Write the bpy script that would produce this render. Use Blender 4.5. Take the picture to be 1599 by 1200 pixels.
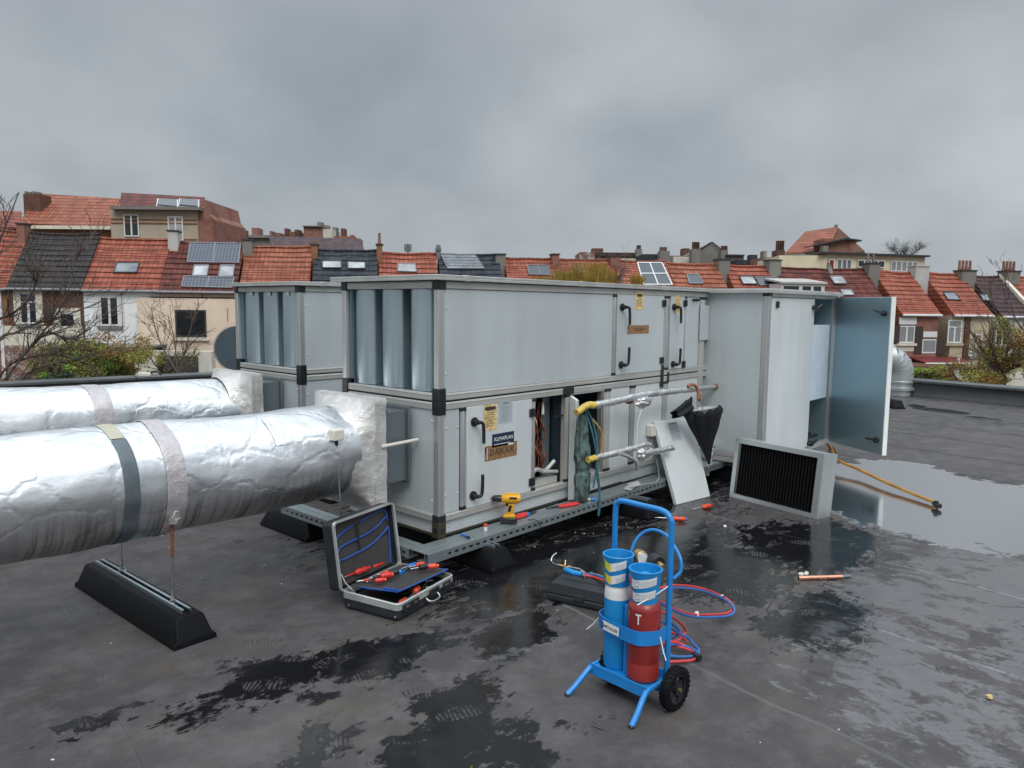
import bpy, bmesh, math, random
from mathutils import Vector, Matrix, noise as mnoise
random.seed(7)
for o in list(bpy.data.objects): bpy.data.objects.remove(o)
S = bpy.context.scene
V = Vector
# ------------------------------------------------------------------ camera
FPX, CX, CY, CAMH = 1162.0, 799.5, 600.0, 1.65
def _d(px, py): return V((px-CX, py-CY, FPX)).normalized()
AX = _d(1850, 490); AY = _d(-500, 465); AY = (AY-AX*AX.dot(AY)).normalized(); AZ = AX.cross(AY)
if AZ.y > 0: AZ = -AZ
CAM = V((0, 0, CAMH))
cd = bpy.data.cameras.new('camera'); cam = bpy.data.objects.new('camera', cd); S.collection.objects.link(cam)
cd.sensor_width = 36; cd.lens = FPX/1599*36; cd.clip_start = .05; cd.clip_end = 3000
cam.matrix_world = Matrix(((AX.x, -AX.y, -AX.z, 0), (AY.x, -AY.y, -AY.z, 0), (AZ.x, -AZ.y, -AZ.z, CAMH), (0, 0, 0, 1)))
S.camera = cam
S.render.resolution_x, S.render.resolution_y = 1024, 768
def ray(px, py):
    d = _d(px, py); return V((AX.dot(d), AY.dot(d), AZ.dot(d)))
def onz(px, py, z=0.0):
    r = ray(px, py); return r*((z-CAMH)/r.z)+CAM
def ony(px, py, y):
    r = ray(px, py); return r*(y/r.y)+CAM
def onx(px, py, x):
    r = ray(px, py); return r*(x/r.x)+CAM
def onplane(px, py, p, n):
    r = ray(px, py); return CAM+r*((p-CAM).dot(n)/r.dot(n))
FW = V((AX.z, AY.z, 0)).normalized(); RT = V((AX.x, AY.x, 0)).normalized()
# ------------------------------------------------------------------ world
SUN_EL, SUN_AZ = math.radians(48), math.radians(215)
w = bpy.data.worlds.new('World'); S.world = w; w.use_nodes = True
nt = w.node_tree; nt.nodes.clear(); N = nt.nodes.new; L = nt.links.new
out = N('ShaderNodeOutputWorld'); bg = N('ShaderNodeBackground'); bg2 = N('ShaderNodeBackground'); mx = N('ShaderNodeMixShader')
sky = N('ShaderNodeTexSky'); sky.sky_type = 'NISHITA'; sky.sun_disc = False
sky.sun_elevation = SUN_EL; sky.sun_rotation = SUN_AZ; sky.air_density = 1.5; sky.dust_density = 3
L(sky.outputs[0], bg2.inputs[0]); bg2.inputs[1].default_value = .07
tc = N('ShaderNodeTexCoord'); sep = N('ShaderNodeSeparateXYZ'); L(tc.outputs['Generated'], sep.inputs[0])
def wmath(op, a, b=None, c=None):
    m = N('ShaderNodeMath'); m.operation = op
    for i, x in enumerate((a, b, c)):
        if x is None: continue
        if isinstance(x, (int, float)): m.inputs[i].default_value = x
        else: L(x, m.inputs[i])
    return m.outputs[0]
zc = wmath('ADD', wmath('MAXIMUM', sep.outputs[2], 0.0), .55)
cx_ = wmath('DIVIDE', sep.outputs[0], zc); cy_ = wmath('DIVIDE', sep.outputs[1], zc)
cmb = N('ShaderNodeCombineXYZ'); L(cx_, cmb.inputs[0]); L(cy_, cmb.inputs[1])
n1 = N('ShaderNodeTexNoise'); n1.inputs['Scale'].default_value = 1.25; n1.inputs['Detail'].default_value = 5; n1.inputs['Roughness'].default_value = .50; n1.inputs['Distortion'].default_value = .25
n2 = N('ShaderNodeTexNoise'); n2.inputs['Scale'].default_value = 3.6; n2.inputs['Detail'].default_value = 4; n2.inputs['Roughness'].default_value = .45
L(cmb.outputs[0], n1.inputs['Vector']); L(cmb.outputs[0], n2.inputs['Vector'])
cl = wmath('ADD', wmath('MULTIPLY', n1.outputs[0], .7), wmath('MULTIPLY', n2.outputs[0], .3))
rp = N('ShaderNodeValToRGB'); e = rp.color_ramp.elements
e[0].position = .36; e[0].color = (.27, .305, .335, 1); e[1].position = .62; e[1].color = (.475, .505, .54, 1)
L(cl, rp.inputs[0])
rz = N('ShaderNodeValToRGB'); e = rz.color_ramp.elements      # brightness against height: pale horizon, dark cloud base, bright zenith
e[0].position = 0; e[0].color = (1.0, 1.0, 1.0, 1); e[1].position = .18; e[1].color = (.97, .97, .97, 1)
for p, v in ((.33, .64), (.46, .66), (.70, 2.2), (1.0, 3.0)):
    x = e.new(p); x.color = (v/3.0,)*3+(1,)
e[0].color = (.262,)*3+(1,); e[1].color = (.250,)*3+(1,)
L(sep.outputs[2], rz.inputs[0])
mm = N('ShaderNodeVectorMath'); mm.operation = 'MULTIPLY'; L(rp.outputs[0], mm.inputs[0]); L(rz.outputs[0], mm.inputs[1])
ms = N('ShaderNodeVectorMath'); ms.operation = 'SCALE'; ms.inputs['Scale'].default_value = 3.0; L(mm.outputs[0], ms.inputs[0])
L(ms.outputs[0], bg.inputs[0]); bg.inputs[1].default_value = 1.16
mx.inputs[0].default_value = .08; L(bg.outputs[0], mx.inputs[1]); L(bg2.outputs[0], mx.inputs[2]); L(mx.outputs[0], out.inputs[0])
sd = bpy.data.lights.new('sun', 'SUN'); sun = bpy.data.objects.new('sun', sd); S.collection.objects.link(sun)
sd.energy = 1.0; sd.angle = math.radians(30); sd.color = (1, .97, .93)
sdir = V((math.sin(SUN_AZ)*math.cos(SUN_EL), math.cos(SUN_AZ)*math.cos(SUN_EL), math.sin(SUN_EL)))
sun.rotation_euler = sdir.to_track_quat('Z', 'Y').to_euler()
S.view_settings.view_transform = 'Standard'; S.view_settings.look = 'None'; S.view_settings.gamma = 1
S.view_settings.exposure = 0.45
# ------------------------------------------------------------------ materials
MATS = {}
class NT:
    def __init__(s, name):
        s.m = bpy.data.materials.new(name); s.m.use_nodes = True; s.t = s.m.node_tree
        s.b = s.t.nodes['Principled BSDF']; s.tc = s.n('TexCoord')
        s.P = s.tc.outputs['Object']
    def n(s, k): return s.t.nodes.new('ShaderNode'+k)
    def l(s, a, b): s.t.links.new(a, b)
    def put(s, i, x):
        if hasattr(x, 'is_linked') or isinstance(x, bpy.types.NodeSocket): s.l(x, i)
        elif isinstance(x, (tuple, list)) and len(x) == 3 and i.type == 'RGBA': i.default_value = (*x, 1)
        else: i.default_value = x
    def math(s, op, *a, clamp=False):
        m = s.n('Math'); m.operation = op; m.use_clamp = clamp
        for i, x in enumerate(a): s.put(m.inputs[i], x)
        return m.outputs[0]
    def vm(s, op, *a, scale=None):
        m = s.n('VectorMath'); m.operation = op
        for i, x in enumerate(a): s.put(m.inputs[i], x)
        if scale is not None: s.put(m.inputs['Scale'], scale)
        return m.outputs['Value'] if op in ('LENGTH', 'DOT_PRODUCT') else m.outputs[0]
    def map(s, v, loc=(0, 0, 0), rot=(0, 0, 0), sc=(1, 1, 1)):
        m = s.n('Mapping'); s.l(v, m.inputs[0]); m.inputs[1].default_value = loc; m.inputs[2].default_value = rot; m.inputs[3].default_value = sc
        return m.outputs[0]
    def noise(s, scale, detail=4, rough=.5, v=None, dist=0, col=False):
        m = s.n('TexNoise'); s.l(v or s.P, m.inputs['Vector']); m.inputs['Scale'].default_value = scale
        m.inputs['Detail'].default_value = detail; m.inputs['Roughness'].default_value = rough; m.inputs['Distortion'].default_value = dist
        return m.outputs[1 if col else 0]
    def ramp(s, f, stops, interp='LINEAR'):
        m = s.n('ValToRGB'); s.put(m.inputs[0], f); el = m.color_ramp.elements; m.color_ramp.interpolation = interp
        for i, (p, c) in enumerate(stops):
            if isinstance(c, (int, float)): c = (c, c, c)
            x = el[i] if i < 2 else el.new(p)
            x.position = p; x.color = (*c, 1)
        return m.outputs[0]
    def step(s, f, a, b):
        m = s.n('MapRange'); m.interpolation_type = 'SMOOTHSTEP'; s.put(m.inputs[0], f); s.put(m.inputs[1], a); s.put(m.inputs[2], b)
        return m.outputs[0]
    def mix(s, f, a, b, mode='MIX'):
        m = s.n('Mix'); m.data_type = 'RGBA'; m.blend_type = mode; s.put(m.inputs[0], f); s.put(m.inputs[6], a); s.put(m.inputs[7], b)
        return m.outputs[2]
    def bump(s, h, strength=.3, dist=.01, nrm=None):
        m = s.n('Bump'); s.put(m.inputs['Height'], h); m.inputs['Strength'].default_value = strength; m.inputs['Distance'].default_value = dist
        if nrm: s.l(nrm, m.inputs['Normal'])
        return m.outputs[0]
    def set(s, **k):
        q = dict(col='Base Color', met='Metallic', rough='Roughness', nrm='Normal', spec='Specular IOR Level', alpha='Alpha', coat='Coat Weight', trans='Transmission Weight', ior='IOR', emc='Emission Color', ems='Emission Strength')
        for a, x in k.items(): s.put(s.b.inputs[q[a]], x)
        return s.m
def simple(name, col, rough=.5, met=0, var=.12, nsc=8, bump=0, bsc=60, bd=.002, spec=.5, coat=0):
    if name in MATS: return MATS[name]
    n = NT(name)
    f = n.noise(nsc, 5, .6); lo = tuple(c*(1-var*1.5) for c in col); hi = tuple(min(1, c*(1+var)) for c in col)
    c = n.ramp(f, ((.3, lo), (.7, hi)))
    r = n.math('ADD', n.math('MULTIPLY', n.noise(nsc*2, 4), .2), rough-.1)
    kw = dict(col=c, rough=r, met=met, spec=spec, coat=coat)
    if bump: kw['nrm'] = n.bump(n.noise(bsc, 4), bump, bd)
    if name in ('blue_paint', 'blue_light', 'red_cyl'):      # chips and grime of use
        ch = n.step(n.noise(42, 5, .75), .66, .70); gm = n.step(n.noise(6, 6, .7), .50, .75)
        kw['col'] = n.mix(n.math('MULTIPLY', ch, .7), n.mix(n.math('MULTIPLY', gm, .35), c, tuple(x*.35+.01 for x in col)), (.07, .06, .055))
    MATS[name] = n.set(**kw); return MATS[name]
def sheet(name, col, met, rough, streak=.5, dirt=(.30, .29, .26), spec=.5):
    n = NT(name)
    st = n.noise(1, 5, .6, v=n.map(n.P, sc=(5, 5, .5)))
    big = n.noise(1.3, 4, .55)
    f = n.math('ADD', n.math('MULTIPLY', st, .5), n.math('MULTIPLY', big, .5))
    c = n.ramp(f, ((.3, tuple(x*(1-.16*streak) for x in col)), (.7, tuple(min(1, x*(1+.10*streak)) for x in col))))
    sp = n.step(n.noise(2.6, 8, .7, v=n.map(n.P, sc=(6, 6, .9))), .60, .80)
    c = n.mix(n.math('MULTIPLY', sp, .22*streak), c, dirt)
    fine = n.noise(30, 3)
    r = n.math('ADD', n.math('MULTIPLY', fine, .12), rough-.06)
    MATS[name] = n.set(col=c, met=met, rough=r, spec=spec, nrm=n.bump(n.noise(1.1, 3), .28, .012)); return n.m
sheet('panel', (.535, .585, .597), .18, .40, .9)
sheet('panel_light', (.64, .68, .685), .12, .42, .85)
sheet('galv', (.50, .60, .64), .85, .30, .8)
sheet('galv_blue', (.40, .50, .56), .90, .30, .25)
sheet('galv_dark', (.26, .30, .32), .8, .34, 1)
sheet('galv_channel', (.36, .41, .42), .7, .42, 1)
sheet('alu', (.62, .62, .61), .75, .36, 1.0, dirt=(.22, .2, .17))
sheet('alu_old', (.55, .55, .52), .5, .5, 1.2, dirt=(.2, .18, .14))
sheet('lid', (.50, .51, .49), .4, .45, 1.8, dirt=(.14, .15, .10))
sheet('filter_frame', (.56, .60, .60), .7, .34, 1.0)
simple('black_plastic', (.018, .019, .021), .34, var=.2)
simple('black_foot', (.0045, .005, .0062), .55, spec=.18, var=.25, nsc=5, bump=.2, bsc=90)
simple('dark_hole', (.010, .012, .014), .6)
simple('box_blue', (.62, .72, .82), .4, var=.05)
sheet('door_inner', (.30, .42, .47), .65, .38, .25)
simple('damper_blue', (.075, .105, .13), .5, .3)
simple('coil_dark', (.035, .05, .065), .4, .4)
simple('copper', (.62, .22, .10), .32, .9, var=.25, nsc=12)
simple('copper_pink', (.75, .36, .24), .3, .85, var=.2)
simple('orange_cable', (.26, .065, .03), .5, var=.4, nsc=30)
simple('rust', (.22, .075, .03), .7, var=.4, nsc=60)
simple('red_tool', (.62, .025, .02), .32, coat=.2)
simple('red_orange', (.75, .07, .02), .35)
simple('blue_tool', (.02, .16, .55), .35)
simple('blue_piping', (.015, .085, .36), .45)
simple('blue_paint', (.012, .22, .60), .33, var=.06, coat=.3)
simple('blue_light', (.012, .26, .62), .4, var=.05)
simple('red_cyl', (.27, .024, .020), .38, var=.14, nsc=10, coat=.15)
simple('white_paint', (.74, .76, .74), .35, var=.06)
simple('white_plastic', (.68, .66, .58), .5, var=.06)
simple('steel', (.58, .58, .57), .28, .95)
simple('brass', (.55, .40, .18), .35, .9)
simple('yellow', (.80, .40, .015), .38, var=.08)
simple('case_black', (.022, .026, .03), .45, bump=.35, bsc=140)
simple('case_lining', (.012, .016, .024), .6)
simple('pallet_board', (.045, .043, .042), .65, bump=.3, bsc=120)
simple('case_rim', (.62, .64, .62), .35, .6)
simple('hose_red', (.62, .045, .05), .38)
simple('hose_blue', (.03, .14, .42), .38)
simple('wood', (.32, .105, .035), .35, coat=.4, nsc=20, var=.3)
simple('cloth_black', (.010, .011, .016), .7, bump=.3, bsc=40, bd=.01, spec=.3)
simple('cloth_silver', (.40, .42, .45), .45)
simple('white_tie', (.8, .8, .78), .4)
simple('pvc_grey', (.30, .31, .30), .45)
simple('cable_yellow', (.50, .25, .05), .5, var=.25)
simple('paper_yellow', (.70, .52, .25), .7, var=.35, nsc=40)
simple('label_brown', (.30, .16, .07), .6, var=.3, nsc=60)
simple('ink_dark', (.05, .035, .03), .6)
simple('label_navy', (.012, .03, .065), .35)
simple('label_white', (.75, .77, .78), .45, var=.08, nsc=50)
simple('label_grey', (.40, .47, .50), .4)
simple('green_dot', (.05, .28, .06), .5)
simple('yellow_dot', (.75, .62, .02), .5)
simple('moss', (.036, .034, .018), .8, bump=.5, bsc=60)
simple('rag', (.085, .135, .125), .85, var=.7, nsc=14, bump=.5, bsc=50, bd=.01)
simple('rope', (.05, .16, .20), .8, var=.4, nsc=50)
# foil cladding
def foil(name, base, rough, crinkle, tape=False):
    n = NT(name)
    vv = n.map(n.P, sc=(1, 1.5, 1.5))
    big = n.noise(2.2, 3, .5, v=vv, dist=.6)
    mid = n.noise(5, 3, .5, v=vv, dist=.3)
    fine = n.noise(45 if not tape else 28, 6, .7, dist=1.5)
    h = n.math('ADD', n.math('MULTIPLY', big, 1.0), n.math('MULTIPLY', mid, .30))
    b1 = n.bump(h, (.30 if not tape else .55)*crinkle, .05)
    if not tape:
        vo = n.n('TexVoronoi'); vo.feature = 'DISTANCE_TO_EDGE'; vo.inputs['Scale'].default_value = 3.2
        n.l(n.vm('ADD', vv, n.vm('SCALE', n.noise(3, 4, .6, col=True), scale=.35)), vo.inputs['Vector'])
        b1 = n.bump(n.step(vo.outputs['Distance'], 0.0, .10), .22, .010, nrm=b1)
    b2 = n.bump(fine, .10*crinkle if not tape else .9, .006, nrm=b1)
    drip = n.noise(1, 4, .6, v=n.map(n.P, sc=(34, 34, 1.6)))
    low = n.step(n.math('MULTIPLY', drip, 1.0), .5, .72)
    c = n.mix(n.math('MULTIPLY', low, .18), base, tuple(x*.55 for x in base))
    r = n.math('ADD', n.math('MULTIPLY', mid, .18), rough-.08)
    if not tape:      # rain-washed dirt runs, thickest round the belly; belly tint paints the roof's dark reflection
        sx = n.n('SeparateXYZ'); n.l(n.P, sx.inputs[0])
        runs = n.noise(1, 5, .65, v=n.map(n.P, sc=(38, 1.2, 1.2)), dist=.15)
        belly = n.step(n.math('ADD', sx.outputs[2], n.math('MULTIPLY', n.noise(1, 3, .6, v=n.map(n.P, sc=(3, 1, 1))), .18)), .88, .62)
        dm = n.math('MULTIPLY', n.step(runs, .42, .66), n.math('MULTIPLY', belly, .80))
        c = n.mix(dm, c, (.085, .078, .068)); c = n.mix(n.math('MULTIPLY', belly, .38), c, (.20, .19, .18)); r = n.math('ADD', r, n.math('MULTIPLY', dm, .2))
    MATS[name] = n.set(col=c, met=.93 if not tape else .45, rough=r, nrm=b2)
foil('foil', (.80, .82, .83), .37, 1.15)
foil('foil_tape', (.56, .53, .54), .45, .8, True)
foil('foil_crushed', (.66, .65, .63), .36, 1.1, True)
simple('tape_grey', (.13, .16, .18), .5, .3)
simple('tape_cream', (.48, .46, .36), .5)
# ------------------------------------------------------------------ mesh builder
_textcache = {}
def text2d(s):
    if s not in _textcache:
        c = bpy.data.curves.new('t', 'FONT'); c.body = s; c.resolution_u = 2; c.align_x = 'CENTER'; c.align_y = 'CENTER'; c.offset = .012
        o = bpy.data.objects.new('t', c); S.collection.objects.link(o)
        dg = bpy.context.evaluated_depsgraph_get(); me = bpy.data.meshes.new_from_object(o.evaluated_get(dg))
        _textcache[s] = ([tuple(v.co) for v in me.vertices], [tuple(p.vertices) for p in me.polygons])
        bpy.data.objects.remove(o); bpy.data.curves.remove(c); bpy.data.meshes.remove(me)
    return _textcache[s]
class MB:
    def __init__(s): s.v = []; s.f = []; s.mi = []; s.cur = 0
    def m(s, i): s.cur = i; return s
    def add(s, vs, fs):
        k = len(s.v); s.v += [V(p) for p in vs]
        for f in fs: s.f.append(tuple(k+i for i in f)); s.mi.append(s.cur)
        return s
    def box(s, a, b):
        x0, y0, z0 = a; x1, y1, z1 = b
        x0, x1 = min(x0, x1), max(x0, x1); y0, y1 = min(y0, y1), max(y0, y1); z0, z1 = min(z0, z1), max(z0, z1)
        return s.add([(x0, y0, z0), (x1, y0, z0), (x1, y1, z0), (x0, y1, z0), (x0, y0, z1), (x1, y0, z1), (x1, y1, z1), (x0, y1, z1)],
                     [(3, 2, 1, 0), (4, 5, 6, 7), (0, 1, 5, 4), (1, 2, 6, 5), (2, 3, 7, 6), (3, 0, 4, 7)])
    def obox(s, c, a, b, d):
        c, a, b, d = V(c), V(a), V(b), V(d)
        return s.add([c-a-b-d, c+a-b-d, c+a+b-d, c-a+b-d, c-a-b+d, c+a-b+d, c+a+b+d, c-a+b+d],
                     [(3, 2, 1, 0), (4, 5, 6, 7), (0, 1, 5, 4), (1, 2, 6, 5), (2, 3, 7, 6), (3, 0, 4, 7)])
    def prism(s, poly, vec):
        n = len(poly); vec = V(vec); p = [V(q) for q in poly]
        return s.add(p+[q+vec for q in p], [tuple(range(n-1, -1, -1)), tuple(range(n, 2*n))]+[(i, (i+1) % n, n+(i+1) % n, n+i) for i in range(n)])
    def tube(s, pts, r, n=8, caps=True, closed=False):
        pts = [V(p) for p in pts]; N_ = len(pts)
        rs = r if isinstance(r, (list, tuple)) else [r]*N_
        t0 = (pts[1]-pts[0]).normalized(); up = V((0, 0, 1)) if abs(t0.z) < .9 else V((1, 0, 0))
        u = t0.cross(up).normalized(); vs = []
        for i, p in enumerate(pts):
            a = pts[i-1] if (i > 0 or closed) else p; b = pts[(i+1) % N_] if (i < N_-1 or closed) else p
            t = (b-a).normalized() if (b-a).length > 1e-9 else t0
            u = (u-t*u.dot(t)); u = u.normalized() if u.length > 1e-6 else t.orthogonal().normalized(); w_ = t.cross(u)
            for k in range(n):
                an = 2*math.pi*k/n; vs.append(p+(u*math.cos(an)+w_*math.sin(an))*rs[i])
        fs = []
        for i in range(N_ if closed else N_-1):
            j = (i+1) % N_
            for k in range(n): fs.append((i*n+k, i*n+(k+1) % n, j*n+(k+1) % n, j*n+k))
        if caps and not closed: fs += [tuple(range(n-1, -1, -1)), tuple((N_-1)*n+k for k in range(n))]
        return s.add(vs, fs)
    def cyl(s, a, b, r, r2=None, n=20): return s.tube([a, b], [r, r if r2 is None else r2], n)
    def lathe(s, prof, c, n=28, M=None):
        c = V(c); vs = []; fs = []
        for r, z in prof:
            for k in range(n):
                a = 2*math.pi*k/n; p = V((r*math.cos(a), r*math.sin(a), z)); vs.append(c+(M @ p if M else p))
        for i in range(len(prof)-1):
            for k in range(n): fs.append((i*n+k, i*n+(k+1) % n, (i+1)*n+(k+1) % n, (i+1)*n+k))
        return s.add(vs, fs)
    def grid(s, fn, nu, nv, wrap=False):
        vs = [V(fn(i/nu, j/nv)) for j in range(nv+1) for i in range(nu+(0 if wrap else 1))]
        k = nu if wrap else nu+1; fs = []
        for j in range(nv):
            for i in range(nu):
                fs.append((j*k+i, j*k+(i+1) % k, (j+1)*k+(i+1) % k, (j+1)*k+i))
        return s.add(vs, fs)
    def text(s, t, c, right, up, h):
        right, up = V(right).normalized(), V(up).normalized(); vs, fs = text2d(t)
        return s.add([V(c)+right*x*h+up*y*h for x, y, z in vs], fs)
    def build(s, name, mat, parent=None, bevel=0, smooth=True, local=False, sharp=38, seg=2, recalc=True):
        me = bpy.data.meshes.new(name)
        if parent is not None and not local:
            r = parent
            while r.parent: r = r.parent
            I = r.matrix_basis.inverted(); vs = [I @ p for p in s.v]
        else: vs = s.v
        me.from_pydata([tuple(p) for p in vs], [], s.f); me.update()
        mats = mat if isinstance(mat, (list, tuple)) else [mat]
        for m in mats: me.materials.append(MATS[m] if isinstance(m, str) else m)
        me.polygons.foreach_set('material_index', s.mi)
        if recalc:
            bm = bmesh.new(); bm.from_mesh(me); bmesh.ops.recalc_face_normals(bm, faces=bm.faces); bm.to_mesh(me); bm.free()
        if smooth:
            me.polygons.foreach_set('use_smooth', [True]*len(me.polygons)); me.set_sharp_from_angle(angle=math.radians(sharp))
        o = bpy.data.objects.new(name, me); S.collection.objects.link(o)
        if parent is not None: o.parent = parent
        if bevel:
            b = o.modifiers.new('bevel', 'BEVEL'); b.width = bevel; b.segments = seg; b.limit_method = 'ANGLE'; b.angle_limit = math.radians(50); b.harden_normals = False
        return o
def thing(name, label, cat, loc=(0, 0, 0), group=None, rot=0, M=None):
    o = bpy.data.objects.new(name, None); S.collection.objects.link(o); o.empty_display_size = .1
    if M is not None: o.matrix_basis = M
    else: o.location = loc; o.rotation_euler = (0, 0, rot)
    o.matrix_basis = o.matrix_basis
    bpy.context.view_layer.update()
    return tag(o, label, cat, group)
def tag(o, label, cat, group=None):
    o['label'] = label; o['category'] = cat
    if group: o['group'] = group
    return o
def structure(o): o['kind'] = 'structure'; return o
def centre(o):       # move a single-mesh thing's origin to its base
    me = o.data; xs = [v.co for v in me.vertices]
    c = V((sum(p.x for p in xs)/len(xs), sum(p.y for p in xs)/len(xs), min(p.z for p in xs)))
    for v in me.vertices: v.co -= c
    o.location = c; return o
def catmull(pts, k=8):
    pts = [V(p) for p in pts]; P = [pts[0]*2-pts[1]]+pts+[pts[-1]*2-pts[-2]]; o = []
    for i in range(1, len(P)-2):
        for j in range(k):
            t = j/k; a, b, c, d = P[i-1:i+3]
            o.append(.5*((2*b)+(-a+c)*t+(2*a-5*b+4*c-d)*t*t+(-a+3*b-3*c+d)*t**3))
    return o+[pts[-1]]
# ------------------------------------------------------------------ flat roof (structure)
ROOF_D = V((.16, .987, 0)).normalized(); ROOF_P = V((.987, -.16, 0)).normalized()
def roofing():
    n = NT('roofing'); P = n.P
    warp = n.vm('SCALE', n.vm('SUBTRACT', n.noise(1.1, 5, .65, col=True), (.5, .5, .5)), scale=1.1)
    warp2 = n.vm('SCALE', n.vm('SUBTRACT', n.noise(6, 6, .7, col=True), (.5, .5, .5)), scale=.45)
    Q = n.vm('ADD', n.vm('ADD', P, warp), warp2)
    def ell(src, cx, cy, rx, ry, ang, soft=.45):
        v = n.map(src, loc=(0, 0, 0)); v = n.vm('SUBTRACT', v, (cx, cy, 0))
        v = n.map(v, rot=(0, 0, -ang)); v = n.vm('MULTIPLY', v, (1/rx, 1/ry, 0))
        return n.math('SUBTRACT', 1.0, n.vm('LENGTH', v))
    def union(l):
        o = l[0]
        for x in l[1:]: o = n.math('MAXIMUM', o, x)
        return o
    film = union([ell(Q, 1.95, 2.75, .75, .20, -.40), ell(Q, 1.85, 2.05, .42, .22, .2), ell(Q, 3.9, 2.75, 1.5, .62, -.15), ell(Q, 5.2, 1.9, .8, .55, .1),
                  ell(Q, 3.9, 1.35, .50, .35, .4), ell(Q, 2.75, 2.35, .45, .24, .5), ell(Q, 5.3, 4.0, 2.6, 1.4, 0), ell(Q, 1.3, 2.3, .35, .12, .3), ell(Q, 1.0, 3.1, .25, .06, .1), ell(Q, 4.3, 2.2, .7, .5, 0),
                  ell(Q, 2.0, 1.75, .24, .26, .5)])
    brk = n.noise(7, 8, .72, v=n.map(P, rot=(0, 0, .55), sc=(1, 2.4, 1)), dist=.6)
    filmv = n.math('ADD', film, n.math('ADD', n.math('MULTIPLY', n.math('SUBTRACT', brk, .5), 2.0), n.math('MULTIPLY', n.math('SUBTRACT', n.noise(26, 6, .7), .5), .7)))
    wet = n.step(filmv, .06, .22)
    pud = union([ell(Q, 7.2, 1.4, 1.45, 1.2, .12), ell(Q, 8.1, 2.0, .8, .8, 0), ell(Q, 6.6, -.2, 1.5, 1.0, .3), ell(Q, 8.0, -.1, 1.6, 1.2, 0)])
    Pd = n.math('ADD', pud, n.math('MULTIPLY', n.math('SUBTRACT', n.noise(4, 6, .65, v=n.map(P, sc=(1, .8, 1))), .5), .55))
    water = n.step(Pd, .05, .12)
    thin = union([ell(Q, 4.9, .3, 2.6, 1.2, .2), ell(Q, 5.3, .7, 2.1, 1.3, .2), ell(Q, 3.7, .8, 1.4, .7, .5), ell(Q, 4.6, 1.0, .9, 1.2, .2), ell(Q, 2.55, 2.2, .5, .12, -.5), ell(Q, 10.2, .6, 1.0, .25, 1.3), ell(Q, 11.5, -.4, 1.2, .3, 1.2)])
    thinv = n.math('ADD', thin, n.math('MULTIPLY', n.math('SUBTRACT', n.noise(5, 8, .72, v=n.map(P, rot=(0, 0, .2), sc=(1.6, .9, 1)), dist=.4), .5), 3.2))
    thinm = n.math('MULTIPLY', n.step(n.math('ADD', thinv, n.math('MULTIPLY', n.math('SUBTRACT', n.noise(30, 5, .7), .5), .8)), .45, .85), .85)
    # small round ponds by the parapet
    far = union([ell(P, 13.9, 2.9, .5, .28, 1.3), ell(P, 14.3, 3.6, .45, .25, 1.4), ell(P, 12.9, 1.6, .6, .45, 1.4), ell(P, 13.3, 2.25, .35, .3, 1.3), ell(P, 11.3, 4.0, .4, .3, 1)])
    farm = n.step(far, 0, .1)
    # shoe treads: voronoi cells hold one print each
    vor = n.n('TexVoronoi'); n.l(n.vm('ADD', P, n.vm('SCALE', n.noise(2, 2, .5, col=True), scale=.12)), vor.inputs['Vector']); vor.inputs['Scale'].default_value = 4.2; vor.inputs['Randomness'].default_value = 1
    vor.voronoi_dimensions = '2D'
    loc = n.vm('SUBTRACT', P, vor.outputs['Position'])
    sc = n.n('SeparateColor'); n.l(vor.outputs['Color'], sc.inputs[0])
    rot = n.n('VectorRotate'); rot.rotation_type = 'Z_AXIS'; n.l(loc, rot.inputs['Vector']); n.l(n.math('ADD', n.math('MULTIPLY', sc.outputs[0], 1.3), -.1), rot.inputs['Angle'])
    sx = n.n('SeparateXYZ'); n.l(rot.outputs[0], sx.inputs[0])
    wob = n.math('ADD', sx.outputs[0], n.math('MULTIPLY', n.noise(9, 3), .055))
    stripe = n.step(n.math('SINE', n.math('MULTIPLY', wob, 330.0)), -.1, .5)
    pm = n.math('SUBTRACT', 1.0, n.vm('LENGTH', n.vm('MULTIPLY', rot.outputs[0], (1/.135, 1/.055, 0))))
    pm = n.math('ADD', pm, n.math('MULTIPLY', n.math('SUBTRACT', n.noise(18, 4, .6), .5), .6))
    pm = n.step(pm, .05, .3)
    zone = n.step(n.math('MAXIMUM', film, n.math('SUBTRACT', thin, .15)), -.75, -.25)
    tread = n.math('MULTIPLY', n.math('MULTIPLY', stripe, pm), n.math('MULTIPLY', zone, n.step(sc.outputs[1], .45, .5)))
    tread = n.math('MULTIPLY', n.math('MULTIPLY', tread, n.step(n.noise(9, 4, .6), .44, .60)), .8)
    lightprint = n.step(sc.outputs[2], .45, .5)
    trd = n.math('MULTIPLY', tread, n.math('SUBTRACT', 1.0, n.math('MULTIPLY', lightprint, .8)))
    gate = n.math('SUBTRACT', 1.0, n.math('MULTIPLY', n.math('MULTIPLY', n.math('SUBTRACT', 1.0, stripe), pm), n.step(sc.outputs[1], .3, .4)))
    wet = n.math('MULTIPLY', wet, n.math('MAXIMUM', gate, n.math('ADD', .25, n.math('MULTIPLY', n.step(n.noise(13, 5, .7), .40, .58), .75))))
    wet = n.math('MAXIMUM', wet, n.math('MAXIMUM', trd, farm))
    # seams every 1.09 m
    u = n.vm('DOT_PRODUCT', P, tuple(ROOF_P))
    uw = n.math('ADD', u, n.math('ADD', n.math('MULTIPLY', n.noise(1.4, 3, .5, v=n.map(P, sc=(1, 1, 1))), .10), n.math('MULTIPLY', n.noise(14, 3), .018)))
    fr = n.math('FRACT', n.math('DIVIDE', n.math('ADD', uw, 7.56), 1.09))
    seam_d = n.math('MULTIPLY', n.math('ABSOLUTE', n.math('SUBTRACT', fr, .5)), 1.09)
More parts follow.
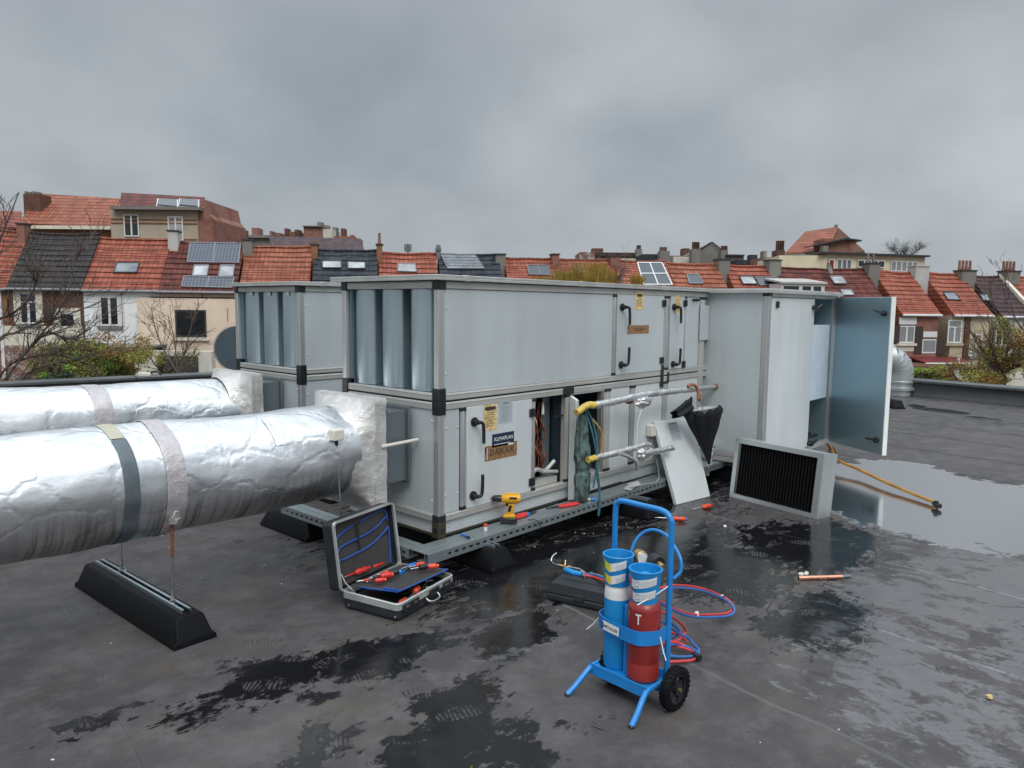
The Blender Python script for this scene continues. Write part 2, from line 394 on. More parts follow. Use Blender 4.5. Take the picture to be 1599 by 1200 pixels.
    sxx = n.n('SeparateXYZ'); n.l(P, sxx.inputs[0]); seam = n.math('MULTIPLY', n.step(seam_d, .016, .004), n.math('ADD', .12, n.math('MULTIPLY', n.step(sxx.outputs[0], 2.3, 3.2), .88)))
    over = n.step(fr, .5, .505)
    # colour
    tone = n.noise(.9, 4, .6); mott = n.noise(5, 7, .7); gr = n.noise(240, 2, .5)
    dry = n.ramp(tone, ((.3, (.038, .035, .0365)), (.7, (.080, .072, .074))))
    dry = n.mix(n.math('MULTIPLY', n.step(mott, .42, .66), .75), dry, (.105, .097, .099))
    dry = n.mix(n.math('MULTIPLY', n.step(n.noise(1.9, 7, .7), .50, .68), .55), dry, (.092, .078, .052))
    dry = n.mix(n.math('MULTIPLY', n.step(n.noise(2.7, 7, .72, v=n.map(P, loc=(5, 3, 0))), .52, .68), .5), dry, (.030, .031, .036))
    dry = n.mix(n.math('MULTIPLY', n.step(n.noise(55, 3, .6), .66, .74), .35), dry, (.11, .10, .10))
    dry = n.mix(n.math('MULTIPLY', n.step(n.noise(130, 3, .7), .52, .66), .30), dry, (.022, .021, .022))
    dry = n.mix(n.math('MULTIPLY', n.step(n.noise(16, 8, .75, v=n.map(P, rot=(0, 0, .3), sc=(1, 2.2, 1))), .52, .70), .35), dry, (.026, .025, .027))
    dry = n.mix(n.math('MULTIPLY', seam, n.math('ADD', .15, n.math('MULTIPLY', n.noise(3, 4), .75))), dry, (.15, .155, .16))
    lap_shade = n.step(n.math('ABSOLUTE', n.math('SUBTRACT', fr, .51)), .040, .012); px_ = n.n('SeparateXYZ'); n.l(P, px_.inputs[0]); dry = n.mix(n.math('MULTIPLY', n.math('MULTIPLY', lap_shade, .75), n.step(px_.outputs[0], 5.5, 8.5)), dry, (.010, .010, .012))  # dark line paints in the shadow of each lap, far roof only
    scr = n.step(n.noise(3.2, 8, .78, v=n.map(P, rot=(0, 0, .9), sc=(1, 5, 1)), dist=.8), .66, .72)
    dry = n.mix(n.math('MULTIPLY', scr, .35), dry, (.13, .135, .14))
    grime = n.step(n.noise(9, 6, .7), .62, .74)
    col = n.mix(wet, dry, (.0075, .0075, .0085))
    col = n.mix(n.math('MULTIPLY', n.math('MULTIPLY', grime, wet), .5), col, (.022, .019, .010))
    col = n.mix(n.math('MULTIPLY', thinm, .5), col, (.035, .038, .042))
    col = n.mix(water, col, (.022, .026, .030))
    damp = n.ramp(n.noise(2.3, 8, .72), ((.38, .34), (.62, .68)))
    rgh = n.math('ADD', damp, n.math('MULTIPLY', gr, .1))
    def mixf(f, a, b):
        m = n.n('Mix'); n.put(m.inputs[0], f); n.put(m.inputs[2], a); n.put(m.inputs[3], b); return m.outputs[0]
    rgh = mixf(wet, rgh, .13); rgh = mixf(thinm, rgh, .24); rgh = mixf(n.math('MULTIPLY', tread, lightprint), rgh, .22); rgh = mixf(water, rgh, .12)
    smooth = n.math('SUBTRACT', 1.0, n.math('MAXIMUM', n.math('MULTIPLY', wet, .85), n.math('MAXIMUM', water, n.math('MULTIPLY', thinm, .6))))
    h = n.math('ADD', n.math('MULTIPLY', gr, .0010), n.math('MULTIPLY', n.noise(28, 4, .6), .0022))
    h = n.math('MULTIPLY', h, smooth)
    h = n.math('ADD', h, n.math('MULTIPLY', n.math('MULTIPLY', over, n.math('SUBTRACT', 1.0, water)), .006))
    h = n.math('ADD', h, n.math('MULTIPLY', n.noise(2.5, 3), n.math('MULTIPLY', n.math('SUBTRACT', 1.0, water), .010)))
    b = n.n('Bump'); n.l(h, b.inputs['Height']); b.inputs['Strength'].default_value = .8; b.inputs['Distance'].default_value = 1.0
    n.l(n.math('ADD', 1.45, n.math('MULTIPLY', n.math('MAXIMUM', water, n.math('MULTIPLY', thinm, .45)), 2.3)), n.b.inputs['IOR'])
    MATS['roofing'] = n.set(col=col, rough=rgh, nrm=b.outputs[0], spec=mixf(n.math('MAXIMUM', water, n.math('MULTIPLY', thinm, .8)), .5, 1.0))
roofing()
simple('parapet_felt', (.022, .023, .025), .5, bump=.4, bsc=50, var=.25, nsc=3)
simple('parapet_cap', (.10, .11, .115), .35, .3, var=.25, nsc=2)
RP = V((15.75, 2.9, 0)); BP = V((4.9, 13.97, 0))
def isect(p, d, q, e):   # 2-D line crossing
    k = d.x*e.y-d.y*e.x; t = ((q.x-p.x)*e.y-(q.y-p.y)*e.x)/k; return p+d*t
KR = isect(RP, ROOF_D, BP, ROOF_P)
c1, c2, c3, c4 = KR, KR-ROOF_P*42, KR-ROOF_P*42-ROOF_D*34, KR-ROOF_D*34
mb = MB(); mb.prism([V((p.x, p.y, -.0)) for p in (c1, c2, c3, c4)], (0, 0, -6.2))
structure(mb.build('flat_roof', 'roofing', smooth=False))
def parapet(name, a, b, inward, label):
    a, b = V(a), V(b); t = thing(name, label, 'parapet', tuple(a)); d = (b-a).normalized()
    m = MB(); n_ = 40; pr_ = [(0, 0), (.06, .03), (.11, .14), (.12, .27)]
    # cant strip + upstand
    def fn(u, v):
        k = v*3; i = min(int(k), 2); f = k-i; s_, z = [(x*(1-f)+y*f) for x, y in zip(pr_[i], pr_[i+1])]
        p = a+(b-a)*u; wv = mnoise.noise(p*1.3+V((0, 0, v*3)))*.012
        return p+inward*(.14-s_+wv)+V((0, 0, z+.001))
    m.grid(fn, n_*3, 6); m.build('upstand', 'parapet_felt', t, sharp=60)
    m = MB(); 
    L_ = (b-a).length; k = int(L_/3)
    for i in range(k):
        p = a+d*(i*3+.004); q = a+d*(i*3+2.996)
        m.prism([p+inward*.05+V((0, 0, .270)), p+inward*.05+V((0, 0, .315)), p-inward*.20+V((0, 0, .335)), p-inward*.20+V((0, 0, .25)), p-inward*.01+V((0, 0, .25))], q-p)
    m.build('capping', 'parapet_cap', t, bevel=.004)
parapet('roof_parapet', c4, c1, -ROOF_P, 'low dark felt upstand with metal capping along the right edge of the roof')
parapet('roof_parapet', c1, c2, -ROOF_D, 'low black capped parapet behind the silver ducts on the garden side')
# ground
n = NT('ground'); g = n.noise(.25, 6, .6)
MATS['ground'] = n.set(col=n.ramp(g, ((.35, (.030, .042, .016)), (.6, (.06, .055, .035)))), rough=.9, nrm=n.bump(n.noise(3, 5), .6, .1))
mb = MB(); mb.grid(lambda u, v: (-900+1800*u, -900+1800*v, -6.0), 24, 24); structure(mb.build('ground', 'ground', smooth=False))
# ------------------------------------------------------------------ ballast feet
def foot_mb(L_, W=.215, H=.125, top=.12):
    """ribbed rubber support block, along local Y, centred"""
    m = MB(); prof = [(-W/2, 0), (-W/2, .022), (-top/2-.008, H-.012), (-top/2+.006, H), (top/2-.006, H), (top/2+.008, H-.012), (W/2, .022), (W/2, 0)]
    k = 8; ys = [(-L_/2, 0), (-L_/2+.004, .1), (-L_/2+.05, 1), (L_/2-.05, 1), (L_/2-.004, .1), (L_/2, 0)]
    vs = []
    for y, f in ys:
        for x, z in prof:
            hh = .022+(z-.022)*f if z > .022 else z*(1 if f > 0 else 0)
            xx = x if f == 1 else math.copysign(min(abs(x)+(1-f)*0.02, W/2), x)
            vs.append((xx, y, max(hh, 0)))
    fs = []
    for i in range(len(ys)-1):
        for j in range(k): fs.append((i*k+j, i*k+(j+1) % k, (i+1)*k+(j+1) % k, (i+1)*k+j))
    fs += [tuple(range(k)), tuple((len(ys)-1)*k+j for j in range(k))]
    m.add(vs, fs); return m
def rail_mb(L_, z, w=.045, h=.022):
    m = MB(); t = .003
    m.box((-w/2, -L_/2, z), (w/2, L_/2, z+t)); 
    for s_ in (-1, 1):
        x = s_*w/2
        m.box((x-t/2, -L_/2, z), (x+t/2, L_/2, z+h)); m.box((x-s_*.012, -L_/2, z+h-t), (x, L_/2, z+h))
    return m
def foot(name, label, x, y, L_, rot=0, H=.125, W=.215, group=None, rail=True):
    t = thing(name, label, 'support block', (x, y, 0), group, rot)
    foot_mb(L_, W, H).build('block', 'black_foot', t, local=True, bevel=.008, sharp=30)
    if rail: rail_mb(L_*.86, H-.004).build('rail', 'galv', t, local=True)
    return t
# ------------------------------------------------------------------ ducts
def duct(name, label, yc, zc, R, x0, x1, seed, bands, flange=None):
    t = thing(name, label, 'duct', (x1, yc, 0))
    def sk(u, v, r=R, amp=1):
        a = 2*math.pi*u; x = x0+(x1-x0)*v
        q = V((x*1.5, math.cos(a)*1.2+seed, math.sin(a)*1.2)); q2 = V((x*4.2, math.cos(a)*2.2, math.sin(a)*2.2+seed)); q3 = V((x*11, math.cos(a)*7, math.sin(a)*7+seed))
        ridge = 1-abs(mnoise.noise(q2*1.3))*2
        d = mnoise.noise(q)*.020+mnoise.noise(q2)*.0075+ridge*.0028+mnoise.noise(q3)*.0008
        sag = -.012*math.sin(x*2.1+seed)
        rr = r+d*amp
        return V((x, yc+rr*math.cos(a), zc+rr*math.sin(a)+sag))
    n_ = int((x1-x0)*42)
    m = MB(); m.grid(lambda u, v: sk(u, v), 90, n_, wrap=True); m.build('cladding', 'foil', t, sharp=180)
    for (xa, wd, mat, ex, a0, a1) in bands:
        m = MB(); va = (xa-x0)/(x1-x0); vb = (xa+wd-x0)/(x1-x0); am = 3 if mat.startswith('foil') else .8
        def fn(u, v):
            uu = a0+(a1-a0)*u; p = sk(uu, va+(vb-va)*v); a = 2*math.pi*uu
            e_ = ex+(mnoise.noise(p*30)*.0015*am if 0 < v < 1 else -.001)
            return p+V((0, math.cos(a), math.sin(a)))*e_
        m.grid(fn, 110, 8); m.build('tape_band', mat, t, sharp=70)
    return t
def endbox(t, xf, xb, y0_, y1_, z0_, z1_, yc, zc, R, crushed=True, seed=0):
    """crushed-foil wrapped square transition between duct and casing"""
    m = MB()
    def ring(f, k):       # f 0 = on duct, 1 = box front face edge, then side
        a = 2*math.pi*k
        c_, s_ = math.cos(a), math.sin(a); mxa = max(abs(c_), abs(s_)); sq = V((0, c_/mxa, s_/mxa))
        hy, hz = (y1_-y0_)/2, (z1_-z0_)/2; cy, cz = (y0_+y1_)/2, (z0_+z1_)/2
        pd = V((0, yc+R*.97*c_, zc+R*.97*s_)); pb = V((0, cy+hy*sq.y, cz+hz*sq.z))
        return pd, pb
    def fn(u, v):
        pd, pb = ring(0, u)
        if v < .5:
            f = v/.5; p = pd.lerp(pb, f**1.2); x = xf-.14*(1-f)**1.6
        elif v < .85: f = (v-.5)/.35; p = pb; x = xf+(xb-xf)*f
        else: f = (v-.85)/.15; p = pb.lerp(V((0, yc, zc)), f*.35); x = xb
        q = V((x, p.y, p.z)); nn = V((mnoise.noise(q*9+V((seed, 0, 0))), mnoise.noise(q*9+V((9, seed, 0))), mnoise.noise(q*9+V((0, 0, 17)))))*.007
        nn += V((mnoise.noise(q*30), mnoise.noise(q*30+V((5, 5, 5))), mnoise.noise(q*30+V((11, 0, 0)))))*.0038
        return q+nn*(0 if v < .02 else 1)
    m.grid(fn, 150, 46, wrap=True); m.build('end_box', 'foil_crushed', t, sharp=50)
U1 = onz(685, 842, .19); X0, Y0 = U1.x, U1.y; U1W = 1.0; YC1 = Y0+U1W/2
D1 = duct('foil_duct', 'large silver foil duct in front, with grey tape strap, running into the front unit', YC1-.005, .755, .285, -1.6, 2.66, 3.1,
     [(1.317, .070, 'tape_grey', .004, .335, .98), (1.317, .070, 'tape_cream', .004, .02, .33), (1.515, .098, 'foil_tape', .005, 0, .999), (2.12, .11, 'foil', .0035, .30, .42)])
endbox(D1, 2.75, 2.84, Y0+.20, Y0+.84, .38, 1.085, YC1-.005, .755, .285)
def flangebox(t, x0, x1, y0_, y1_, z0_, z1_):
    m = MB()
    for (e, xx, th) in ((0, x0, .0), (.018, x1-.035, .03)):
        pass
    m.box((x0, y0_, z0_), (x1, y0_+.006, z1_)); m.box((x0, y1_-.006, z0_), (x1, y1_, z1_)); m.box((x0, y0_+.006, z1_-.006), (x1, y1_-.006, z1_)); m.box((x0, y0_+.006, z0_), (x1, y1_-.006, z0_+.006))
    for xa in (x0+.045, x1-.028):
        m.box((xa, y0_-.022, z0_-.022), (xa+.014, y0_-.001, z1_+.022)); m.box((xa, y1_+.001, z0_-.022), (xa+.014, y1_+.022, z1_+.022))
        m.box((xa, y0_-.001, z1_+.001), (xa+.014, y1_+.001, z1_+.022)); m.box((xa, y0_-.001, z0_-.022), (xa+.014, y1_+.001, z0_-.001))
    m.build('duct_flange', 'galv_dark', t, bevel=.002)
flangebox(D1, 2.83, X0-.004, Y0+.27, Y0+.78, .53, .985)
m = MB(); m.cyl((2.80, Y0+.20, .79), (3.08, Y0+.19, .80), .011); m.build('drain_pipe', 'white_plastic', D1)
# wire clip above the band with hanger rods under it
U2 = V((3.45, onx(467.6, 500, 3.45).y, 0)); Y2 = U2.y; YC2 = Y2+.52
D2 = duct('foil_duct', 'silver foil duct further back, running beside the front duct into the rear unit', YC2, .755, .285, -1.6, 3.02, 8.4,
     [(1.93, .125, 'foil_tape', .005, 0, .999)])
endbox(D2, 3.10, 3.2, Y2+.17, Y2+.86, .38, 1.075, YC2, .755, .285, seed=5)
flangebox(D2, 3.19, 3.446, Y2+.28, Y2+.78, .53, .985)
# supports of the ducts
def hanger(name, label, x, ya, yb, zf, ztop, rusty):
    t = thing(name, label, 'threaded rod', (x, ya, zf))
    m = MB(); m.cyl((x, ya, zf), (x+.003, ya+yb, ztop), .0065, n=8); zz = zf+.03
    m.build('rod', 'steel', t)
    if rusty: m = MB(); m.cyl((x+.0015, ya+yb*.55, zf+(ztop-zf)*.52), (x+.003, ya+yb*.98, ztop-.01), .0085, n=8); m.build('rusty_sleeve', 'rust', t)
    m = MB(); m.box((x-.022, ya-.022, zf-.010), (x+.022, ya+.022, zf-.004)); m.tube([(x, ya, zf-.004), (x, ya, zf+.012)], .014, 6); m.tube([(x, ya, zf+.013), (x, ya, zf+.06)], .0085, 6)
    m.build('nut', 'steel', t)
foot('duct_support_block', 'long black rubber block under the front duct, lying clear on the dry roof', 1.545, 4.07, 1.24, rot=math.radians(1.5), H=.135)
hanger('threaded_rod', 'rusty support rod standing at the near end of the long black block', 1.56, 3.69, -.02, .145, .60, True)
hanger('threaded_rod', 'dark support rod standing at the far end of the long black block', 1.565, 4.36, 0, .145, .56, False)
# crumpled foil knot where the rod meets the strap
m = MB()
def kn(u, v):
    a = 2*math.pi*u; r = .022+.012*math.sin(v*math.pi)+.012*mnoise.noise(V((math.cos(a)*3, math.sin(a)*3, v*9)))
    return (1.563+r*math.cos(a), 3.655+r*math.sin(a)+.0, .56+.13*v)
m.grid(kn, 18, 12, wrap=True); o = m.build('foil_knot', 'foil_crushed', None, sharp=30); o.parent = D1; o.data.transform(Matrix.Translation(-D1.location)); 
# ------------------------------------------------------------------ air handling units
def xs(px, py=700): return ony(px, py, Y0).x
def handle_mb(x, y, z, down=True, s=1.0):
    m = MB(); k = -1 if down else 1
    m.cyl((x, y, z), (x, y-.012, z), .030*s, n=18); m.cyl((x, y-.012, z), (x, y-.045, z), .017*s, .016*s, n=14)
    m.tube(catmull([(x-.012, y-.05, z), (x+.012, y-.052, z), (x+.030, y-.054, z+k*.012), (x+.034, y-.056, z+k*.05), (x+.035, y-.057, z+k*.125), (x+.031, y-.058, z+k*.14)], 5), .0115*s, 8)
    return m
def hinge_mb(x, y, z):
    m = MB(); m.box((x-.030, y-.012, z-.028), (x-.002, y-.001, z+.028)); m.box((x+.002, y-.012, z-.028), (x+.030, y-.001, z+.028)); m.cyl((x, y-.012, z-.03), (x, y-.012, z+.03), .008, n=10)
    return m
def screws(m, pts, nrm):
    nrm = V(nrm)
    for p in pts: p = V(p); m.cyl(p, p+nrm*.005, .0085, .0045, n=10)
def corner_block(m, x, y, z, h=.076, w=.062, sx=1, sy=1):
    m.box((x-.004*sx, y-.004*sy, z-h/2), (x+w*sx, y+w*sy, z+h/2))
def unit_shell(t, x0, y0, L_, W, zb=.29, zj=1.055, zt=1.80, lid=True, baffles=True, near_face=True):
    """frame of two stacked modules; long face at y0 (towards -Y), intake face at x0 (towards -X)"""
    P_ = .048
    # posts and rails
    m = MB()
    for (za, zb_) in ((zb+.04, zj-.035), (zj+.04, zt-.035)):
        for (yy, sy) in ((y0, 1), (y0+W, -1)):
            m = MB(); m.box((x0, yy, za), (x0+P_, yy+sy*P_, zb_))
            m.tube([(x0+.007, yy+sy*.007, za), (x0+.007, yy+sy*.007, zb_)], .009, 10); m.build('corner_post', 'alu', t, bevel=.004); m = MB()
    for (za, zc_) in ((zb, zb+.045), (zj-.052, zj-.006), (zj+.006, zj+.05), (zt-.045, zt)):
        m.box((x0+.001, y0+.064, za), (x0+P_-.004, y0+W-.064, zc_))
        m.box((x0+.064, y0+.001, za), (x0+L_, y0+P_-.004, zc_))
        m.tube([(x0+.004, y0+.064, (za+zc_)/2+.012), (x0+.004, y0+W-.064, (za+zc_)/2+.012)], .006, 6)
        m.tube([(x0+.064, y0+.004, (za+zc_)/2+.012), (x0+L_, y0+.004, (za+zc_)/2+.012)], .006, 6)
        m.build('rail', 'alu_old', t, bevel=.003); m = MB()
    for (z, h) in ((zt-.02, .07), (zj, .17), (zb+.02, .05)):
        for yy, sy in ((y0, 1), (y0+W, -1)): m = MB(); corner_block(m, x0, yy, z, h, .060, 1, sy); m.build('corner_block', 'black_plastic', t, bevel=.006)
    # blackened seal between modules
    m = MB(); m.box((x0+.01, y0+.01, zj-.006), (x0+L_, y0+W-.01, zj+.006)); m.build('seal', 'dark_hole', t)
    # end face lower
    m = MB(); m.box((x0+.010, y0+P_, zb+.045), (x0+.035, y0+W-P_, zj-.052))
    screws(m, [(x0+.010, y0+a, z) for a in (.075, W-.075, W*.5) for z in (.42, .93)], (-1, 0, 0)); m.build('end_panel', 'panel', t)
    # base plinth
    m = MB(); m.box((x0+.03, y0+.03, zb-.10), (x0+L_, y0+W-.03, zb-.004))
    for i in range(6): m.box((x0+.064, y0+.024, zb-.098+i*.015), (x0+L_, y0+.03, zb-.090+i*.015))
    m.build('plinth', 'panel_light', t)
    m = MB()
    m.box((x0-.006, y0-.006, zb-.10), (x0+.058, y0+.058, zb+.0))
    m.cyl((x0+.026, y0-.0065, zb-.052), (x0+.026, y0-.003, zb-.052), .020, n=16); m.build('foot_casting', 'moss', t, bevel=.008)
    m = MB(); m.box((x0+.064, y0+.012, zb-.0995), (x0+L_*.6, y0+.023, zb-.088)); m.box((x0+.014, y0+.064, zb-.0995), (x0+.028, y0+W*.8, zb-.086)); m.build('algae_line', 'moss', t)
    m = MB(); m.cyl((x0+.026, y0-.009, zb-.052), (x0+.026, y0-.0068, zb-.052), .018, n=16); m.cyl((x0-.009, y0+.026, zb-.052), (x0-.0068, y0+.026, zb-.052), .018, n=16); m.build('casting_hole', 'dark_hole', t)
    # roof, back, far end, floor between
    m = MB(); m.box((x0+.04, y0+W-.03, zb), (x0+L_, y0+W-.006, zt)); m.box((x0+.04, y0+.04, zj-.004), (x0+L_, y0+W-.04, zj+.004)); m.box((x0+.04, y0+.04, zb+.005), (x0+L_, y0+W-.04, zb+.02))
    m.box((x0+.04, y0+.04, zt-.03), (x0+L_, y0+W-.04, zt-.005)); m.box((x0+L_-.03, y0+.05, zb), (x0+L_-.001, y0+W-.04, zt)); m.build('casing', 'galv_blue', t)
    # lid: folded sheet with overhang and drip edges
    m = MB(); o_ = .055
    a, b = (x0-o_, y0-o_*.55), (x0+L_, y0+W+o_)
    m.box((a[0], a[1], zt+.022), (b[0], b[1], zt+.038)); m.box((a[0], a[1], zt+.004), (a[0]+.012, b[1], zt+.022)); m.box((a[0]+.012, a[1], zt+.004), (b[0], a[1]+.012, zt+.022))
    for i in range(3): xx = a[0]+.25+i*1.2; m.box((xx, a[1]-.003, zt+.002), (xx+.05, a[1]+.03, zt+.041))
    m.build('lid', 'lid', t, bevel=.003)
    m = MB(); m.box((x0+.0, y0+.0, zt+.0), (x0+L_, y0+W, zt+.022)); m.build('lid_gasket', 'dark_hole', t)
    # intake opening with three bull-nosed splitters
    ya, yb = y0+.062, y0+W-.06; za, zc_ = zj+.05, zt-.045
    m = MB(); m.box((x0+.42, ya, za), (x0+.44, yb, zc_)); m.build('intake_back', 'dark_hole', t)
    m = MB(); m.box((x0+.03, ya-.004, za), (x0+.42, ya, zc_)); m.box((x0+.03, yb, za), (x0+.42, yb+.004, zc_)); m.box((x0+.03, ya, za-.004), (x0+.42, yb, za)); m.box((x0+.03, ya, zc_), (x0+.42, yb, zc_+.004)); m.build('intake_lining', 'galv_blue', t)
    sw = W*.205; gp = (yb-ya-3*sw)/3
    for i in range(3):
        yy = yb-.5*gp*.3-sw*.5-i*(sw+gp*1.02)
        m = MB(); pr = []
        for k in range(13):
            an = -math.pi/2+math.pi*k/12; pr.append((x0+.085-.055*math.cos(an)*1.0, yy+sw/2*math.sin(an)))
        pr += [(x0+.41, yy+sw/2), (x0+.41, yy-sw/2)]
        m.prism([(p[0], p[1], za+.003) for p in pr], (0, 0, zc_-za-.006)); m.build('splitter', 'galv', t, sharp=40)
AHU = thing('air_handling_unit', 'long grey panelled air handling unit in front, with doors, labels and an opened bay', 'air handling unit', (X0, Y0, .19))
XC = ony(1102, 600, Y0).x; LEN = XC-X0
unit_shell(AHU, X0, Y0, LEN, U1W)
zb, zj, zt = .29, 1.055, 1.80
def lpanel(name, mat, xa, xb, za, zc_, y=None, th=.02, scr=True, proud=0.0):
    y = Y0+.010 if y is None else y
    m = MB(); m.box((xa+.002, y-proud, za+.002), (xb-.002, y+th, zc_-.002))
    if scr: screws(m, [(xx, y-proud, zz) for xx in (xa+.02, xb-.02) for zz in (za+.12, zc_-.12)], (0, -1, 0))
    return m.build(name, mat, AHU, bevel=.002)
zl, zh = zb+.045, zj-.052; ul, uh = zj+.05, zt-.045
lpanel('side_panel', 'panel', X0+.048, xs(719), zl, zh)
lpanel('side_panel', 'panel', X0+.048, ony(958, 520, Y0).x, ul, uh)
def vpost(px, wpx, za, zc_, row=700, mat='alu'):
    xa, xb = ony(px, row, Y0).x, ony(px+wpx, row, Y0).x
    m = MB(); m.box((xa, Y0+.003, za), (xb, Y0+.05, zc_)); m.tube([((xa+xb)/2, Y0+.004, za), ((xa+xb)/2, Y0+.004, zc_)], .006, 6)
    m.build('mullion', mat, AHU, bevel=.003)
    for z in (zc_-.022, za+.001): m = MB(); m.box((xa-.004, Y0-.002, z), (xb+.004, Y0+.02, z+.021)); m.build('mullion_cap', 'black_plastic', AHU, bevel=.002)
vpost(720, 7, zl, zh); vpost(830, 6, zl, zh); vpost(883, 6, zl, zh, mat='alu_old'); vpost(943, 9, zl, zh, mat='alu_old'); vpost(983, 7, zl, zh); vpost(1035, 7, zl, zh, 650)
vpost(958, 4, ul, uh, 520); vpost(1036, 9, ul, uh, 520); vpost(1068, 3, ul, uh, 520); vpost(1093, 8, zl, uh, 520, 'alu_old')
lpanel('access_door', 'panel_light', xs(728), xs(829.5), zl, zh, proud=.014, scr=False)
lpanel('side_panel', 'panel_light', xs(952.5), xs(982.5), zl, zh); lpanel('side_panel', 'panel_light', xs(990.5), ony(1034.5, 650, Y0).x, zl, zh); lpanel('side_panel', 'panel_light', ony(1042.5, 650, Y0).x, ony(1092.5, 650, Y0).x, zl, zh)
u = lambda p: ony(p, 520, Y0).x
lpanel('access_door', 'panel', u(962.5), u(1035.5), ul, uh, proud=.014, scr=False); lpanel('access_door', 'panel', u(1045.5), u(1067.5), ul, uh, proud=.014, scr=False); lpanel('side_panel', 'panel', u(1071.5), u(1092.5), ul, uh, scr=False)
for (px, py, dn) in ((740, 659, True), (738, 774, False), (971, 480, True), (969, 570, False), (1052, 480, True), (1050, 569, False)):
    p = ony(px, py, Y0-.004); handle_mb(p.x, Y0-.004, p.z, dn).build('door_handle', 'black_plastic', AHU, sharp=50)
for (px, py) in ((830, 644.5), (829, 752.5), (1036, 474), (1032, 563), (1069, 474), (1066, 569)):
    p = ony(px, py, Y0); hinge_mb(p.x, Y0-.004, p.z).build('hinge', 'black_plastic', AHU, bevel=.002)
m = MB()
for px in (1083.5, 1088.5): p = ony(px, 469, Y0); m.cyl((p.x, Y0+.01, p.z), (p.x, Y0-.02, p.z), .013, n=10)
m.build('test_nipple', 'black_plastic', AHU)
p1, p2 = ony(1093.5, 477, Y0), ony(1105, 531, Y0); m = MB(); m.box((p1.x, Y0-.012, p2.z), (XC-.004, Y0+.0, p1.z)); screws(m, [((p1.x+XC)/2, Y0-.012, p1.z-.06), ((p1.x+XC)/2, Y0-.012, p2.z+.04)], (0, -1, 0)); m.build('cover_plate', 'panel', AHU, bevel=.002)
m = MB(); p = ony(1030, 575, Y0); m.box((p.x+.02, Y0-.01, zj-.1), (p.x+.06, Y0+.001, zj+.10)); m.build('joint_plate', 'black_plastic', AHU, bevel=.003)
m = MB(); p = ony(1043, 590, Y0); m.box((p.x-.015, Y0-.006, zj-.06), (p.x+.015, Y0+.001, zj+.03)); m.build('joint_block', 'black_plastic', AHU, bevel=.003); m = MB(); p = ony(887, 607, Y0); m.box((p.x-.06, Y0-.006, zj-.055), (p.x+.07, Y0+.001, zj-.003)); m.build('joint_block', 'black_plastic', AHU, bevel=.003)
# stickers (flat labels on doors)
def sticker(name, c0, c1, mats, lines, y=Y0-.0045, tilt=0, extra=None, lab=None):
    a, b = ony(*c0, y), ony(*c1, y); cx, cz = (a.x+b.x)/2, (a.z+b.z)/2; wv, hv = (b.x-a.x), (a.z-b.z)
    R_ = V((math.cos(tilt), 0, math.sin(tilt))); U_ = V((-math.sin(tilt), 0, math.cos(tilt))); C_ = V((cx, y, cz))
    m = MB(); m.obox(C_, R_*wv/2, U_*hv/2, (0, .0007, 0))
    m.m(1)
    for (tx, fy, fh) in lines: m.text(tx, C_+U_*hv*fy+R_*wv*.02+V((0, -.0013, 0)), R_, U_, fh*hv)
    if extra:
        for (k, fx, fy, fw, fh) in extra:
            m.m(k); m.obox(C_+R_*wv*fx+U_*hv*fy+V((0, -.0011, 0)), R_*wv*fw/2, U_*hv*fh/2, (0, .0003, 0))
    o = m.build(name, mats, AHU, smooth=False)
    if lab: o['label'] = lab
rl = [(1, random.uniform(-.06, .06), .28-i*.085, random.uniform(.55, .8), .018) for i in range(8)]
sticker('notice', (755, 633.5), (775.5, 671), ['paper_yellow', 'ink_dark'], [], extra=[(1, 0, .36, .8, .12)]+rl, lab='peeling yellow notice')
sticker('rating_plate', (778, 627.5), (800, 659), ['label_grey', 'ink_dark'], [('DAIKAIR', .40, .10)], extra=[(1, random.uniform(-.1, .1), .2-i*.11, random.uniform(.5, .8), .006) for i in range(6)])
sticker('maker_label', (768.5, 679), (802.5, 693), ['label_navy', 'label_white'], [('KLIMAPLAN', .08, .40)], tilt=.0, extra=[(1, -.05, -.32, .75, .05)], lab='dark blue label')
sticker('worn_label', (757, 698), (807, 711), ['label_brown', 'ink_dark', 'label_white'], [('DAIKAIR', 0, .62)], extra=[(2, -.43, -.02, .02, .8), (2, .30, .38, .16, .12), (1, -.47, .2, .04, .4)], lab='faded brown label')
sticker('notice', (993, 457), (1004, 484), ['paper_yellow', 'ink_dark'], [], extra=[(1, 0, .34, .7, .16)]+rl)
sticker('notice', (1054, 461), (1062.5, 490), ['paper_yellow', 'ink_dark'], [], extra=rl)
sticker('worn_label', (980, 508.5), (1013, 521), ['label_brown', 'ink_dark', 'label_white'], [('DAIKAIR', 0, .55)], extra=[(1, -.47, .28, .05, .4)], lab='faded brown label')
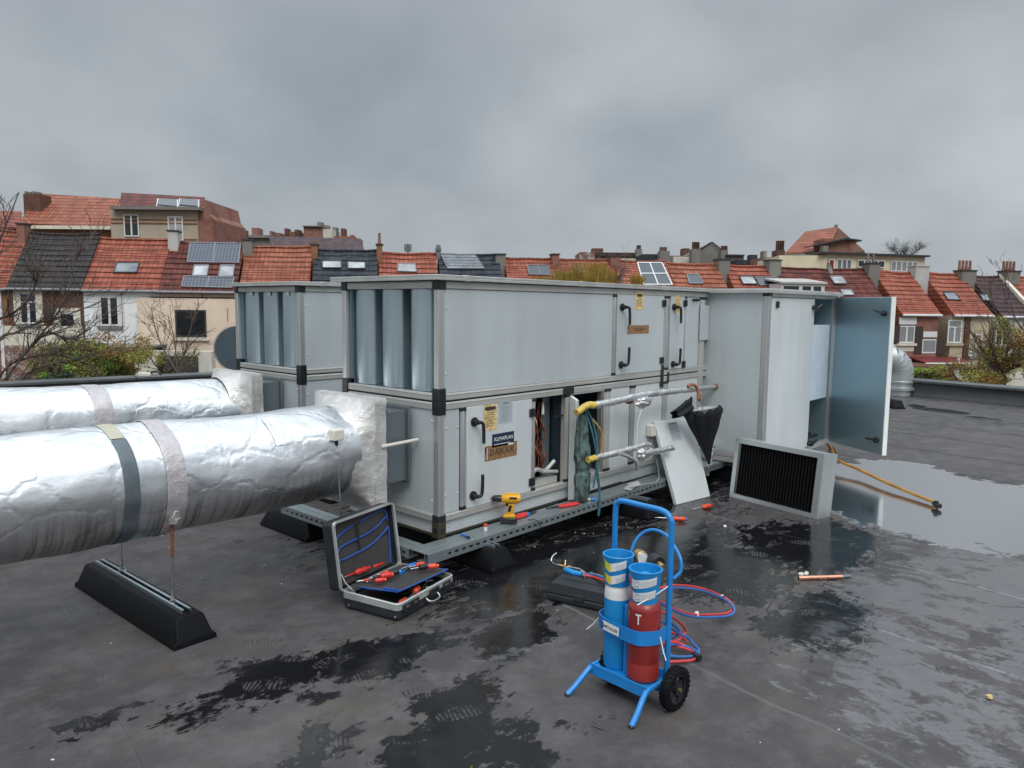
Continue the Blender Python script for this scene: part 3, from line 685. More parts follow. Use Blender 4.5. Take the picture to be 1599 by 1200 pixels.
# opened bay 1: coil, header pipe, orange capillaries; bay 2: dark chamber
xa, xb = xs(836.5), xs(882.5)
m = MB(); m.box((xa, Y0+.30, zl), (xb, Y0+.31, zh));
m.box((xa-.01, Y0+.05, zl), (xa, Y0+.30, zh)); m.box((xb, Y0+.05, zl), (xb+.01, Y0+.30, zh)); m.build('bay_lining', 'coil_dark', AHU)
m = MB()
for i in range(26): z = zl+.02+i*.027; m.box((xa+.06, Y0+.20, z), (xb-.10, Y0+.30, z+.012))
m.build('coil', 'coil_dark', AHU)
m = MB(); m.tube([(xa+.045, Y0+.10, zl+.10), (xa+.045, Y0+.10, zh-.01)], .022, 12); m.box((xb-.10, Y0+.14, zl), (xb-.02, Y0+.16, zh)); m.build('header_pipe', 'galv', AHU)
for k in range(6):
    m = MB(); bx = xa+.12+random.uniform(0, .12); pts = [(bx+random.uniform(-.02, .02), Y0+.12+random.uniform(-.03, .05), zh-.06-j*.085) for j in range(7)]
    m.tube(catmull(pts, 4), .0045, 6); m.build('capillary', 'orange_cable' if k % 3 else 'copper', AHU)
m = MB(); m.tube([(xa+.17, Y0+.08, zh-.14), (xa+.17, Y0+.08, zh-.08), (xa+.17, Y0+.08, zh-.05)], [.012, .010, .003], 10); m.build('distributor', 'white_paint', AHU)
m = MB(); m.tube(catmull([(xa+.0, Y0+.05, zl+.10), (xa+.08, Y0+.06, zl+.13), (xb-.14, Y0+.08, zl+.10), (xb-.04, Y0+.07, zl+.16)], 6), .016, 10); m.box((xa+.01, Y0+.05, zl+.0), (xb-.03, Y0+.12, zl+.05)); m.tube([(xa+.16, Y0+.07, zl+.10), (xb-.03, Y0+.05, zl+.08)], .014, 10); m.build('valve', 'alu_old', AHU)
m = MB(); m.box((xb-.12, Y0+.02, zh-.165), (xb, Y0+.035, zh-.155)); m.build('latch', 'black_plastic', AHU)
xa, xb = xs(889.5), xs(942.5)
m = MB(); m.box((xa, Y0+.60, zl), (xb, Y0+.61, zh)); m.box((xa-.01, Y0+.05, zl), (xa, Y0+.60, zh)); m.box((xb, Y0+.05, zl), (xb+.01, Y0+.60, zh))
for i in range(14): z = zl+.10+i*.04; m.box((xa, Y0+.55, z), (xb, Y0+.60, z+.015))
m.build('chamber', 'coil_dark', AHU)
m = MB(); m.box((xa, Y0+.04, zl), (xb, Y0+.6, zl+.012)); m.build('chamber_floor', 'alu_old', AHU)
m = MB(); m.box((xb-.03, Y0+.01, zl), (xb-.022, Y0+.05, zh)); m.box((xb-.012, Y0+.004, zl), (xb, Y0+.05, zh)); m.box((xa, Y0+.004, zh-.012), (xb-.012, Y0+.05, zh)); m.build('door_seal_frame', 'alu', AHU)
# rear unit
U2T = thing('air_handling_unit', 'second grey unit standing behind the front one, three tall splitters in its open end', 'air handling unit', (3.45, Y2, .19))
unit_shell(U2T, 3.45, Y2, 3.4, 1.08)
m = MB()
for (za, zc_) in ((zl, zh), (ul, uh)):
    for i in range(3):
        xa_ = 3.45+.05+i*1.12; m.box((xa_+.002, Y2+.010, za+.002), (xa_+1.11, Y2+.03, zc_-.002)); screws(m, [(xa_+.03, Y2+.01, zz) for zz in (za+.12, zc_-.12)]+[(xa_+.2, Y2+.01, zc_-.02), (xa_+.25, Y2+.01, za+.02)], (0, -1, 0))
m.build('side_panel', 'panel', U2T)
m = MB()
for px in (390, 418, 447): p = onx(px, 452, 3.45+.02); m.box((3.477, p.y-.03, p.z-.055), (3.4785, p.y+.02, p.z+.055))
m.build('paper_tab', 'white_paint', U2T)
# ------------------------------------------------------------------ perforated base frame
FR = thing('base_frame', 'galvanised slotted steel channel frame carrying the units on black blocks', 'steel frame', (2.83, Y0-.19, .13))
def channel(name, a, b, side, wd=.16, z0=.133, z1=.19):
    a, b, side = V(a), V(b), V(side); d = (b-a).normalized(); L_ = (b-a).length; t_ = .003
    m = MB(); up = V((0, 0, 1))
    m.prism([a+up*z1, a+up*(z1-t_), a+side*wd+up*(z1-t_), a+side*wd+up*z1], d*L_)
    m.prism([a+side*wd*.5+up*(z1+.004), a+side*wd*.5+up*z1, a+side*(wd*.5+.01)+up*z1, a+side*(wd*.5+.01)+up*(z1+.004)], d*L_)
    # web with slots: strips above and below the slots, pillars between
    zs0, zs1 = z0+.020, z0+.036
    def strip(s0, s1, za, zc_): m.prism([a+d*s0+up*za, a+d*s0+up*zc_, a+d*s0+side*t_+up*zc_, a+d*s0+side*t_+up*za], d*(s1-s0))
    strip(0, L_, z0, zs0); strip(0, L_, zs1, z1-t_)
    s_ = .0; 
    while s_ < L_: strip(s_, min(s_+.028, L_), zs0, zs1); s_ += .062
    m.prism([a+up*z0, a+up*(z0-t_), a+side*wd*.6+up*(z0-t_), a+side*wd*.6+up*z0], d*L_)
    m.prism([a+side*.03+up*(z0), a+side*.034+up*z0, a+side*.034+up*(z1-t_), a+side*.03+up*(z1-t_)], d*L_)
    return m.build(name, 'galv_channel', FR)
YF = 3.195; XF = 2.835
channel('long_channel', (XF+.002, YF, 0), (XC+.1, YF, 0), (0, 1, 0), .17)
channel('cross_channel', (XF-.003, YF+.172, 0), (XF-.003, 4.80, 0), (1, 0, 0), .12)
m = MB(); m.prism([(XF-.004, YF-.004, .131), (XF+.16, YF-.004, .131), (XF+.16, YF-.004, .192), (XF-.004, YF-.004, .192)], (0, .0035, 0)); m.build('corner_bracket', 'galv_channel', FR)
channel('cross_channel', (XC-.5, YF+.172, 0), (XC-.5, 4.5, 0), (1, 0, 0), .12)
for (x, y, L_, lab) in ((3.35, 3.55, 1.0, 'black support block poking out under the near corner of the slotted frame'), (2.90, 4.72, .62, 'black support block under the far left end of the slotted frame'),
                   (5.02, 3.42, .9, 'black support block under the frame behind the blue trolley handle'), (6.72, 3.2, 1.1, 'black support block under the cabinet corner beside the filter')):
    foot('support_block', lab, x, y, L_, H=.130, W=.22, group='black blocks under the steel frame')
for (x, y, L_, lab) in ((3.6, Y2+.4, 1.5, 'black support block under the rear unit'),): foot('support_block', lab, x, y, L_, H=.13, group='black blocks under the steel frame')
m = MB(); m.box((3.5, Y2+.05, .131), (6.8, Y2+1.0, .189)); m.build('plinth_channel', 'galv_channel', FR)
# ------------------------------------------------------------------ cabinet with open door
YCB = 2.79; CX0 = XC; CX1 = 8.34; CW = 1.6
CB = thing('plant_cabinet', 'tall light grey plant cabinet at the right end, its last door swung wide open', 'equipment cabinet', (CX0, YCB, .19))
cz0, cz1 = .20, 1.80
def cpx(px, row=560): return ony(px, row, YCB).x
m = MB(); m.box((CX0+.004, YCB+.055, cz0+.10), (CX0+.03, YCB+CW, cz1)); screws(m, [(CX0+.004, YCB+.08, z) for z in (.5, 1.0, 1.5, 1.72)]+[(CX0+.004, YCB+.3, 1.74), (CX0+.004, YCB+.5, .36)], (-1, 0, 0)); m.build('side_panel', 'panel', CB)
m = MB(); m.box((CX0-.002, YCB-.002, cz0), (CX0+.055, YCB+.052, cz1)); m.tube([(CX0+.004, YCB+.004, cz0), (CX0+.004, YCB+.004, cz1)], .009, 8); xe = cpx(1307); m.build('corner_post', 'alu', CB, bevel=.003); m = MB()
m.box((xe, YCB, cz0+.04), (CX1, YCB+.05, cz1)); m.build('corner_post', 'alu', CB, bevel=.003)
m = MB(); m.box((CX0-.006, YCB-.006, cz1-.035), (CX0+.07, YCB+.06, cz1+.006)); m.build('corner_block', 'black_plastic', CB, bevel=.005)
m = MB(); m.box((CX0+.0, YCB+.052, cz0), (CX0+.04, YCB+CW, cz0+.045)); m.box((CX0+.0, YCB+.052, cz0+.05), (CX0+.04, YCB+CW, cz0+.095)); m.build('rail', 'alu_old', CB, bevel=.003); m = MB(); m.box((CX0+.055, YCB, cz0), (CX1, YCB+.05, cz0+.04)); m.build('rail', 'alu_old', CB, bevel=.003); m = MB(); m.box((CX0+.055, YCB, cz1-.04), (CX1, YCB+.05, cz1-.001)); m.build('rail', 'alu_old', CB, bevel=.003)
m = MB(); xd0, xd1 = CX0+.06, cpx(1267); m.box((xd0, YCB-.006, cz0+.045), (xd1, YCB+.03, cz1-.045)); m.build('closed_door', 'panel_light', CB, bevel=.003)
m = MB(); m.box((CX0+.03, YCB+CW-.02, cz0), (CX1, YCB+CW, cz1)); m.box((CX1-.02, YCB+.05, cz0), (CX1, YCB+CW-.02, cz1)); m.box((CX0+.03, YCB+.05, cz0+.005), (CX1-.02, YCB+CW-.02, cz0+.03)); m.box((CX0+.03, YCB+.05, cz1-.03), (CX1-.02, YCB+CW-.02, cz1-.004))
m.box((CX0+.03, YCB+.85, cz0+.03), (CX1-.02, YCB+.87, cz1-.03)); m.build('lining', 'door_inner', CB)
yq = YCB+.06; q0, q1 = ony(1262, 560, yq), ony(1299, 560, yq); z1_, z0_ = ony(1285, 508, yq).z, ony(1285, 622, yq).z; m = MB(); m.box((q0.x, yq, z0_), (q1.x, yq+.35, z1_)); m.build('control_box', 'box_blue', CB, bevel=.006)
m = MB(); m.tube(catmull([(7.95, YCB+.12, .72), (7.95, YCB+.12, .60), (8.02, YCB+.14, .5), (8.0, YCB+.2, .3)], 5), .012); m.tube(catmull([(7.85, YCB+.12, .72), (7.86, YCB+.12, .55), (7.82, YCB+.14, .4), (7.9, YCB+.2, .3)], 5), .009); m.build('copper_pipe', 'copper', CB)
m = MB(); m.obox((8.0, YCB+.2, .31), (.1, 0, 0), (0, .08, 0), (0, 0, .03)); m.cyl((7.86, YCB+.08, .30), (8.14, YCB+.08, .30), .022); m.build('pump', 'black_plastic', CB, bevel=.01)
m = MB(); o_ = .05; m.box((CX0-o_, YCB-o_, cz1+.010), (CX1+.03, YCB+CW+o_, cz1+.024)); m.box((CX0-o_, YCB-o_, cz1-.006), (CX1+.03, YCB-o_+.008, cz1+.010)); m.box((CX0-o_, YCB-o_+.008, cz1-.006), (CX0-o_+.008, YCB+CW, cz1+.010))
m.box((CX0-o_+.02, YCB-o_+.02, cz1+.024), (CX1, YCB+CW, cz1+.036)); m.build('lid', 'lid', CB, bevel=.003)
# open door leaf
hx, hy = CX1-.01, YCB-.012; ang = math.atan2(-.67, -.45); dv = V((math.cos(ang), math.sin(ang), 0)); nv = V((dv.y, -dv.x, 0)); nv = nv if nv.x < 0 else -nv
m = MB(); DWd = .80; m.obox(V((hx, hy, 1.0))+dv*DWd/2, dv*DWd/2, nv*.022, (0, 0, .78)); door = m.build('open_door', 'door_inner', CB, bevel=.004)
m = MB(); m.obox(V((hx, hy, 1.0))+dv*(DWd+.006), dv*.005, nv*.024, (0, 0, .782)); m.obox(V((hx, hy, 1.0))+dv*DWd/2-nv*.0245, dv*DWd/2, nv*.002, (0, 0, .781)); m.build('door_edge', 'white_paint', CB, bevel=.001)
for z in (1.62, .36):
    c = V((hx, hy, z))+dv*(DWd-.07)+nv*.022; m = MB(); m.cyl(c, c+nv*.03, .028, n=14); m.tube([c+nv*.035+dv*.03, c+nv*.035-dv*.12+V((0, 0, .03 if z > 1 else 0))], .011, 8); m.cyl(c-nv*.044, c-nv*.075, .02, n=12); m.build('door_handle', 'black_plastic', CB)
for (px, py) in ((1272, 481), (1264, 692)):
    p = ony(px, py, YCB-.01); m = MB(); m.cyl((p.x-.04, YCB-.006, p.z), (p.x-.04, YCB-.05, p.z), .026, n=14); m.tube([(p.x-.06, YCB-.055, p.z-.01), (p.x+.06, YCB-.06, p.z+.03)], .013, 8); m.build('door_handle', 'black_plastic', CB)
p = ony(1212.5, 476, YCB); hinge_mb(p.x, YCB-.006, p.z).build('hinge', 'black_plastic', CB)
#@BG
# ------------------------------------------------------------------ background: terraced houses
def camp(lat, dep, z=0): return RT*lat+FW*dep+V((0, 0, z))
RO = camp(-24.8, 36); RD = (camp(56.4, 10)).normalized(); RN = V((-RD.y, RD.x, 0)); RN = RN if RN.dot(FW) > 0 else -RN
RUN = 2.7; UPV = V((0, 0, 1)); WALLY = 0.0
def row_t(px, py, off): p = onplane(px, py, RO+RN*off, RN); return (p-RO).dot(RD), p.z
def RP3(t, off, z): return V((RO.x, RO.y, 0))+RD*t+RN*off+V((0, 0, z))
def tiles(name, c1, c2, dark, row=.255, colw=.235, mossy=.0, lines=.8, vert=.35):
    n = NT(name); ang = math.atan2(RD.y, RD.x)
    Q = n.map(n.P, rot=(0, 0, -ang)); sx = n.n('SeparateXYZ'); n.l(Q, sx.inputs[0])
    zf = n.math('FRACT', n.math('DIVIDE', n.math('ADD', sx.outputs[2], n.math('MULTIPLY', n.noise(.6, 2), .10)), row))
    xf = n.math('FRACT', n.math('DIVIDE', sx.outputs[0], colw))
    zi = n.math('FLOOR', n.math('DIVIDE', sx.outputs[2], row)); xi = n.math('FLOOR', n.math('DIVIDE', sx.outputs[0], colw))
    cb = n.n('CombineXYZ'); n.l(zi, cb.inputs[0]); n.l(xi, cb.inputs[1]); wn = n.n('TexWhiteNoise'); n.l(cb.outputs[0], wn.inputs[0]); wn.noise_dimensions = '2D'
    big = n.noise(.45, 5, .65)
    f = n.math('ADD', n.math('MULTIPLY', wn.outputs[0], .45), n.math('MULTIPLY', big, .55))
    c = n.ramp(f, ((.25, c1), (.75, c2)))
    stain = n.step(n.noise(1.1, 6, .7, v=n.map(n.P, sc=(1, 1, .5))), .52, .75); c = n.mix(n.math('MULTIPLY', stain, .55), c, dark)
    if mossy: c = n.mix(n.math('MULTIPLY', n.step(n.noise(1.6, 6, .7), .52, .7), mossy), c, (.06, .055, .02))
    # course lines paint in the shade under tile overlaps, plus joints between columns
    tile_shade = n.step(n.math('ABSOLUTE', n.math('SUBTRACT', zf, .5)), .34, .47); vl = n.step(n.math('ABSOLUTE', n.math('SUBTRACT', xf, .5)), .33, .48)
    c = n.mix(n.math('MULTIPLY', tile_shade, lines), c, tuple(x*.22 for x in dark)); c = n.mix(n.math('MULTIPLY', vl, vert), c, tuple(x*.4 for x in dark))
    h = n.math('ADD', n.math('MULTIPLY', zf, -.03), n.math('MULTIPLY', n.math('SINE', n.math('MULTIPLY', xf, 6.283)), .02))
    b = n.n('Bump'); n.l(h, b.inputs['Height']); b.inputs['Strength'].default_value = .6; b.inputs['Distance'].default_value = 1
    MATS[name] = n.set(col=c, rough=.62, nrm=b.outputs[0], spec=.3)
tiles('tile_red', (.23, .056, .034), (.37, .108, .062), (.11, .042, .03))
tiles('tile_orange', (.24, .068, .038), (.37, .125, .070), (.13, .045, .03), mossy=.15)
tiles('tile_darkred', (.085, .022, .018), (.19, .050, .034), (.045, .018, .015))
tiles('tile_brown', (.022, .019, .020), (.050, .042, .040), (.016, .013, .012))
tiles('tile_purple', (.045, .028, .034), (.105, .055, .056), (.03, .02, .022))
tiles('tile_slate', (.020, .026, .034), (.045, .055, .068), (.014, .017, .022), row=.19, colw=.3)
def brick(name, c1, c2, mort, scale=1.0, worn=0):
    n = NT(name); ang = math.atan2(RD.y, RD.x); Q = n.map(n.P, rot=(0, 0, -ang)); sx = n.n('SeparateXYZ'); n.l(Q, sx.inputs[0]); cb = n.n('CombineXYZ')
    n.l(n.math('ADD', sx.outputs[0], sx.outputs[1]), cb.inputs[0]); n.l(sx.outputs[2], cb.inputs[1])
    bt = n.n('TexBrick'); n.l(cb.outputs[0], bt.inputs[0]); bt.inputs['Scale'].default_value = 1; bt.inputs['Brick Width'].default_value = .22*scale; bt.inputs['Row Height'].default_value = .075*scale; bt.inputs['Mortar Size'].default_value = .010
    bt.inputs['Color1'].default_value = (*c1, 1); bt.inputs['Color2'].default_value = (*c2, 1); bt.inputs['Mortar'].default_value = (*mort, 1)
    c = n.mix(n.step(n.noise(.9, 6, .7), .45, .8), bt.outputs[0], tuple(x*.45 for x in c1))
    if worn: c = n.mix(n.step(n.noise(2.5, 6, .75), .48, .62), c, (.45, .42, .38))
    MATS[name] = n.set(col=c, rough=.85, nrm=n.bump(n.noise(20, 4), .3, .01), spec=.2)
brick('brick_brown', (.115, .045, .032), (.16, .07, .05), (.14, .11, .09))
brick('brick_orange', (.26, .10, .05), (.34, .15, .07), (.24, .18, .13))
brick('brick_red', (.25, .085, .06), (.32, .13, .09), (.26, .21, .18))
brick('brick_worn', (.20, .08, .06), (.26, .12, .09), (.24, .2, .18), worn=1)
def render_mat(name, col, stain=.5):
    n = NT(name); f = n.noise(.8, 6, .65); st = n.step(n.noise(1.5, 7, .75, v=n.map(n.P, sc=(1.5, 1.5, .35))), .50, .78)
    c = n.ramp(f, ((.3, tuple(x*.85 for x in col)), (.7, tuple(min(1, x*1.08) for x in col))))
    c = n.mix(n.math('MULTIPLY', st, stain), c, tuple(x*.45 for x in col))
    MATS[name] = n.set(col=c, rough=.85, nrm=n.bump(n.noise(25, 4), .25, .01), spec=.2)
render_mat('wall_white', (.86, .88, .90), .25); render_mat('wall_peach', (.78, .63, .50), .15); render_mat('wall_beige', (.52, .43, .30), .25); render_mat('wall_cream', (.74, .66, .47), .25)
render_mat('wall_creamwhite', (.62, .59, .51), .45); render_mat('concrete', (.22, .21, .19), .7); render_mat('concrete_white', (.50, .49, .46), .6); render_mat('trim_cream', (.72, .68, .56), .4); render_mat('wall_stone', (.44, .39, .30), .5)
simple('pvc_white', (.70, .71, .72), .4, var=.05); simple('wood_brown', (.08, .04, .025), .6); simple('lead', (.22, .23, .25), .5, .4); simple('shutter_brown', (.05, .035, .03), .6)
simple('flat_dark', (.035, .037, .04), .6); simple('maroon', (.15, .02, .02), .6); simple('curtain_red', (.20, .02, .02), .7)
def glass(name, col, rough=.06, curtain=None):
    n = NT(name)
    if curtain:
        sx = n.n('SeparateXYZ'); n.l(n.map(n.P, rot=(0, 0, -math.atan2(RD.y, RD.x))), sx.inputs[0])
        fo = n.math('SINE', n.math('ADD', n.math('MULTIPLY', sx.outputs[0], 60), n.math('MULTIPLY', n.noise(3, 3), 6)))
        c = n.mix(n.step(fo, -1, 1), tuple(x*.6 for x in curtain), curtain)
        MATS[name] = n.set(col=c, rough=.25, spec=.6)
    else: MATS[name] = n.set(col=n.ramp(n.noise(1.5, 4), ((.35, tuple(x*.6 for x in col)), (.7, tuple(x*1.5 for x in col)))), rough=rough, spec=.7, nrm=n.bump(n.noise(1.2, 2), .05, .02))
glass('pane_dark', (.018, .020, .022)); glass('pane_sky', (.16, .18, .20), .12); glass('pane_bright', (.36, .38, .40), .2); glass('pane_curtain', (.1, .1, .1), curtain=(.30, .32, .32))
n = NT('solar_cells'); sx = n.n('SeparateXYZ'); n.l(n.map(n.P, rot=(0, 0, -math.atan2(RD.y, RD.x))), sx.inputs[0])
gx = n.step(n.math('ABSOLUTE', n.math('SUBTRACT', n.math('FRACT', n.math('DIVIDE', sx.outputs[0], .165)), .5)), .40, .47); gz = n.step(n.math('ABSOLUTE', n.math('SUBTRACT', n.math('FRACT', n.math('DIVIDE', sx.outputs[2], .118)), .5)), .40, .47)
MATS['solar_cells'] = n.set(col=n.mix(n.math('MULTIPLY', n.math('MAXIMUM', gx, gz), .8), (.030, .040, .060), (.19, .22, .26)), rough=.18, spec=.7)
simple('solar_plain', (.045, .06, .08), .14, var=.05, spec=.8)

class House:
    """one house of the terrace; ridge columns in the photo's pixels fix its place along the row, the row line fixes its distance"""
    def __init__(s, name, label, cat, r0, r1, ridge, eave, roofmat, wallmat, group='terraced houses behind the roof', chim=None, off=0.0, sag=.05, run=RUN, gutter='lead'):
        s.t0, s.zr0 = row_t(r0, ridge[0], run+off); s.t1, s.zr1 = row_t(r1, ridge[1], run+off); s.off = off; s.run = run
        ecol = 800+1162*(RD*0).x
        s.ze = row_z((r0+r1)/2, eave, off)
        c = RP3((s.t0+s.t1)/2, off, -6.0)
        s.t = thing(name, label, cat, tuple(c), group)
        W = s.t1-s.t0
        m = MB(); pl = [(off, -6.0), (off, s.ze-.10), (off+run, (s.zr0+s.zr1)/2-.12), (off+2*run, s.ze-.1), (off+2*run, -6.0)]
        m.prism([RP3(s.t0+.01, o, z) for o, z in pl], RD*(W-.02)); s.wall = m.build('wall', wallmat, s.t, smooth=False)
        # stepped courses of tiles with a slightly sagging ridge
        m = MB(); rows = max(6, int((s.zr0-s.ze)/.255)); k = 14
        def zr(f): return s.zr0*(1-f)+s.zr1*f-sag*math.sin(math.pi*f)+mnoise.noise(V((s.t0+f*W, off, 3)))*.05
        vs = []
        for j in range(rows+1):
            for lip in (0, 1):
                for i in range(k+1):
                    f = i/k; g = j/rows; o = off-.18*(1-g)+run*g; z = s.ze-.16*(1-g)+(zr(f)-s.ze)*g
                    vs.append(RP3(s.t0+W*f, o-(.0 if lip == 0 else .015), z+(0 if lip == 0 else .035)+mnoise.noise(V((s.t0*3+f*W*2, j, 1)))*.012))
        fs = []; n_ = k+1
        for j in range(rows*2+1):
            for i in range(k): a = j*n_+i; fs.append((a, a+1, a+1+n_, a+n_))
        m.add(vs, fs)
        m.add([RP3(s.t0, off+run, zr(0)+.03), RP3(s.t1, off+run, zr(1)+.03), RP3(s.t1, off+2*run+.1, s.ze-.1), RP3(s.t0, off+2*run+.1, s.ze-.1)], [(0, 1, 2, 3)])
        for side in (s.t0, s.t1):
            f = 0 if side == s.t0 else 1
            m.add([RP3(side, off-.18, s.ze-.16), RP3(side, off+run, zr(f)+.03), RP3(side, off+2*run, s.ze-.16)], [(0, 1, 2)])
        # ridge tiles
        q = int(W/.42)
        for i in range(q):
            a = RP3(s.t0+W*i/q, off+run, zr(i/q)+.035); b = RP3(s.t0+W*(i+1)/q, off+run, zr((i+1)/q)+.02); m.tube([a, b], .085, 6)
        s.roof = m.build('roof', roofmat, s.t, smooth=False, recalc=False)
        if gutter: m = MB(); m.tube([RP3(s.t0, off-.24, s.ze-.20), RP3(s.t1, off-.24, s.ze-.20)], .07, 8); m.build('gutter', gutter, s.t)
        s.rp = RP3(s.t0, off, s.ze); s.zr = (s.zr0+s.zr1)/2
        s.rn = (RN*(-(s.zr-s.ze))+UPV*run).normalized()
    def onroof(s, px, py): return onplane(px, py, s.rp, s.rn)
    def onwall(s, px, py, d=0): return onplane(px, py, RP3(0, s.off-d, 0), RN)
    def win(s, x0, y0, x1, y1, style='cross', frame='pvc_white', pane='pane_dark', sill=True, surround=None, d=0, lab=None):
        a = s.onwall(x0, y0, d); b = s.onwall(x1, y1, d); ta, tb = [(p-RO).dot(RD) for p in (a, b)]; za, zb_ = b.z, a.z; o = s.off-d
        def bx(m, t0, t1, z0, z1, o0, o1): m.prism([RP3(t0, o0, z0), RP3(t1, o0, z0), RP3(t1, o0, z1), RP3(t0, o0, z1)], RN*(o1-o0))
        f = .075
        m = MB()
        for q in ((ta, ta+f, za, zb_), (tb-f, tb, za, zb_), (ta+f, tb-f, zb_-f, zb_), (ta+f, tb-f, za, za+f)): bx(m, *q, o-.03, o+.02)
        w_, h_ = tb-ta, zb_-za
        if style in ('cross', 'tee'): bx(m, ta+f, tb-f, zb_-h_*.30-.04, zb_-h_*.30+.03, o-.025, o+.02)
        if style in ('cross', 'two', 'tee'): zt_ = zb_-h_*.30-.04 if style in ('cross', 'tee') else zb_-f; bx(m, (ta+tb)/2-.055, (ta+tb)/2+.055, za+f, zt_, o-.025, o+.02)
        if style == 'three':
            for q in (1/3, 2/3): bx(m, ta+w_*q-.04, ta+w_*q+.04, za+f, zb_-f, o-.025, o+.02)
        fr = m.build('window', frame, s.t, smooth=False)
        if lab: fr['label'] = lab
        m = MB(); bx(m, ta+.01, tb-.01, za+.01, zb_-.01, o-.008, o+.006); m.build('pane', pane, fr, smooth=False)
        if sill: m = MB(); bx(m, ta-.12, tb+.12, za-.16, za-.02, o-.13, o-.001); m.build('sill', 'concrete' if sill is True else sill, fr, smooth=False)
        if surround:
            g = .24; m = MB()
            for q in ((ta-g, ta-.001, za-.02, zb_+g), (tb+.001, tb+g, za-.02, zb_+g), (ta-.001, tb+.001, zb_+.001, zb_+g)): bx(m, *q, o-.035, o-.001)
            m.build('surround', surround, fr, smooth=False)
        return fr
    def patch(s, name, x0, y0, x1, y1, mat, d=0, th=.02, o1=0, lab=None, parent=None):
        a = s.onwall(x0, y0, d); b = s.onwall(x1, y1, d); ta, tb = [(p-RO).dot(RD) for p in (a, b)]; o = s.off-d
        m = MB(); m.prism([RP3(ta, o-th, b.z), RP3(tb, o-th, b.z), RP3(tb, o-th, a.z), RP3(ta, o-th, a.z)], RN*(th-.0015+o1)); r = m.build(name, mat, parent or s.t, smooth=False)
        if lab: r['label'] = lab
        return r
    def onroof_quad(s, name, pts, fmat, pmat, grid=(1, 1), fw=.06, h=.09, lab=None, sub='pane'):
        P_ = [s.onroof(*p) for p in pts]      # tl tr br bl
        m = MB(); e = s.rn*h
        m.prism(P_, e*.6)
        nx, ny = grid
        def at(u, v): return P_[0].lerp(P_[1], u).lerp(P_[3].lerp(P_[2], u), v)
        for i in range(nx+1):
            c_ = [at(i/nx, 0), at(i/nx, 1)]; dd = (P_[1]-P_[0]).normalized()*fw/2; m.prism([c_[0]-dd, c_[0]+dd, c_[1]+dd, c_[1]-dd], e)
        for j in range(ny+1):
            c_ = [at(0, j/ny), at(1, j/ny)]; dd = (P_[3]-P_[0]).normalized()*fw/2; m.prism([c_[0]-dd, c_[0]+dd, c_[1]+dd, c_[1]-dd], e*1.01)
        r = m.build(name, fmat, s.t, smooth=False)
        if lab: r['label'] = lab
        m = MB(); m.prism([p+e*.6+s.rn*.002 for p in P_], s.rn*.012); m.build(sub, pmat, r, smooth=False)
        return r
    def chimney(s, x0, y0, x1, y1, mat='concrete', pots=0, cap='flat_dark', potmat='brick_red', dep=.55, offs=None, lab=None):
        off = s.off+s.run*(1 if offs is None else offs)
        ta, z1 = row_t(x0, y0, off); tb, _ = row_t(x1, y0, off); _, z0 = row_t(x0, y1, off); z0 -= .8
        m = MB(); m.prism([RP3(ta, off-dep, z0), RP3(tb, off-dep, z0), RP3(tb, off+dep*.4, z0), RP3(ta, off+dep*.4, z0)], (0, 0, z1-z0))
        ch = m.build('chimney', mat, s.roof, smooth=False)
        if lab: ch['label'] = lab
        m = MB(); e = .05; m.prism([RP3(ta-e, off-dep-e, z1+.002), RP3(tb+e, off-dep-e, z1+.002), RP3(tb+e, off+dep*.4+e, z1+.002), RP3(ta-e, off+dep*.4+e, z1+.002)], (0, 0, .07)); m.build('chimney_cap', cap, s.roof, smooth=False)
        for i in range(pots):
            c = RP3(ta+(tb-ta)*(i+.5)/pots, off-.1, z1+.07); m = MB(); r = min(.09, (tb-ta)/pots*.36); m.tube([c, c+UPV*.30, c+UPV*.62], [r*1.1, r*.9, r*.85], 10); m.build('chimney_pot', potmat, s.roof)
        return ch
def row_z(px, py, off): return row_t(px, py, off)[1]
def ev(px): return 451+(487-451)*(px-250)/(1400-250)
H = {}
H[0] = House('brick_house', 'red tiled terraced house cut off by the left edge of the picture', 'house', -45, 47, (352, 366), 446, 'tile_red', 'brick_orange')
H[0].chimney(33, 352, 45, 392, 'brick_red', 0)
H[1] = House('brick_house', 'brown brick terraced house with a near-black tiled roof and cream window surrounds', 'house', 47, 157, (365, 367), 446.5, 'tile_brown', 'brick_brown')
H[1].win(29, 457, 60, 506, 'cross', surround='trim_cream'); H[1].win(92, 489, 119, 523, 'one', surround='trim_cream')
H[1].patch('painted_band', 6, 509, 131, 540, 'trim_cream', th=.03); H[1].patch('lower_wall', 6, 540, 131, 600, 'brick_worn', th=.025)
H[1].patch('downpipe', 2, 448, 6, 600, 'pvc_white', th=.09)
H[2] = House('rendered_house', 'white rendered terraced house with one skylight in its red roof', 'house', 157, 268, (373, 376), 449, 'tile_red', 'wall_white')
H[2].win(155, 463, 187, 509, 'two', surround='pvc_white'); H[2].win(220, 496, 237, 529, 'one', surround='pvc_white', sill=False)
H[2].onroof_quad('skylight', [(183, 412), (218, 412), (214, 427), (178, 427)], 'flat_dark', 'pane_sky', lab=None)
H[2].patch('downpipe', 190, 450, 193, 520, 'lead', th=.1)
H[2].chimney(266, 363, 281, 402, 'concrete_white', 0, cap='flat_dark')
H[3] = House('rendered_house', 'peach rendered house with a flat annex and solar panels above and below two skylights', 'house', 268, 382, (379, 381), 451, 'tile_darkred', 'wall_peach')
H[3].onroof_quad('solar_panel', [(297, 381), (376, 381), (373, 412), (293, 411)], 'lead', 'solar_cells', (2, 1), .05, sub='cells')
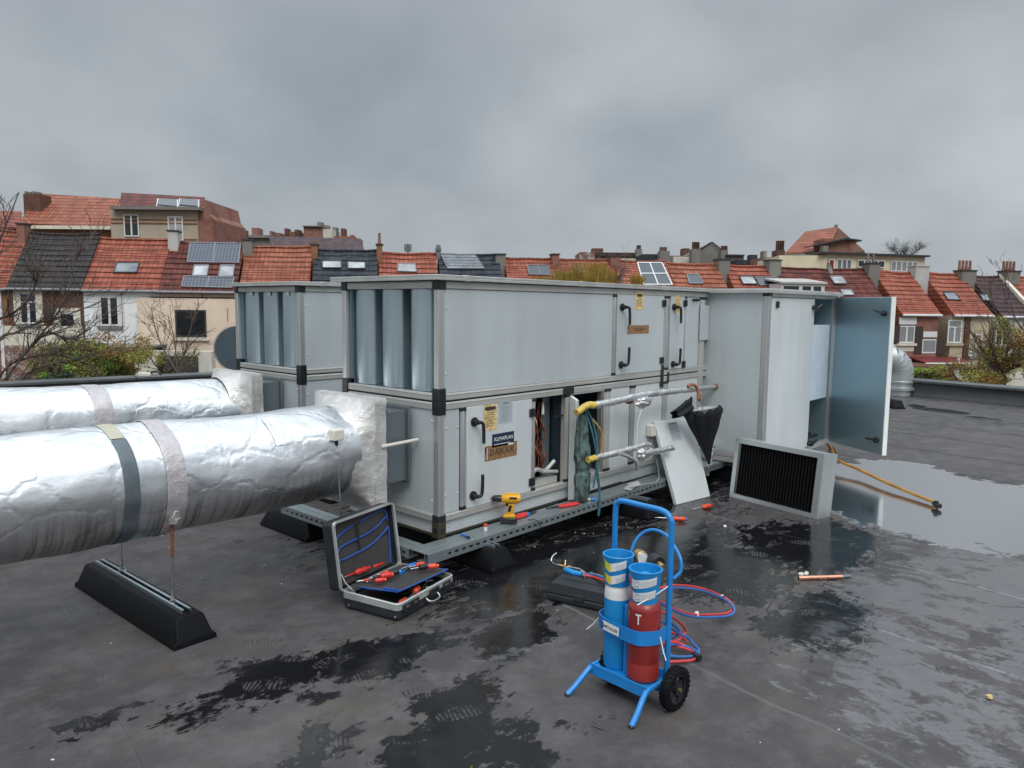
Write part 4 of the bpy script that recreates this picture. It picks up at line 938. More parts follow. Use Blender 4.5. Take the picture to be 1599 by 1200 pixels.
H[3].onroof_quad('solar_panel', [(288, 433), (366, 435), (362, 451), (284, 449)], 'lead', 'solar_cells', (2, 1), .05, sub='cells')
H[3].onroof_quad('skylight', [(304, 416), (326, 416), (323, 432), (301, 432)], 'lead', 'pane_bright'); H[3].onroof_quad('skylight', [(345, 416), (366, 416), (364, 433), (342, 433)], 'lead', 'pane_bright')
H[3].patch('annex', 235, 466, 420, 620, 'wall_peach', d=0, th=2.2); H[3].patch('annex_coping', 234, 464, 421, 466.3, 'wood_brown', th=2.24)
H[3].win(273, 484, 323, 527, 'one', frame='flat_dark', d=2.2, sill='trim_cream')
for px in (315, 355): H[3].patch('wall_tie', px, 455 if px == 315 else 482, px+1.2, 466 if px == 315 else 502, 'rust', d=0 if px == 315 else 2.2, th=.04)
H[4] = House('tiled_house', 'terraced house with plain orange tiles and a weathered concrete chimney', 'house', 385, 488, (386, 386), 456, 'tile_orange', 'brick_red')
H[4].chimney(381, 377, 396, 405, 'concrete', 0); H[4].chimney(487, 384, 497, 412, 'brick_orange', 1)
H[5] = House('slate_house', 'terraced house with dark slates and two skylights side by side', 'house', 492, 589, (391, 392), 459, 'tile_slate', 'brick_brown')
H[5].onroof_quad('skylight', [(503, 409), (533, 409), (533, 420), (504, 420)], 'flat_dark', 'pane_bright'); H[5].onroof_quad('skylight', [(543, 410), (570, 411), (571, 421), (543, 421)], 'flat_dark', 'pane_bright')
H[5].chimney(588, 384, 597, 414, 'brick_orange', 1)
H[6] = House('tiled_house', 'red tiled terraced house with one skylight and a brick chimney, beside the slate roof', 'house', 592, 681, (396, 397), 462, 'tile_red', 'brick_red')
H[6].onroof_quad('skylight', [(622, 413), (648, 414), (650, 426), (621, 425)], 'lead', 'pane_bright')
H[7] = House('slate_house', 'terraced house with dark tiles and one wide pale solar array', 'house', 684, 778, (398, 399), 465, 'tile_slate', 'brick_brown')
H[7].onroof_quad('solar_panel', [(688, 399), (742, 400), (756, 421), (699, 421)], 'lead', 'pane_sky', (2, 5), .03, sub='cells'); H[7].chimney(772, 399, 787, 424, 'concrete', 0)
c = row_t(684, 400, RUN); m = MB(); m.cyl(RP3(c[0], RUN-.2, c[1]-.2), RP3(c[0], RUN-.2, c[1]+.25), .14, n=14)
for i in range(5): m.cyl(RP3(c[0], RUN-.2, c[1]+.27+i*.07), RP3(c[0], RUN-.2, c[1]+.31+i*.07), .20-.02*i, n=14)
m.build('vent_cowl', 'lead', H[7].roof)
H[8] = House('tiled_house', 'red tiled terraced house with one small solar panel, next to the concrete chimney', 'house', 786, 862, (404, 405), 468, 'tile_red', 'brick_red')
H[8].onroof_quad('solar_panel', [(823, 416), (855, 416), (861, 431), (826, 430)], 'lead', 'solar_plain', (2, 1), .04, sub='cells'); H[8].chimney(860, 399, 870, 425, 'brick_red', 0)
H[9] = House('tiled_house', 'red tiled terraced house half hidden by a yellow willow', 'house', 864, 955, (406, 407), 471, 'tile_orange', 'brick_red')
H[9].chimney(950, 402, 965, 430, 'brick_red', 0)
H[10] = House('tiled_house', 'red tiled terraced house with a large four-part solar panel', 'house', 957, 1038, (408, 409), 474, 'tile_orange', 'brick_red')
H[10].onroof_quad('solar_panel', [(995, 412), (1033, 412), (1049, 446), (1005, 446)], 'pvc_white', 'solar_plain', (2, 2), .07, sub='cells')
H[11] = House('tiled_house', 'orange tiled terraced house with one dark skylight right of the large solar panel', 'house', 1040, 1119, (412, 414), 477, 'tile_orange', 'brick_red')
H[11].onroof_quad('skylight', [(1072, 430), (1090, 430), (1097, 444), (1076, 444)], 'lead', 'solar_plain'); H[11].chimney(1117, 407, 1134, 436, 'concrete', 0)
H[12] = House('tiled_house', 'red tiled terraced house with a skylight beside two solar panels', 'house', 1130, 1196, (415, 417), 480, 'tile_red', 'brick_red')
H[12].onroof_quad('skylight', [(1154, 433), (1175, 433), (1182, 445), (1160, 445)], 'flat_dark', 'pane_bright'); H[12].onroof_quad('solar_panel', [(1180, 434), (1208, 434), (1215, 447), (1186, 447)], 'lead', 'solar_plain', (2, 1), .04, sub='cells'); H[12].chimney(1195, 408, 1213, 440, 'concrete', 0)
H[13] = House('tiled_house', 'dark red terraced house with a white dormer and a satellite dish', 'house', 1209, 1350, (419, 422), 483, 'tile_darkred', 'brick_red')
def dormer(h, x0, y0, x1, y1):
    off = h.off-.1; ta, z1 = row_t(x0, y0, off); tb, _ = row_t(x1, y0, off); _, z0 = row_t(x0, y1, off); m = MB()
    m.prism([RP3(ta, off, z0), RP3(tb, off, z0), RP3(tb, off, z1), RP3(ta, off, z1)], RN*2.2); d_ = m.build('dormer', 'pvc_white', h.t, smooth=False)
    m = MB(); m.prism([RP3(ta-.1, off-.12, z1+.002), RP3(tb+.1, off-.12, z1+.002), RP3(tb+.1, off+2.2, z1+.3), RP3(ta-.1, off+2.2, z1+.3)], (0, 0, .1)); m.build('dormer_roof', 'concrete_white', h.t, smooth=False)
    m = MB(); w_ = tb-ta
    for a, b in ((.48, .68), (.74, .92), (.04, .40)): m.prism([RP3(ta+w_*a, off-.012, z0+(z1-z0)*.30), RP3(ta+w_*b, off-.012, z0+(z1-z0)*.30), RP3(ta+w_*b, off-.012, z1-.14), RP3(ta+w_*a, off-.012, z1-.14)], RN*.01)
    m.build('dormer_glass', 'pane_dark', d_, smooth=False)
dormer(H[13], 1221, 443, 1288, 462)
H[13].onroof_quad('skylight', [(1295, 433), (1314, 433), (1321, 444), (1303, 444)], 'lead', 'pane_bright'); H[13].onroof_quad('skylight', [(1312, 454), (1328, 454), (1333, 462), (1316, 462)], 'lead', 'pane_bright')
H[13].chimney(1349, 413, 1366, 440, 'concrete', 2, potmat='concrete')
p = H[13].onroof(1288, 432); m = MB(); m.lathe([(0, .02), (.2, .05), (.38, .16)], (0, 0, 0), 20, Matrix.Rotation(math.radians(70), 3, 'X')); m.v = [v+p+UPV*.45-RN*.2 for v in m.v]; m.tube([p, p+UPV*.45-RN*.1], .03, 6); m.build('satellite_dish', 'concrete', H[13].roof)
H[14] = House('brick_house', 'red roofed brick terraced house with brown shutters and white lintels', 'house', 1364, 1422, (424, 427), 487, 'tile_red', 'brick_red', gutter='pvc_white')
H[14].chimney(1421, 417, 1442, 447, 'concrete_white', 0, cap='concrete_white')
H[14].win(1404, 509, 1427, 536, 'two', pane='pane_curtain', sill='trim_cream'); H[14].win(1440, 530, 1461, 552, 'one', pane='pane_curtain', sill=False)
for (a, b, c_, d_) in ((1404, 496, 1430, 507), (1441, 518, 1462, 527)): H[14].patch('lintel', a, b, c_, d_, 'pvc_white', th=.06)
for (a, b, c_, d_) in ((1394, 508, 1403, 536), (1429, 510, 1438, 552), (1462, 530, 1470, 552)): H[14].patch('shutter', a, b, c_, d_, 'shutter_brown', th=.07)
H[14].patch('render_band', 1394, 538, 1432, 549, 'wall_creamwhite', th=.03)
# awning
a = H[14].onwall(1418, 562); b = H[14].onwall(1492, 562); m = MB(); pr_ = [(0, .18), (-1.4, -.06), (-1.42, -.16), (-1.36, -.16), (-1.36, -.09), (0, .14)]
m.prism([a+RN*(o-.03)+UPV*z for o, z in pr_], b-a); m.build('awning', 'maroon', H[14].t, smooth=False)
m = MB(); m.tube([a-RN*1.46-UPV*.12, b-RN*1.46-UPV*.12], .05, 6); m.build('awning_bar', 'pvc_white', H[14].t)
H[15] = House('rendered_house', 'beige rendered terraced house with one skylight and a row of chimney pots', 'house', 1441, 1500, (427, 429), 488, 'tile_red', 'wall_beige', gutter='pvc_white')
H[15].onroof_quad('skylight', [(1472, 458), (1490, 458), (1499, 470), (1479, 469)], 'flat_dark', 'pane_sky'); H[15].chimney(1493, 424, 1515, 450, 'concrete', 4)
H[15].win(1481, 500, 1500, 536, 'tee', pane='pane_curtain', sill='wall_stone'); H[15].win(1517, 522, 1531, 556, 'tee', pane='pane_curtain'); H[15].patch('downpipe', 1507, 490, 1509, 570, 'wood_brown', th=.1)
H[16] = House('rendered_house', 'pale rendered terraced house with a purplish tiled roof edged in white', 'house', 1513, 1562, (432, 433), 490, 'tile_purple', 'wall_creamwhite', gutter='pvc_white')
H[16].onroof_quad('skylight', [(1529, 461), (1540, 461), (1547, 471), (1535, 471)], 'flat_dark', 'pane_sky'); H[16].chimney(1562, 425, 1583, 450, 'concrete', 4); H[16].win(1556, 500, 1575, 540, 'tee', pane='pane_dark')
a = H[16].onroof(1563, 434); b = RP3(H[16].t1, -.1, H[16].ze); m = MB(); m.prism([RP3(H[16].t1-.12, -.2, H[16].ze-.1), RP3(H[16].t1-.12, -.2, H[16].ze+.15), RP3(H[16].t1-.12, RUN, H[16].zr+.2), RP3(H[16].t1-.12, RUN, H[16].zr-.1)], RD*.24); m.build('verge', 'trim_cream', H[16].t, smooth=False)
H[17] = House('tiled_house', 'red tiled terraced house cut off by the right edge of the picture', 'house', 1566, 1650, (433, 435), 491, 'tile_red', 'wall_creamwhite', gutter='pvc_white')
# white party verge strips between some roofs
# ------------------------------------------------------------------ buildings behind the terrace
def far(px, py, dep):
    r = ray(px, py); return CAM+r*(dep/r.dot(FW))
def zat(px, py, dep): return far(px, py, dep).z
def slab(m, x0, x1, ytop, ybot, dep, depth=4, rot=0.0):
    """upright block whose near face spans the given columns at a distance"""
    a = far(x0, ytop, dep); b = far(x1, ytop, dep+rot); zb_ = zat((x0+x1)/2, ybot, dep); n_ = V((-(b-a).y, (b-a).x, 0)).normalized(); n_ = n_ if n_.dot(FW) > 0 else -n_
    zt = a.z; a2, b2 = V((a.x, a.y, zb_)), V((b.x, b.y, zb_))
    m.prism([a2, b2, V((b.x, b.y, zt)), V((a.x, a.y, zt))], n_*depth); return n_
def block(name, mat, parent, x0, x1, yt, yb, dep, depth=4, rot=0, sub=None):
    m = MB(); slab(m, x0, x1, yt, yb, dep, depth, rot); return m.build(name, mat, sub or parent, smooth=False)
def roofplane(name, mat, parent, pts, th=.12, sub=None):
    m = MB(); P_ = [far(*p) for p in pts]; n_ = (P_[1]-P_[0]).cross(P_[2]-P_[0]).normalized(); n_ = n_ if n_.z > 0 else -n_
    m.prism(P_, n_*th); return m.build(name, mat, parent, smooth=False)
def fwin(parent, x0, y0, x1, y1, dep, mull=2, pane='pane_dark', frame='pvc_white', rot=0):
    a, b = far(x0, y0, dep), far(x1, y1, dep+rot); up = a.z-b.z; d = V((b.x-a.x, b.y-a.y, 0)); W = d.length; d.normalize(); n_ = V((-d.y, d.x, 0)); n_ = n_ if n_.dot(FW) > 0 else -n_
    o = V((a.x, a.y, b.z)); f = .07; m = MB()
    def bx(u0, u1, z0, z1, o0, o1): m.prism([o+d*u0+UPV*z0-n_*o1, o+d*u1+UPV*z0-n_*o1, o+d*u1+UPV*z1-n_*o1, o+d*u0+UPV*z1-n_*o1], n_*(o1-o0))
    bx(0, f, 0, up, 0, .05); bx(W-f, W, 0, up, 0, .05); bx(f, W-f, up-f, up, 0, .05); bx(f, W-f, 0, f, 0, .05)
    for i in range(1, mull): bx(W*i/mull-.05, W*i/mull+.05, f, up-f, 0, .045)
    fr = m.build('window', frame, parent, smooth=False); m = MB(); bx(.01, W-.01, .01, up-.01, 0.0, .02); m.build('pane', pane, fr, smooth=False); return fr
# brick building with long tiled roof, upper left
D_ = 48
T = thing('brick_building', 'long brick building with an orange tiled roof rising behind the dark-roofed house', 'house', tuple(far(100, 600, D_)))
block('wall', 'brick_orange', T, 33, 174, 352, 460, D_, 7)
roofplane('roof', 'tile_orange', T, [(30, 351, D_-.4), (174, 359, D_-.4), (188, 313, D_+3.4), (62, 305, D_+3.4)])
block('gutter', 'trim_cream', T, 42, 172, 352, 358, D_-.5, .35)
block('chimney', 'brick_brown', T, 36, 62, 303, 335, D_+1, 1.2); 
for i in range(4): block('chimney_pot', 'concrete', T, 38+i*6, 42+i*6, 299+i % 2, 304, D_+1.4, .4)
T = thing('stone_building', 'stone building banded in orange brick with two white windows and a dark red roof', 'house', tuple(far(250, 600, D_)))
DB = 46
block('wall', 'wall_stone', T, 172, 308, 326, 460, DB, 6)
for (a, b) in ((341, 344), (347, 349.5), (372, 374)): block('brick_band', 'brick_orange', T, 172.5, 307.5, a, b, DB-.06, .055)
roofplane('roof', 'tile_darkred', T, [(187, 325, DB+.8), (324, 331, DB+.8), (320, 311, DB+3.2), (190, 304, DB+3.2)])
block('cornice', 'concrete', T, 171, 311, 322, 327.5, DB-.5, 1.2)
block('gable_wall', 'brick_red', T, 308.5, 333, 345, 460, DB+.05, 6); 
m = MB(); m.prism([far(308.6, 347, DB+.1), far(333, 347, DB+.1), far(333, 343, DB+.1), far(325, 334, DB+.1), far(320, 312, DB+.1), far(317, 312, DB+.1), far(308.6, 330, DB+.1)], FW*5.5); m.build('gable_wall', 'brick_red', T, smooth=False)
fwin(T, 193, 335, 218, 370, DB-.02); fwin(T, 262, 338, 287, 376, DB-.02, pane='pane_bright')
for (a, b) in ((246, 279), (280, 312)):
    P_ = [(a+1, 315.5, DB+2.0), (b, 317, DB+2.0), (b, 330, DB+.9), (a-1, 327, DB+.9)]; r = roofplane('solar_panel', 'pvc_white', T, P_, .22); 
    q = [(a+3, 317, DB+1.93), (b-1.5, 318, DB+1.93), (b-1.5, 328.6, DB+.92), (a+1, 325.8, DB+.92)]; m = MB(); m.prism([far(*p)+UPV*.12-FW*.12 for p in q], UPV*.12); m.build('cells', 'solar_plain', r, smooth=False)
# left neighbour roofs
T = thing('tiled_building', 'second-row building at the left edge with a red roof and a small skylight', 'house', tuple(far(0, 600, D_)))
block('wall', 'brick_orange', T, -60, 32, 357, 460, D_+.5, 5); roofplane('roof', 'tile_red', T, [(-60, 356, D_), (32, 358, D_), (34, 333, D_+3), (-60, 330, D_+3)])
# grey flat roofed block and clutter behind
D2_ = 75
T = thing('grey_building', 'flat-roofed grey building with white bands far behind, right of the stone building', 'building', tuple(far(380, 600, D2_)))
block('wall', 'concrete', T, 334, 425, 371, 470, D2_, 6); block('roof_edge', 'flat_dark', T, 334, 375, 366, 370, D2_-.3, 6); block('white_band', 'wall_creamwhite', T, 334, 372, 370.5, 375, D2_-.1, .09); block('parapet', 'concrete', T, 370, 425, 367, 371.5, D2_-.4, 6)
for (x0, x1, y0, mt) in ((340, 346, 362, 'flat_dark'), (376, 380, 359, 'brick_red'), (393, 403, 356, 'brick_red'), (421, 424, 361, 'brick_red'), (431, 437, 364, 'brick_red')):
    block('chimney', mt, T, x0, x1, y0, 370, D2_+2, 1.5)
T = thing('tiled_building', 'far building with a long purple-brown roof above the orange and slate roofs', 'building', tuple(far(500, 600, 62)))
block('wall', 'brick_brown', T, 425, 568, 392, 470, 62, 8); roofplane('roof', 'tile_purple', T, [(425, 392, 61.6), (569, 394, 61.6), (564, 375, 65.5), (420, 371, 65.5)])
T = thing('brick_building', 'far red brick block with tall chimneys above the long purple-brown roof', 'building', tuple(far(500, 600, 80)))
block('wall', 'brick_red', T, 474, 503, 354, 470, 80, 5); block('roof', 'concrete', T, 472, 503.5, 352.5, 354, 79.7, 6); block('white_wall', 'wall_creamwhite', T, 504, 518, 358, 470, 80, 4); block('rear_wall', 'brick_orange', T, 518, 552, 369, 470, 81, 5)
for (x0, x1, y0, mt) in ((495, 502, 347, 'concrete'), (506, 512, 352, 'concrete'), (519, 525, 355, 'concrete'), (532, 538, 357, 'brick_brown'), (547, 551, 367, 'brick_red'), (444, 449, 357, 'brick_brown'), (460, 467, 359, 'brick_brown')): block('chimney', mt, T, x0, x1, y0, 372, 82, 1.2)
block('low_wall', 'brick_orange', T, 444, 468, 362, 470, 82.5, 4)
T = thing('antenna_mast', 'thin antenna mast with two short panels on the skyline above the red roof', 'antenna', tuple(far(637, 470, 90)))
m = MB(); m.cyl(far(637, 470, 90), far(637, 381, 90), .12, n=6); m.build('mast', 'lead', T)
for dx in (-3, 3): m = MB(); m.cyl(far(637+dx, 393, 90), far(637+dx, 382, 90), .2, n=6); m.build('panel', 'lead', T)
# middle skyline
D3 = 85
T = thing('pink_building', 'far pinkish building with a brown cornice above the willow', 'building', tuple(far(950, 600, D3)))
block('wall', 'brick_worn', T, 905, 1003, 394, 470, D3, 6); block('roof', 'tile_purple', T, 930, 1003, 394.5, 400, D3-.3, 6.5); block('chimney', 'brick_brown', T, 925, 942, 388, 396, D3+1, 1.5); block('white_wall', 'wall_creamwhite', T, 965, 993, 404, 470, D3-1.5, 1)
block('chimney', 'concrete', T, 994, 1003, 389, 410, D3-1, 1.2); block('chimney_cap', 'flat_dark', T, 996, 1001, 383, 389, D3-1, 1)
T = thing('slate_building', 'low far building with a dark slate roof right of the pinkish one', 'building', tuple(far(1030, 600, 80))); block('wall', 'concrete', T, 1003, 1068, 399, 470, 80, 6); block('roof', 'tile_slate', T, 1004, 1032, 397, 409, 79.5, 6)
block('chimney', 'concrete', T, 1031, 1046, 392, 420, 78, 1.5); 
for i in range(4): block('chimney_pot', 'brick_brown', T, 1031+i*3, 1032.6+i*3, 386, 392, 78, .4)
block('chimney', 'brick_brown', T, 1067, 1077, 388, 420, 82, 1.5)
block('white_panel', 'wall_creamwhite', T, 1052, 1076, 401, 412, 77.5, .3)
T = thing('gabled_building', 'far grey building with a pointed gable and clustered chimney pots', 'building', tuple(far(1110, 600, 76)))
m = MB(); m.prism([far(1084, 470, 76), far(1128, 470, 76), far(1128, 395, 76), far(1110, 380.5, 76), far(1092, 392, 76), far(1084, 396, 76)], FW*8); m.build('gable_wall', 'concrete', T, smooth=False)
roofplane('roof', 'tile_purple', T, [(1091, 392, 75.9), (1110, 380, 75.9), (1112, 379, 84), (1093, 391, 84)]); roofplane('roof', 'tile_purple', T, [(1110, 380, 75.9), (1130, 396, 75.9), (1132, 394, 84), (1112, 379, 84)])
block('chimney', 'concrete', T, 1081, 1094, 389, 425, 75, 1.3)
for i in range(4): block('chimney_pot', 'brick_brown', T, 1082+i*3, 1083.6+i*3, 378, 389, 75.2, .4)
block('chimney', 'concrete', T, 1127, 1137, 391, 420, 74, 1.3)
for i in range(4): block('chimney_pot', 'brick_brown', T, 1127.5+i*2.5, 1128.8+i*2.5, 384, 391, 74.2, .4)
T = thing('small_building', 'far low brick building with a flat roof left of the four tall chimney pots', 'building', tuple(far(1160, 600, 74)))
block('wall', 'concrete', T, 1136, 1162, 400, 470, 74, 5); block('roof', 'flat_dark', T, 1134, 1163, 397.5, 399.5, 73.7, 6); block('wall', 'tile_slate', T, 1150, 1190, 406, 470, 70, 4); block('chimney', 'flat_dark', T, 1172, 1183, 398, 410, 70.5, 1)
block('wall', 'brick_red', T, 1193, 1218, 402, 470, 66, 4); block('chimney', 'brick_brown', T, 1213, 1226, 391, 410, 67, 1.3); block('chimney', 'concrete', T, 1193, 1198, 392, 405, 66, 1)
for i in range(4): block('chimney_pot', 'brick_brown', T, 1214+i*3.2, 1215.5+i*3.2, 376, 391, 67.2, .4)
# cream apartment block and gabled red roof
DC = 58
T = thing('apartment_building', 'cream apartment building with a flat dark roof and a band of white windows', 'building', tuple(far(1330, 600, DC)))
block('wall', 'wall_cream', T, 1292, 1445, 396, 500, DC, 9, rot=2); block('side_wall', 'wall_cream', T, 1217, 1291.5, 399, 500, DC+.3, 8, rot=-.4)
a_ = MB(); a_.prism([far(1283, 396, DC-.6), far(1453, 401.5, DC+1.6), far(1453, 399, DC+1.6), far(1283, 393, DC-.6)], FW*10); a_.build('roof', 'flat_dark', T, smooth=False)
fwin(T, 1294, 405, 1302, 422, DC-.03, 1, 'curtain_red', rot=.1); fwin(T, 1307, 405, 1329, 422, DC+.2, 3, 'pane_sky', rot=.25); fwin(T, 1339, 406, 1381, 419, DC+.55, 4, 'pane_dark', rot=.5); fwin(T, 1391, 408, 1432, 425, DC+1.25, 5, 'pane_curtain', rot=.5)
T = thing('gabled_house', 'tall house with a steep orange gable roof rising behind the cream apartment building', 'house', tuple(far(1290, 600, 66)))
roofplane('roof', 'tile_orange', T, [(1226, 397, 64), (1291, 397, 63), (1309, 356, 67), (1257, 364, 70)])
m = MB(); m.prism([far(1288, 400, 63.2), far(1352, 400, 66), far(1350, 392, 66), far(1310, 356.5, 66.9), far(1288, 377, 65)], FW*3); m.build('gable_wall', 'brick_brown', T, smooth=False)
block('dormer', 'brick_red', T, 1286, 1338, 373, 400, 61.5, 2); m = MB(); m.prism([far(1275, 382, 61), far(1322, 371.5, 61), far(1346, 375, 61.5), (far(1346, 377, 61.5)), far(1322, 374, 61), far(1275, 384, 61)], FW*2.5); m.build('dormer_roof', 'flat_dark', T, smooth=False)
block('wall', 'brick_brown', T, 1228, 1290, 397.5, 500, 64.3, 4); block('chimney', 'concrete', T, 1306, 1308.5, 351, 360, 67, .4)
block('chimney', 'concrete', T, 1286, 1294, 384, 396, 60.5, .8)
# ------------------------------------------------------------------ vegetation
def leafmat(name, cols):
    n = NT(name); g = n.n('NewGeometry'); r = g.outputs['Random Per Island']
    c = n.ramp(r, [(i/(len(cols)-1), c) for i, c in enumerate(cols)]); MATS[name] = n.set(col=c, rough=.6, spec=.3)
leafmat('leaf_olive', ((.10, .12, .024), (.22, .22, .04), (.26, .18, .04), (.16, .20, .03), (.30, .25, .06)))
leafmat('leaf_green', ((.09, .18, .025), (.17, .30, .04), (.26, .38, .06), (.10, .14, .02)))
leafmat('leaf_autumn', ((.26, .085, .02), (.20, .14, .03), (.13, .15, .03), (.34, .14, .03), (.15, .09, .03)))
leafmat('leaf_willow', ((.36, .24, .05), (.26, .20, .04), (.40, .22, .04), (.20, .15, .04)))
leafmat('leaf_dark', ((.012, .03, .012), (.03, .05, .02), (.02, .035, .015)))
simple('bark', (.11, .082, .068), .85, bump=.6, bsc=30); simple('bark_grey', (.10, .09, .085), .85, var=.3)
def clumps(m, c, rad, n_, size, rng, shape=1.0, hang=0):
    c = V(c)
    k = [(V((rng.gauss(0, .42), rng.gauss(0, .42), rng.gauss(0, .36))), rng.uniform(.16, .36)) for _ in range(16)]
    for _ in range(n_):
        q, r = rng.choice(k); d = V((rng.gauss(0, 1), rng.gauss(0, 1), rng.gauss(0, 1))).normalized()*r*rng.random()**.4
        p = q+d; p = c+V((p.x*rad[0], p.y*rad[1], p.z*rad[2])); s_ = size*rng.uniform(.6, 1.4)
        a = V((rng.gauss(0, 1), rng.gauss(0, 1), rng.gauss(0, .6))).normalized(); b = a.orthogonal().normalized(); b = (b+a.cross(b)*rng.uniform(-1, 1)).normalized()
        if hang: a = (V((0, 0, -1))+V((rng.gauss(0, .12), rng.gauss(0, .12), 0))).normalized(); b = V((rng.gauss(0, 1), rng.gauss(0, 1), 0)).normalized()*.12; s_ *= 3
        m.add([p-a*s_, p+b*s_*.45, p+a*s_, p-b*s_*.45], [(0, 1, 2, 3)])
def limb(m, p, d, L_, r, rng, depth, twist=.35, up=.15, tips=None, kids=3, minr=.004):
    pts = [p]; n_ = 5
    for i in range(n_):
        d = (d+V((rng.gauss(0, twist*.4), rng.gauss(0, twist*.4), rng.gauss(0, twist*.3)+up*.3))).normalized(); pts.append(pts[-1]+d*L_/n_)
    m.tube(pts, [max(minr, r*(1-.55*i/n_)) for i in range(n_+1)], 5 if depth < 2 else 7, caps=False)
    if tips is not None: tips.append(pts[-1])
    if depth > 0:
        for k in range(kids+(1 if depth > 1 else 0)):
            i = rng.randint(1, n_); ax = V((rng.gauss(0, 1), rng.gauss(0, 1), rng.gauss(0, .5))).normalized()
            limb(m, pts[i], (d+ax*.75).normalized(), L_*rng.uniform(.5, .78), r*(1-.5*i/n_)*.55, rng, depth-1, twist, up, tips, kids, minr)
def bush(name, label, cat, c, rad, mats, n_, size, seed, group=None, trunkr=.08, hang=0):
    rng = random.Random(seed); c = V(c); base = V((c.x, c.y, -6.0)); t = thing(name, label, cat, tuple(base), group)
    m = MB(); tips = []
    limb(m, base, V((0, 0, 1)), max(1.5, c.z+6.0-rad[2]*.2), trunkr, rng, 0, .1); top = V(m.v[-1])
    for k in range(7): limb(m, top+V((rng.gauss(0, .1), rng.gauss(0, .1), -.3)), V((rng.gauss(0, .7), rng.gauss(0, .7), .8)).normalized(), rad[2]*1.1, trunkr*.5, rng, 2, .4, tips=tips)
    m.build('trunk', 'bark', t)
    for i, (mt, fr) in enumerate(mats):
        m = MB(); k = len(mats); off_ = V((rng.uniform(-.25, .25)*rad[0], rng.uniform(-.25, .25)*rad[1], rng.uniform(-.15, .2)*rad[2])) if k > 1 else V((0, 0, 0))
        clumps(m, c+off_, [r*(1 if i == 0 else .75) for r in rad], int(n_*fr), size, rng, hang=hang); m.build('crown', mt, t, smooth=False, recalc=False)
    return t
bush('garden_bush', 'olive and orange bush in front of the white house, just over the roof edge', 'bush', far(150, 558, 25)+V((0, 0, -.05)), (1.75, 1.5, 1.0), [('leaf_olive', .6), ('leaf_autumn', .25), ('leaf_green', .45)], 13000, .045, 3)
bush('garden_bush', 'bright green bush low behind the parapet, left of the olive bush', 'bush', far(108, 570, 24), (.9, .9, .65), [('leaf_green', .7), ('leaf_olive', .4)], 3500, .04, 5)
bush('garden_bush', 'small thin olive bush under the peach annex', 'bush', far(262, 560, 25)+V((0, 0, -.1)), (1.2, 1.1, .75), [('leaf_olive', .8)], 2300, .04, 9)
bush('garden_bush', 'dark green hedge plant low behind the left end of the parapet', 'bush', far(62, 590, 22)+V((0, 0, -.2)), (1.2, 1.0, .4), [('leaf_dark', 1)], 3000, .05, 11)
bush('autumn_tree', 'orange and green autumn tree at the right edge over the parapet', 'tree', far(1592, 555, 27)+V((0, 0, 0)), (2.1, 1.7, 1.6), [('leaf_autumn', .6), ('leaf_olive', .6)], 11000, .045, 13, trunkr=.12)
bush('garden_bush', 'wide yellow-green shrub below the beige house, along the right parapet', 'bush', far(1520, 585, 29)+V((0, 0, -.2)), (2.8, 1.6, .95), [('leaf_olive', .8), ('leaf_autumn', .3)], 10000, .045, 15)
bush('garden_bush', 'small fresh green shrub beside the maroon awning', 'bush', far(1440, 583, 30)+V((0, 0, -.1)), (.9, 1.0, .42), [('leaf_green', .8), ('leaf_olive', .4)], 4200, .045, 17)
bush('willow_tree', 'yellow drooping willow in front of the red roofs', 'tree', far(928, 436, 31)+V((0, 0, -.1)), (2.7, 2.0, 1.0), [('leaf_willow', .6), ('leaf_willow', .5), ('leaf_olive', .15)], 11000, .055, 19, hang=1)
# bare trees
def bare(name, label, base, lines, dep, seed, mat='bark', r0=.035, kids=4, depth=2, kl=.9):
    rng = random.Random(seed); t = thing(name, label, 'tree', tuple(base)); m = MB()
    for ln in lines:
        pts = catmull([far(px, py, dep+dd) for px, py, dd in ln], 5); n_ = len(pts); r = r0*(1.0 if len(ln) > 3 else .6)
        m.tube(pts, [max(.006, r*(1-.8*i/n_)) for i in range(n_)], 6, caps=False)
        for k in range(kids*len(ln)):
            i = rng.randint(2, n_-2); d = (pts[i+1]-pts[i-1]).normalized(); ax = V((rng.gauss(0, 1), rng.gauss(0, 1), rng.gauss(.2, .8))).normalized()
            limb(m, pts[i], (d+ax*.7).normalized(), kl*rng.uniform(.4, 1.0), max(.006, r*(1-.8*i/n_)*.55), rng, depth, .4, .1, kids=2, minr=.0045)
    m.build('branches', mat, t); return t
tb = bare('bare_tree', 'leafless tree whose thin branches cross the brown brick house at the left', far(-40, 900, 15)*1+V((0, 0, -4)),
     [[(-60, 760, 0), (-30, 640, .2), (10, 590, .3), (45, 545, .4), (88, 492, .5), (108, 450, .6), (118, 395, .8)], [(-60, 700, .2), (-20, 620, .3), (10, 575, .3), (40, 560, .6), (90, 555, .9), (150, 572, 1.2)],
      [(-50, 560, .2), (-10, 505, .2), (20, 490, .1), (48, 462, 0), (60, 425, -.2), (66, 385, -.3)], [(-40, 600, .1), (0, 530, 0), (25, 520, .2), (60, 505, .4), (110, 490, .6), (165, 468, .8)],
      [(45, 545, .4), (75, 520, .6), (110, 530, .9), (140, 515, 1.1)], [(-30, 640, .2), (10, 610, .3), (60, 575, .5), (120, 560, .8), (190, 545, 1.1)], [(-45, 540, 0), (-15, 420, .3), (10, 350, .5), (30, 300, .6)]], 15, 21, kids=4, kl=.75)
m = MB(); b0 = far(-60, 760, 15); m.tube([V((b0.x, b0.y, -6)), V((b0.x-.05, b0.y, -3)), b0], [.14, .11, .05], 10); m.build('trunk', 'bark', tb)
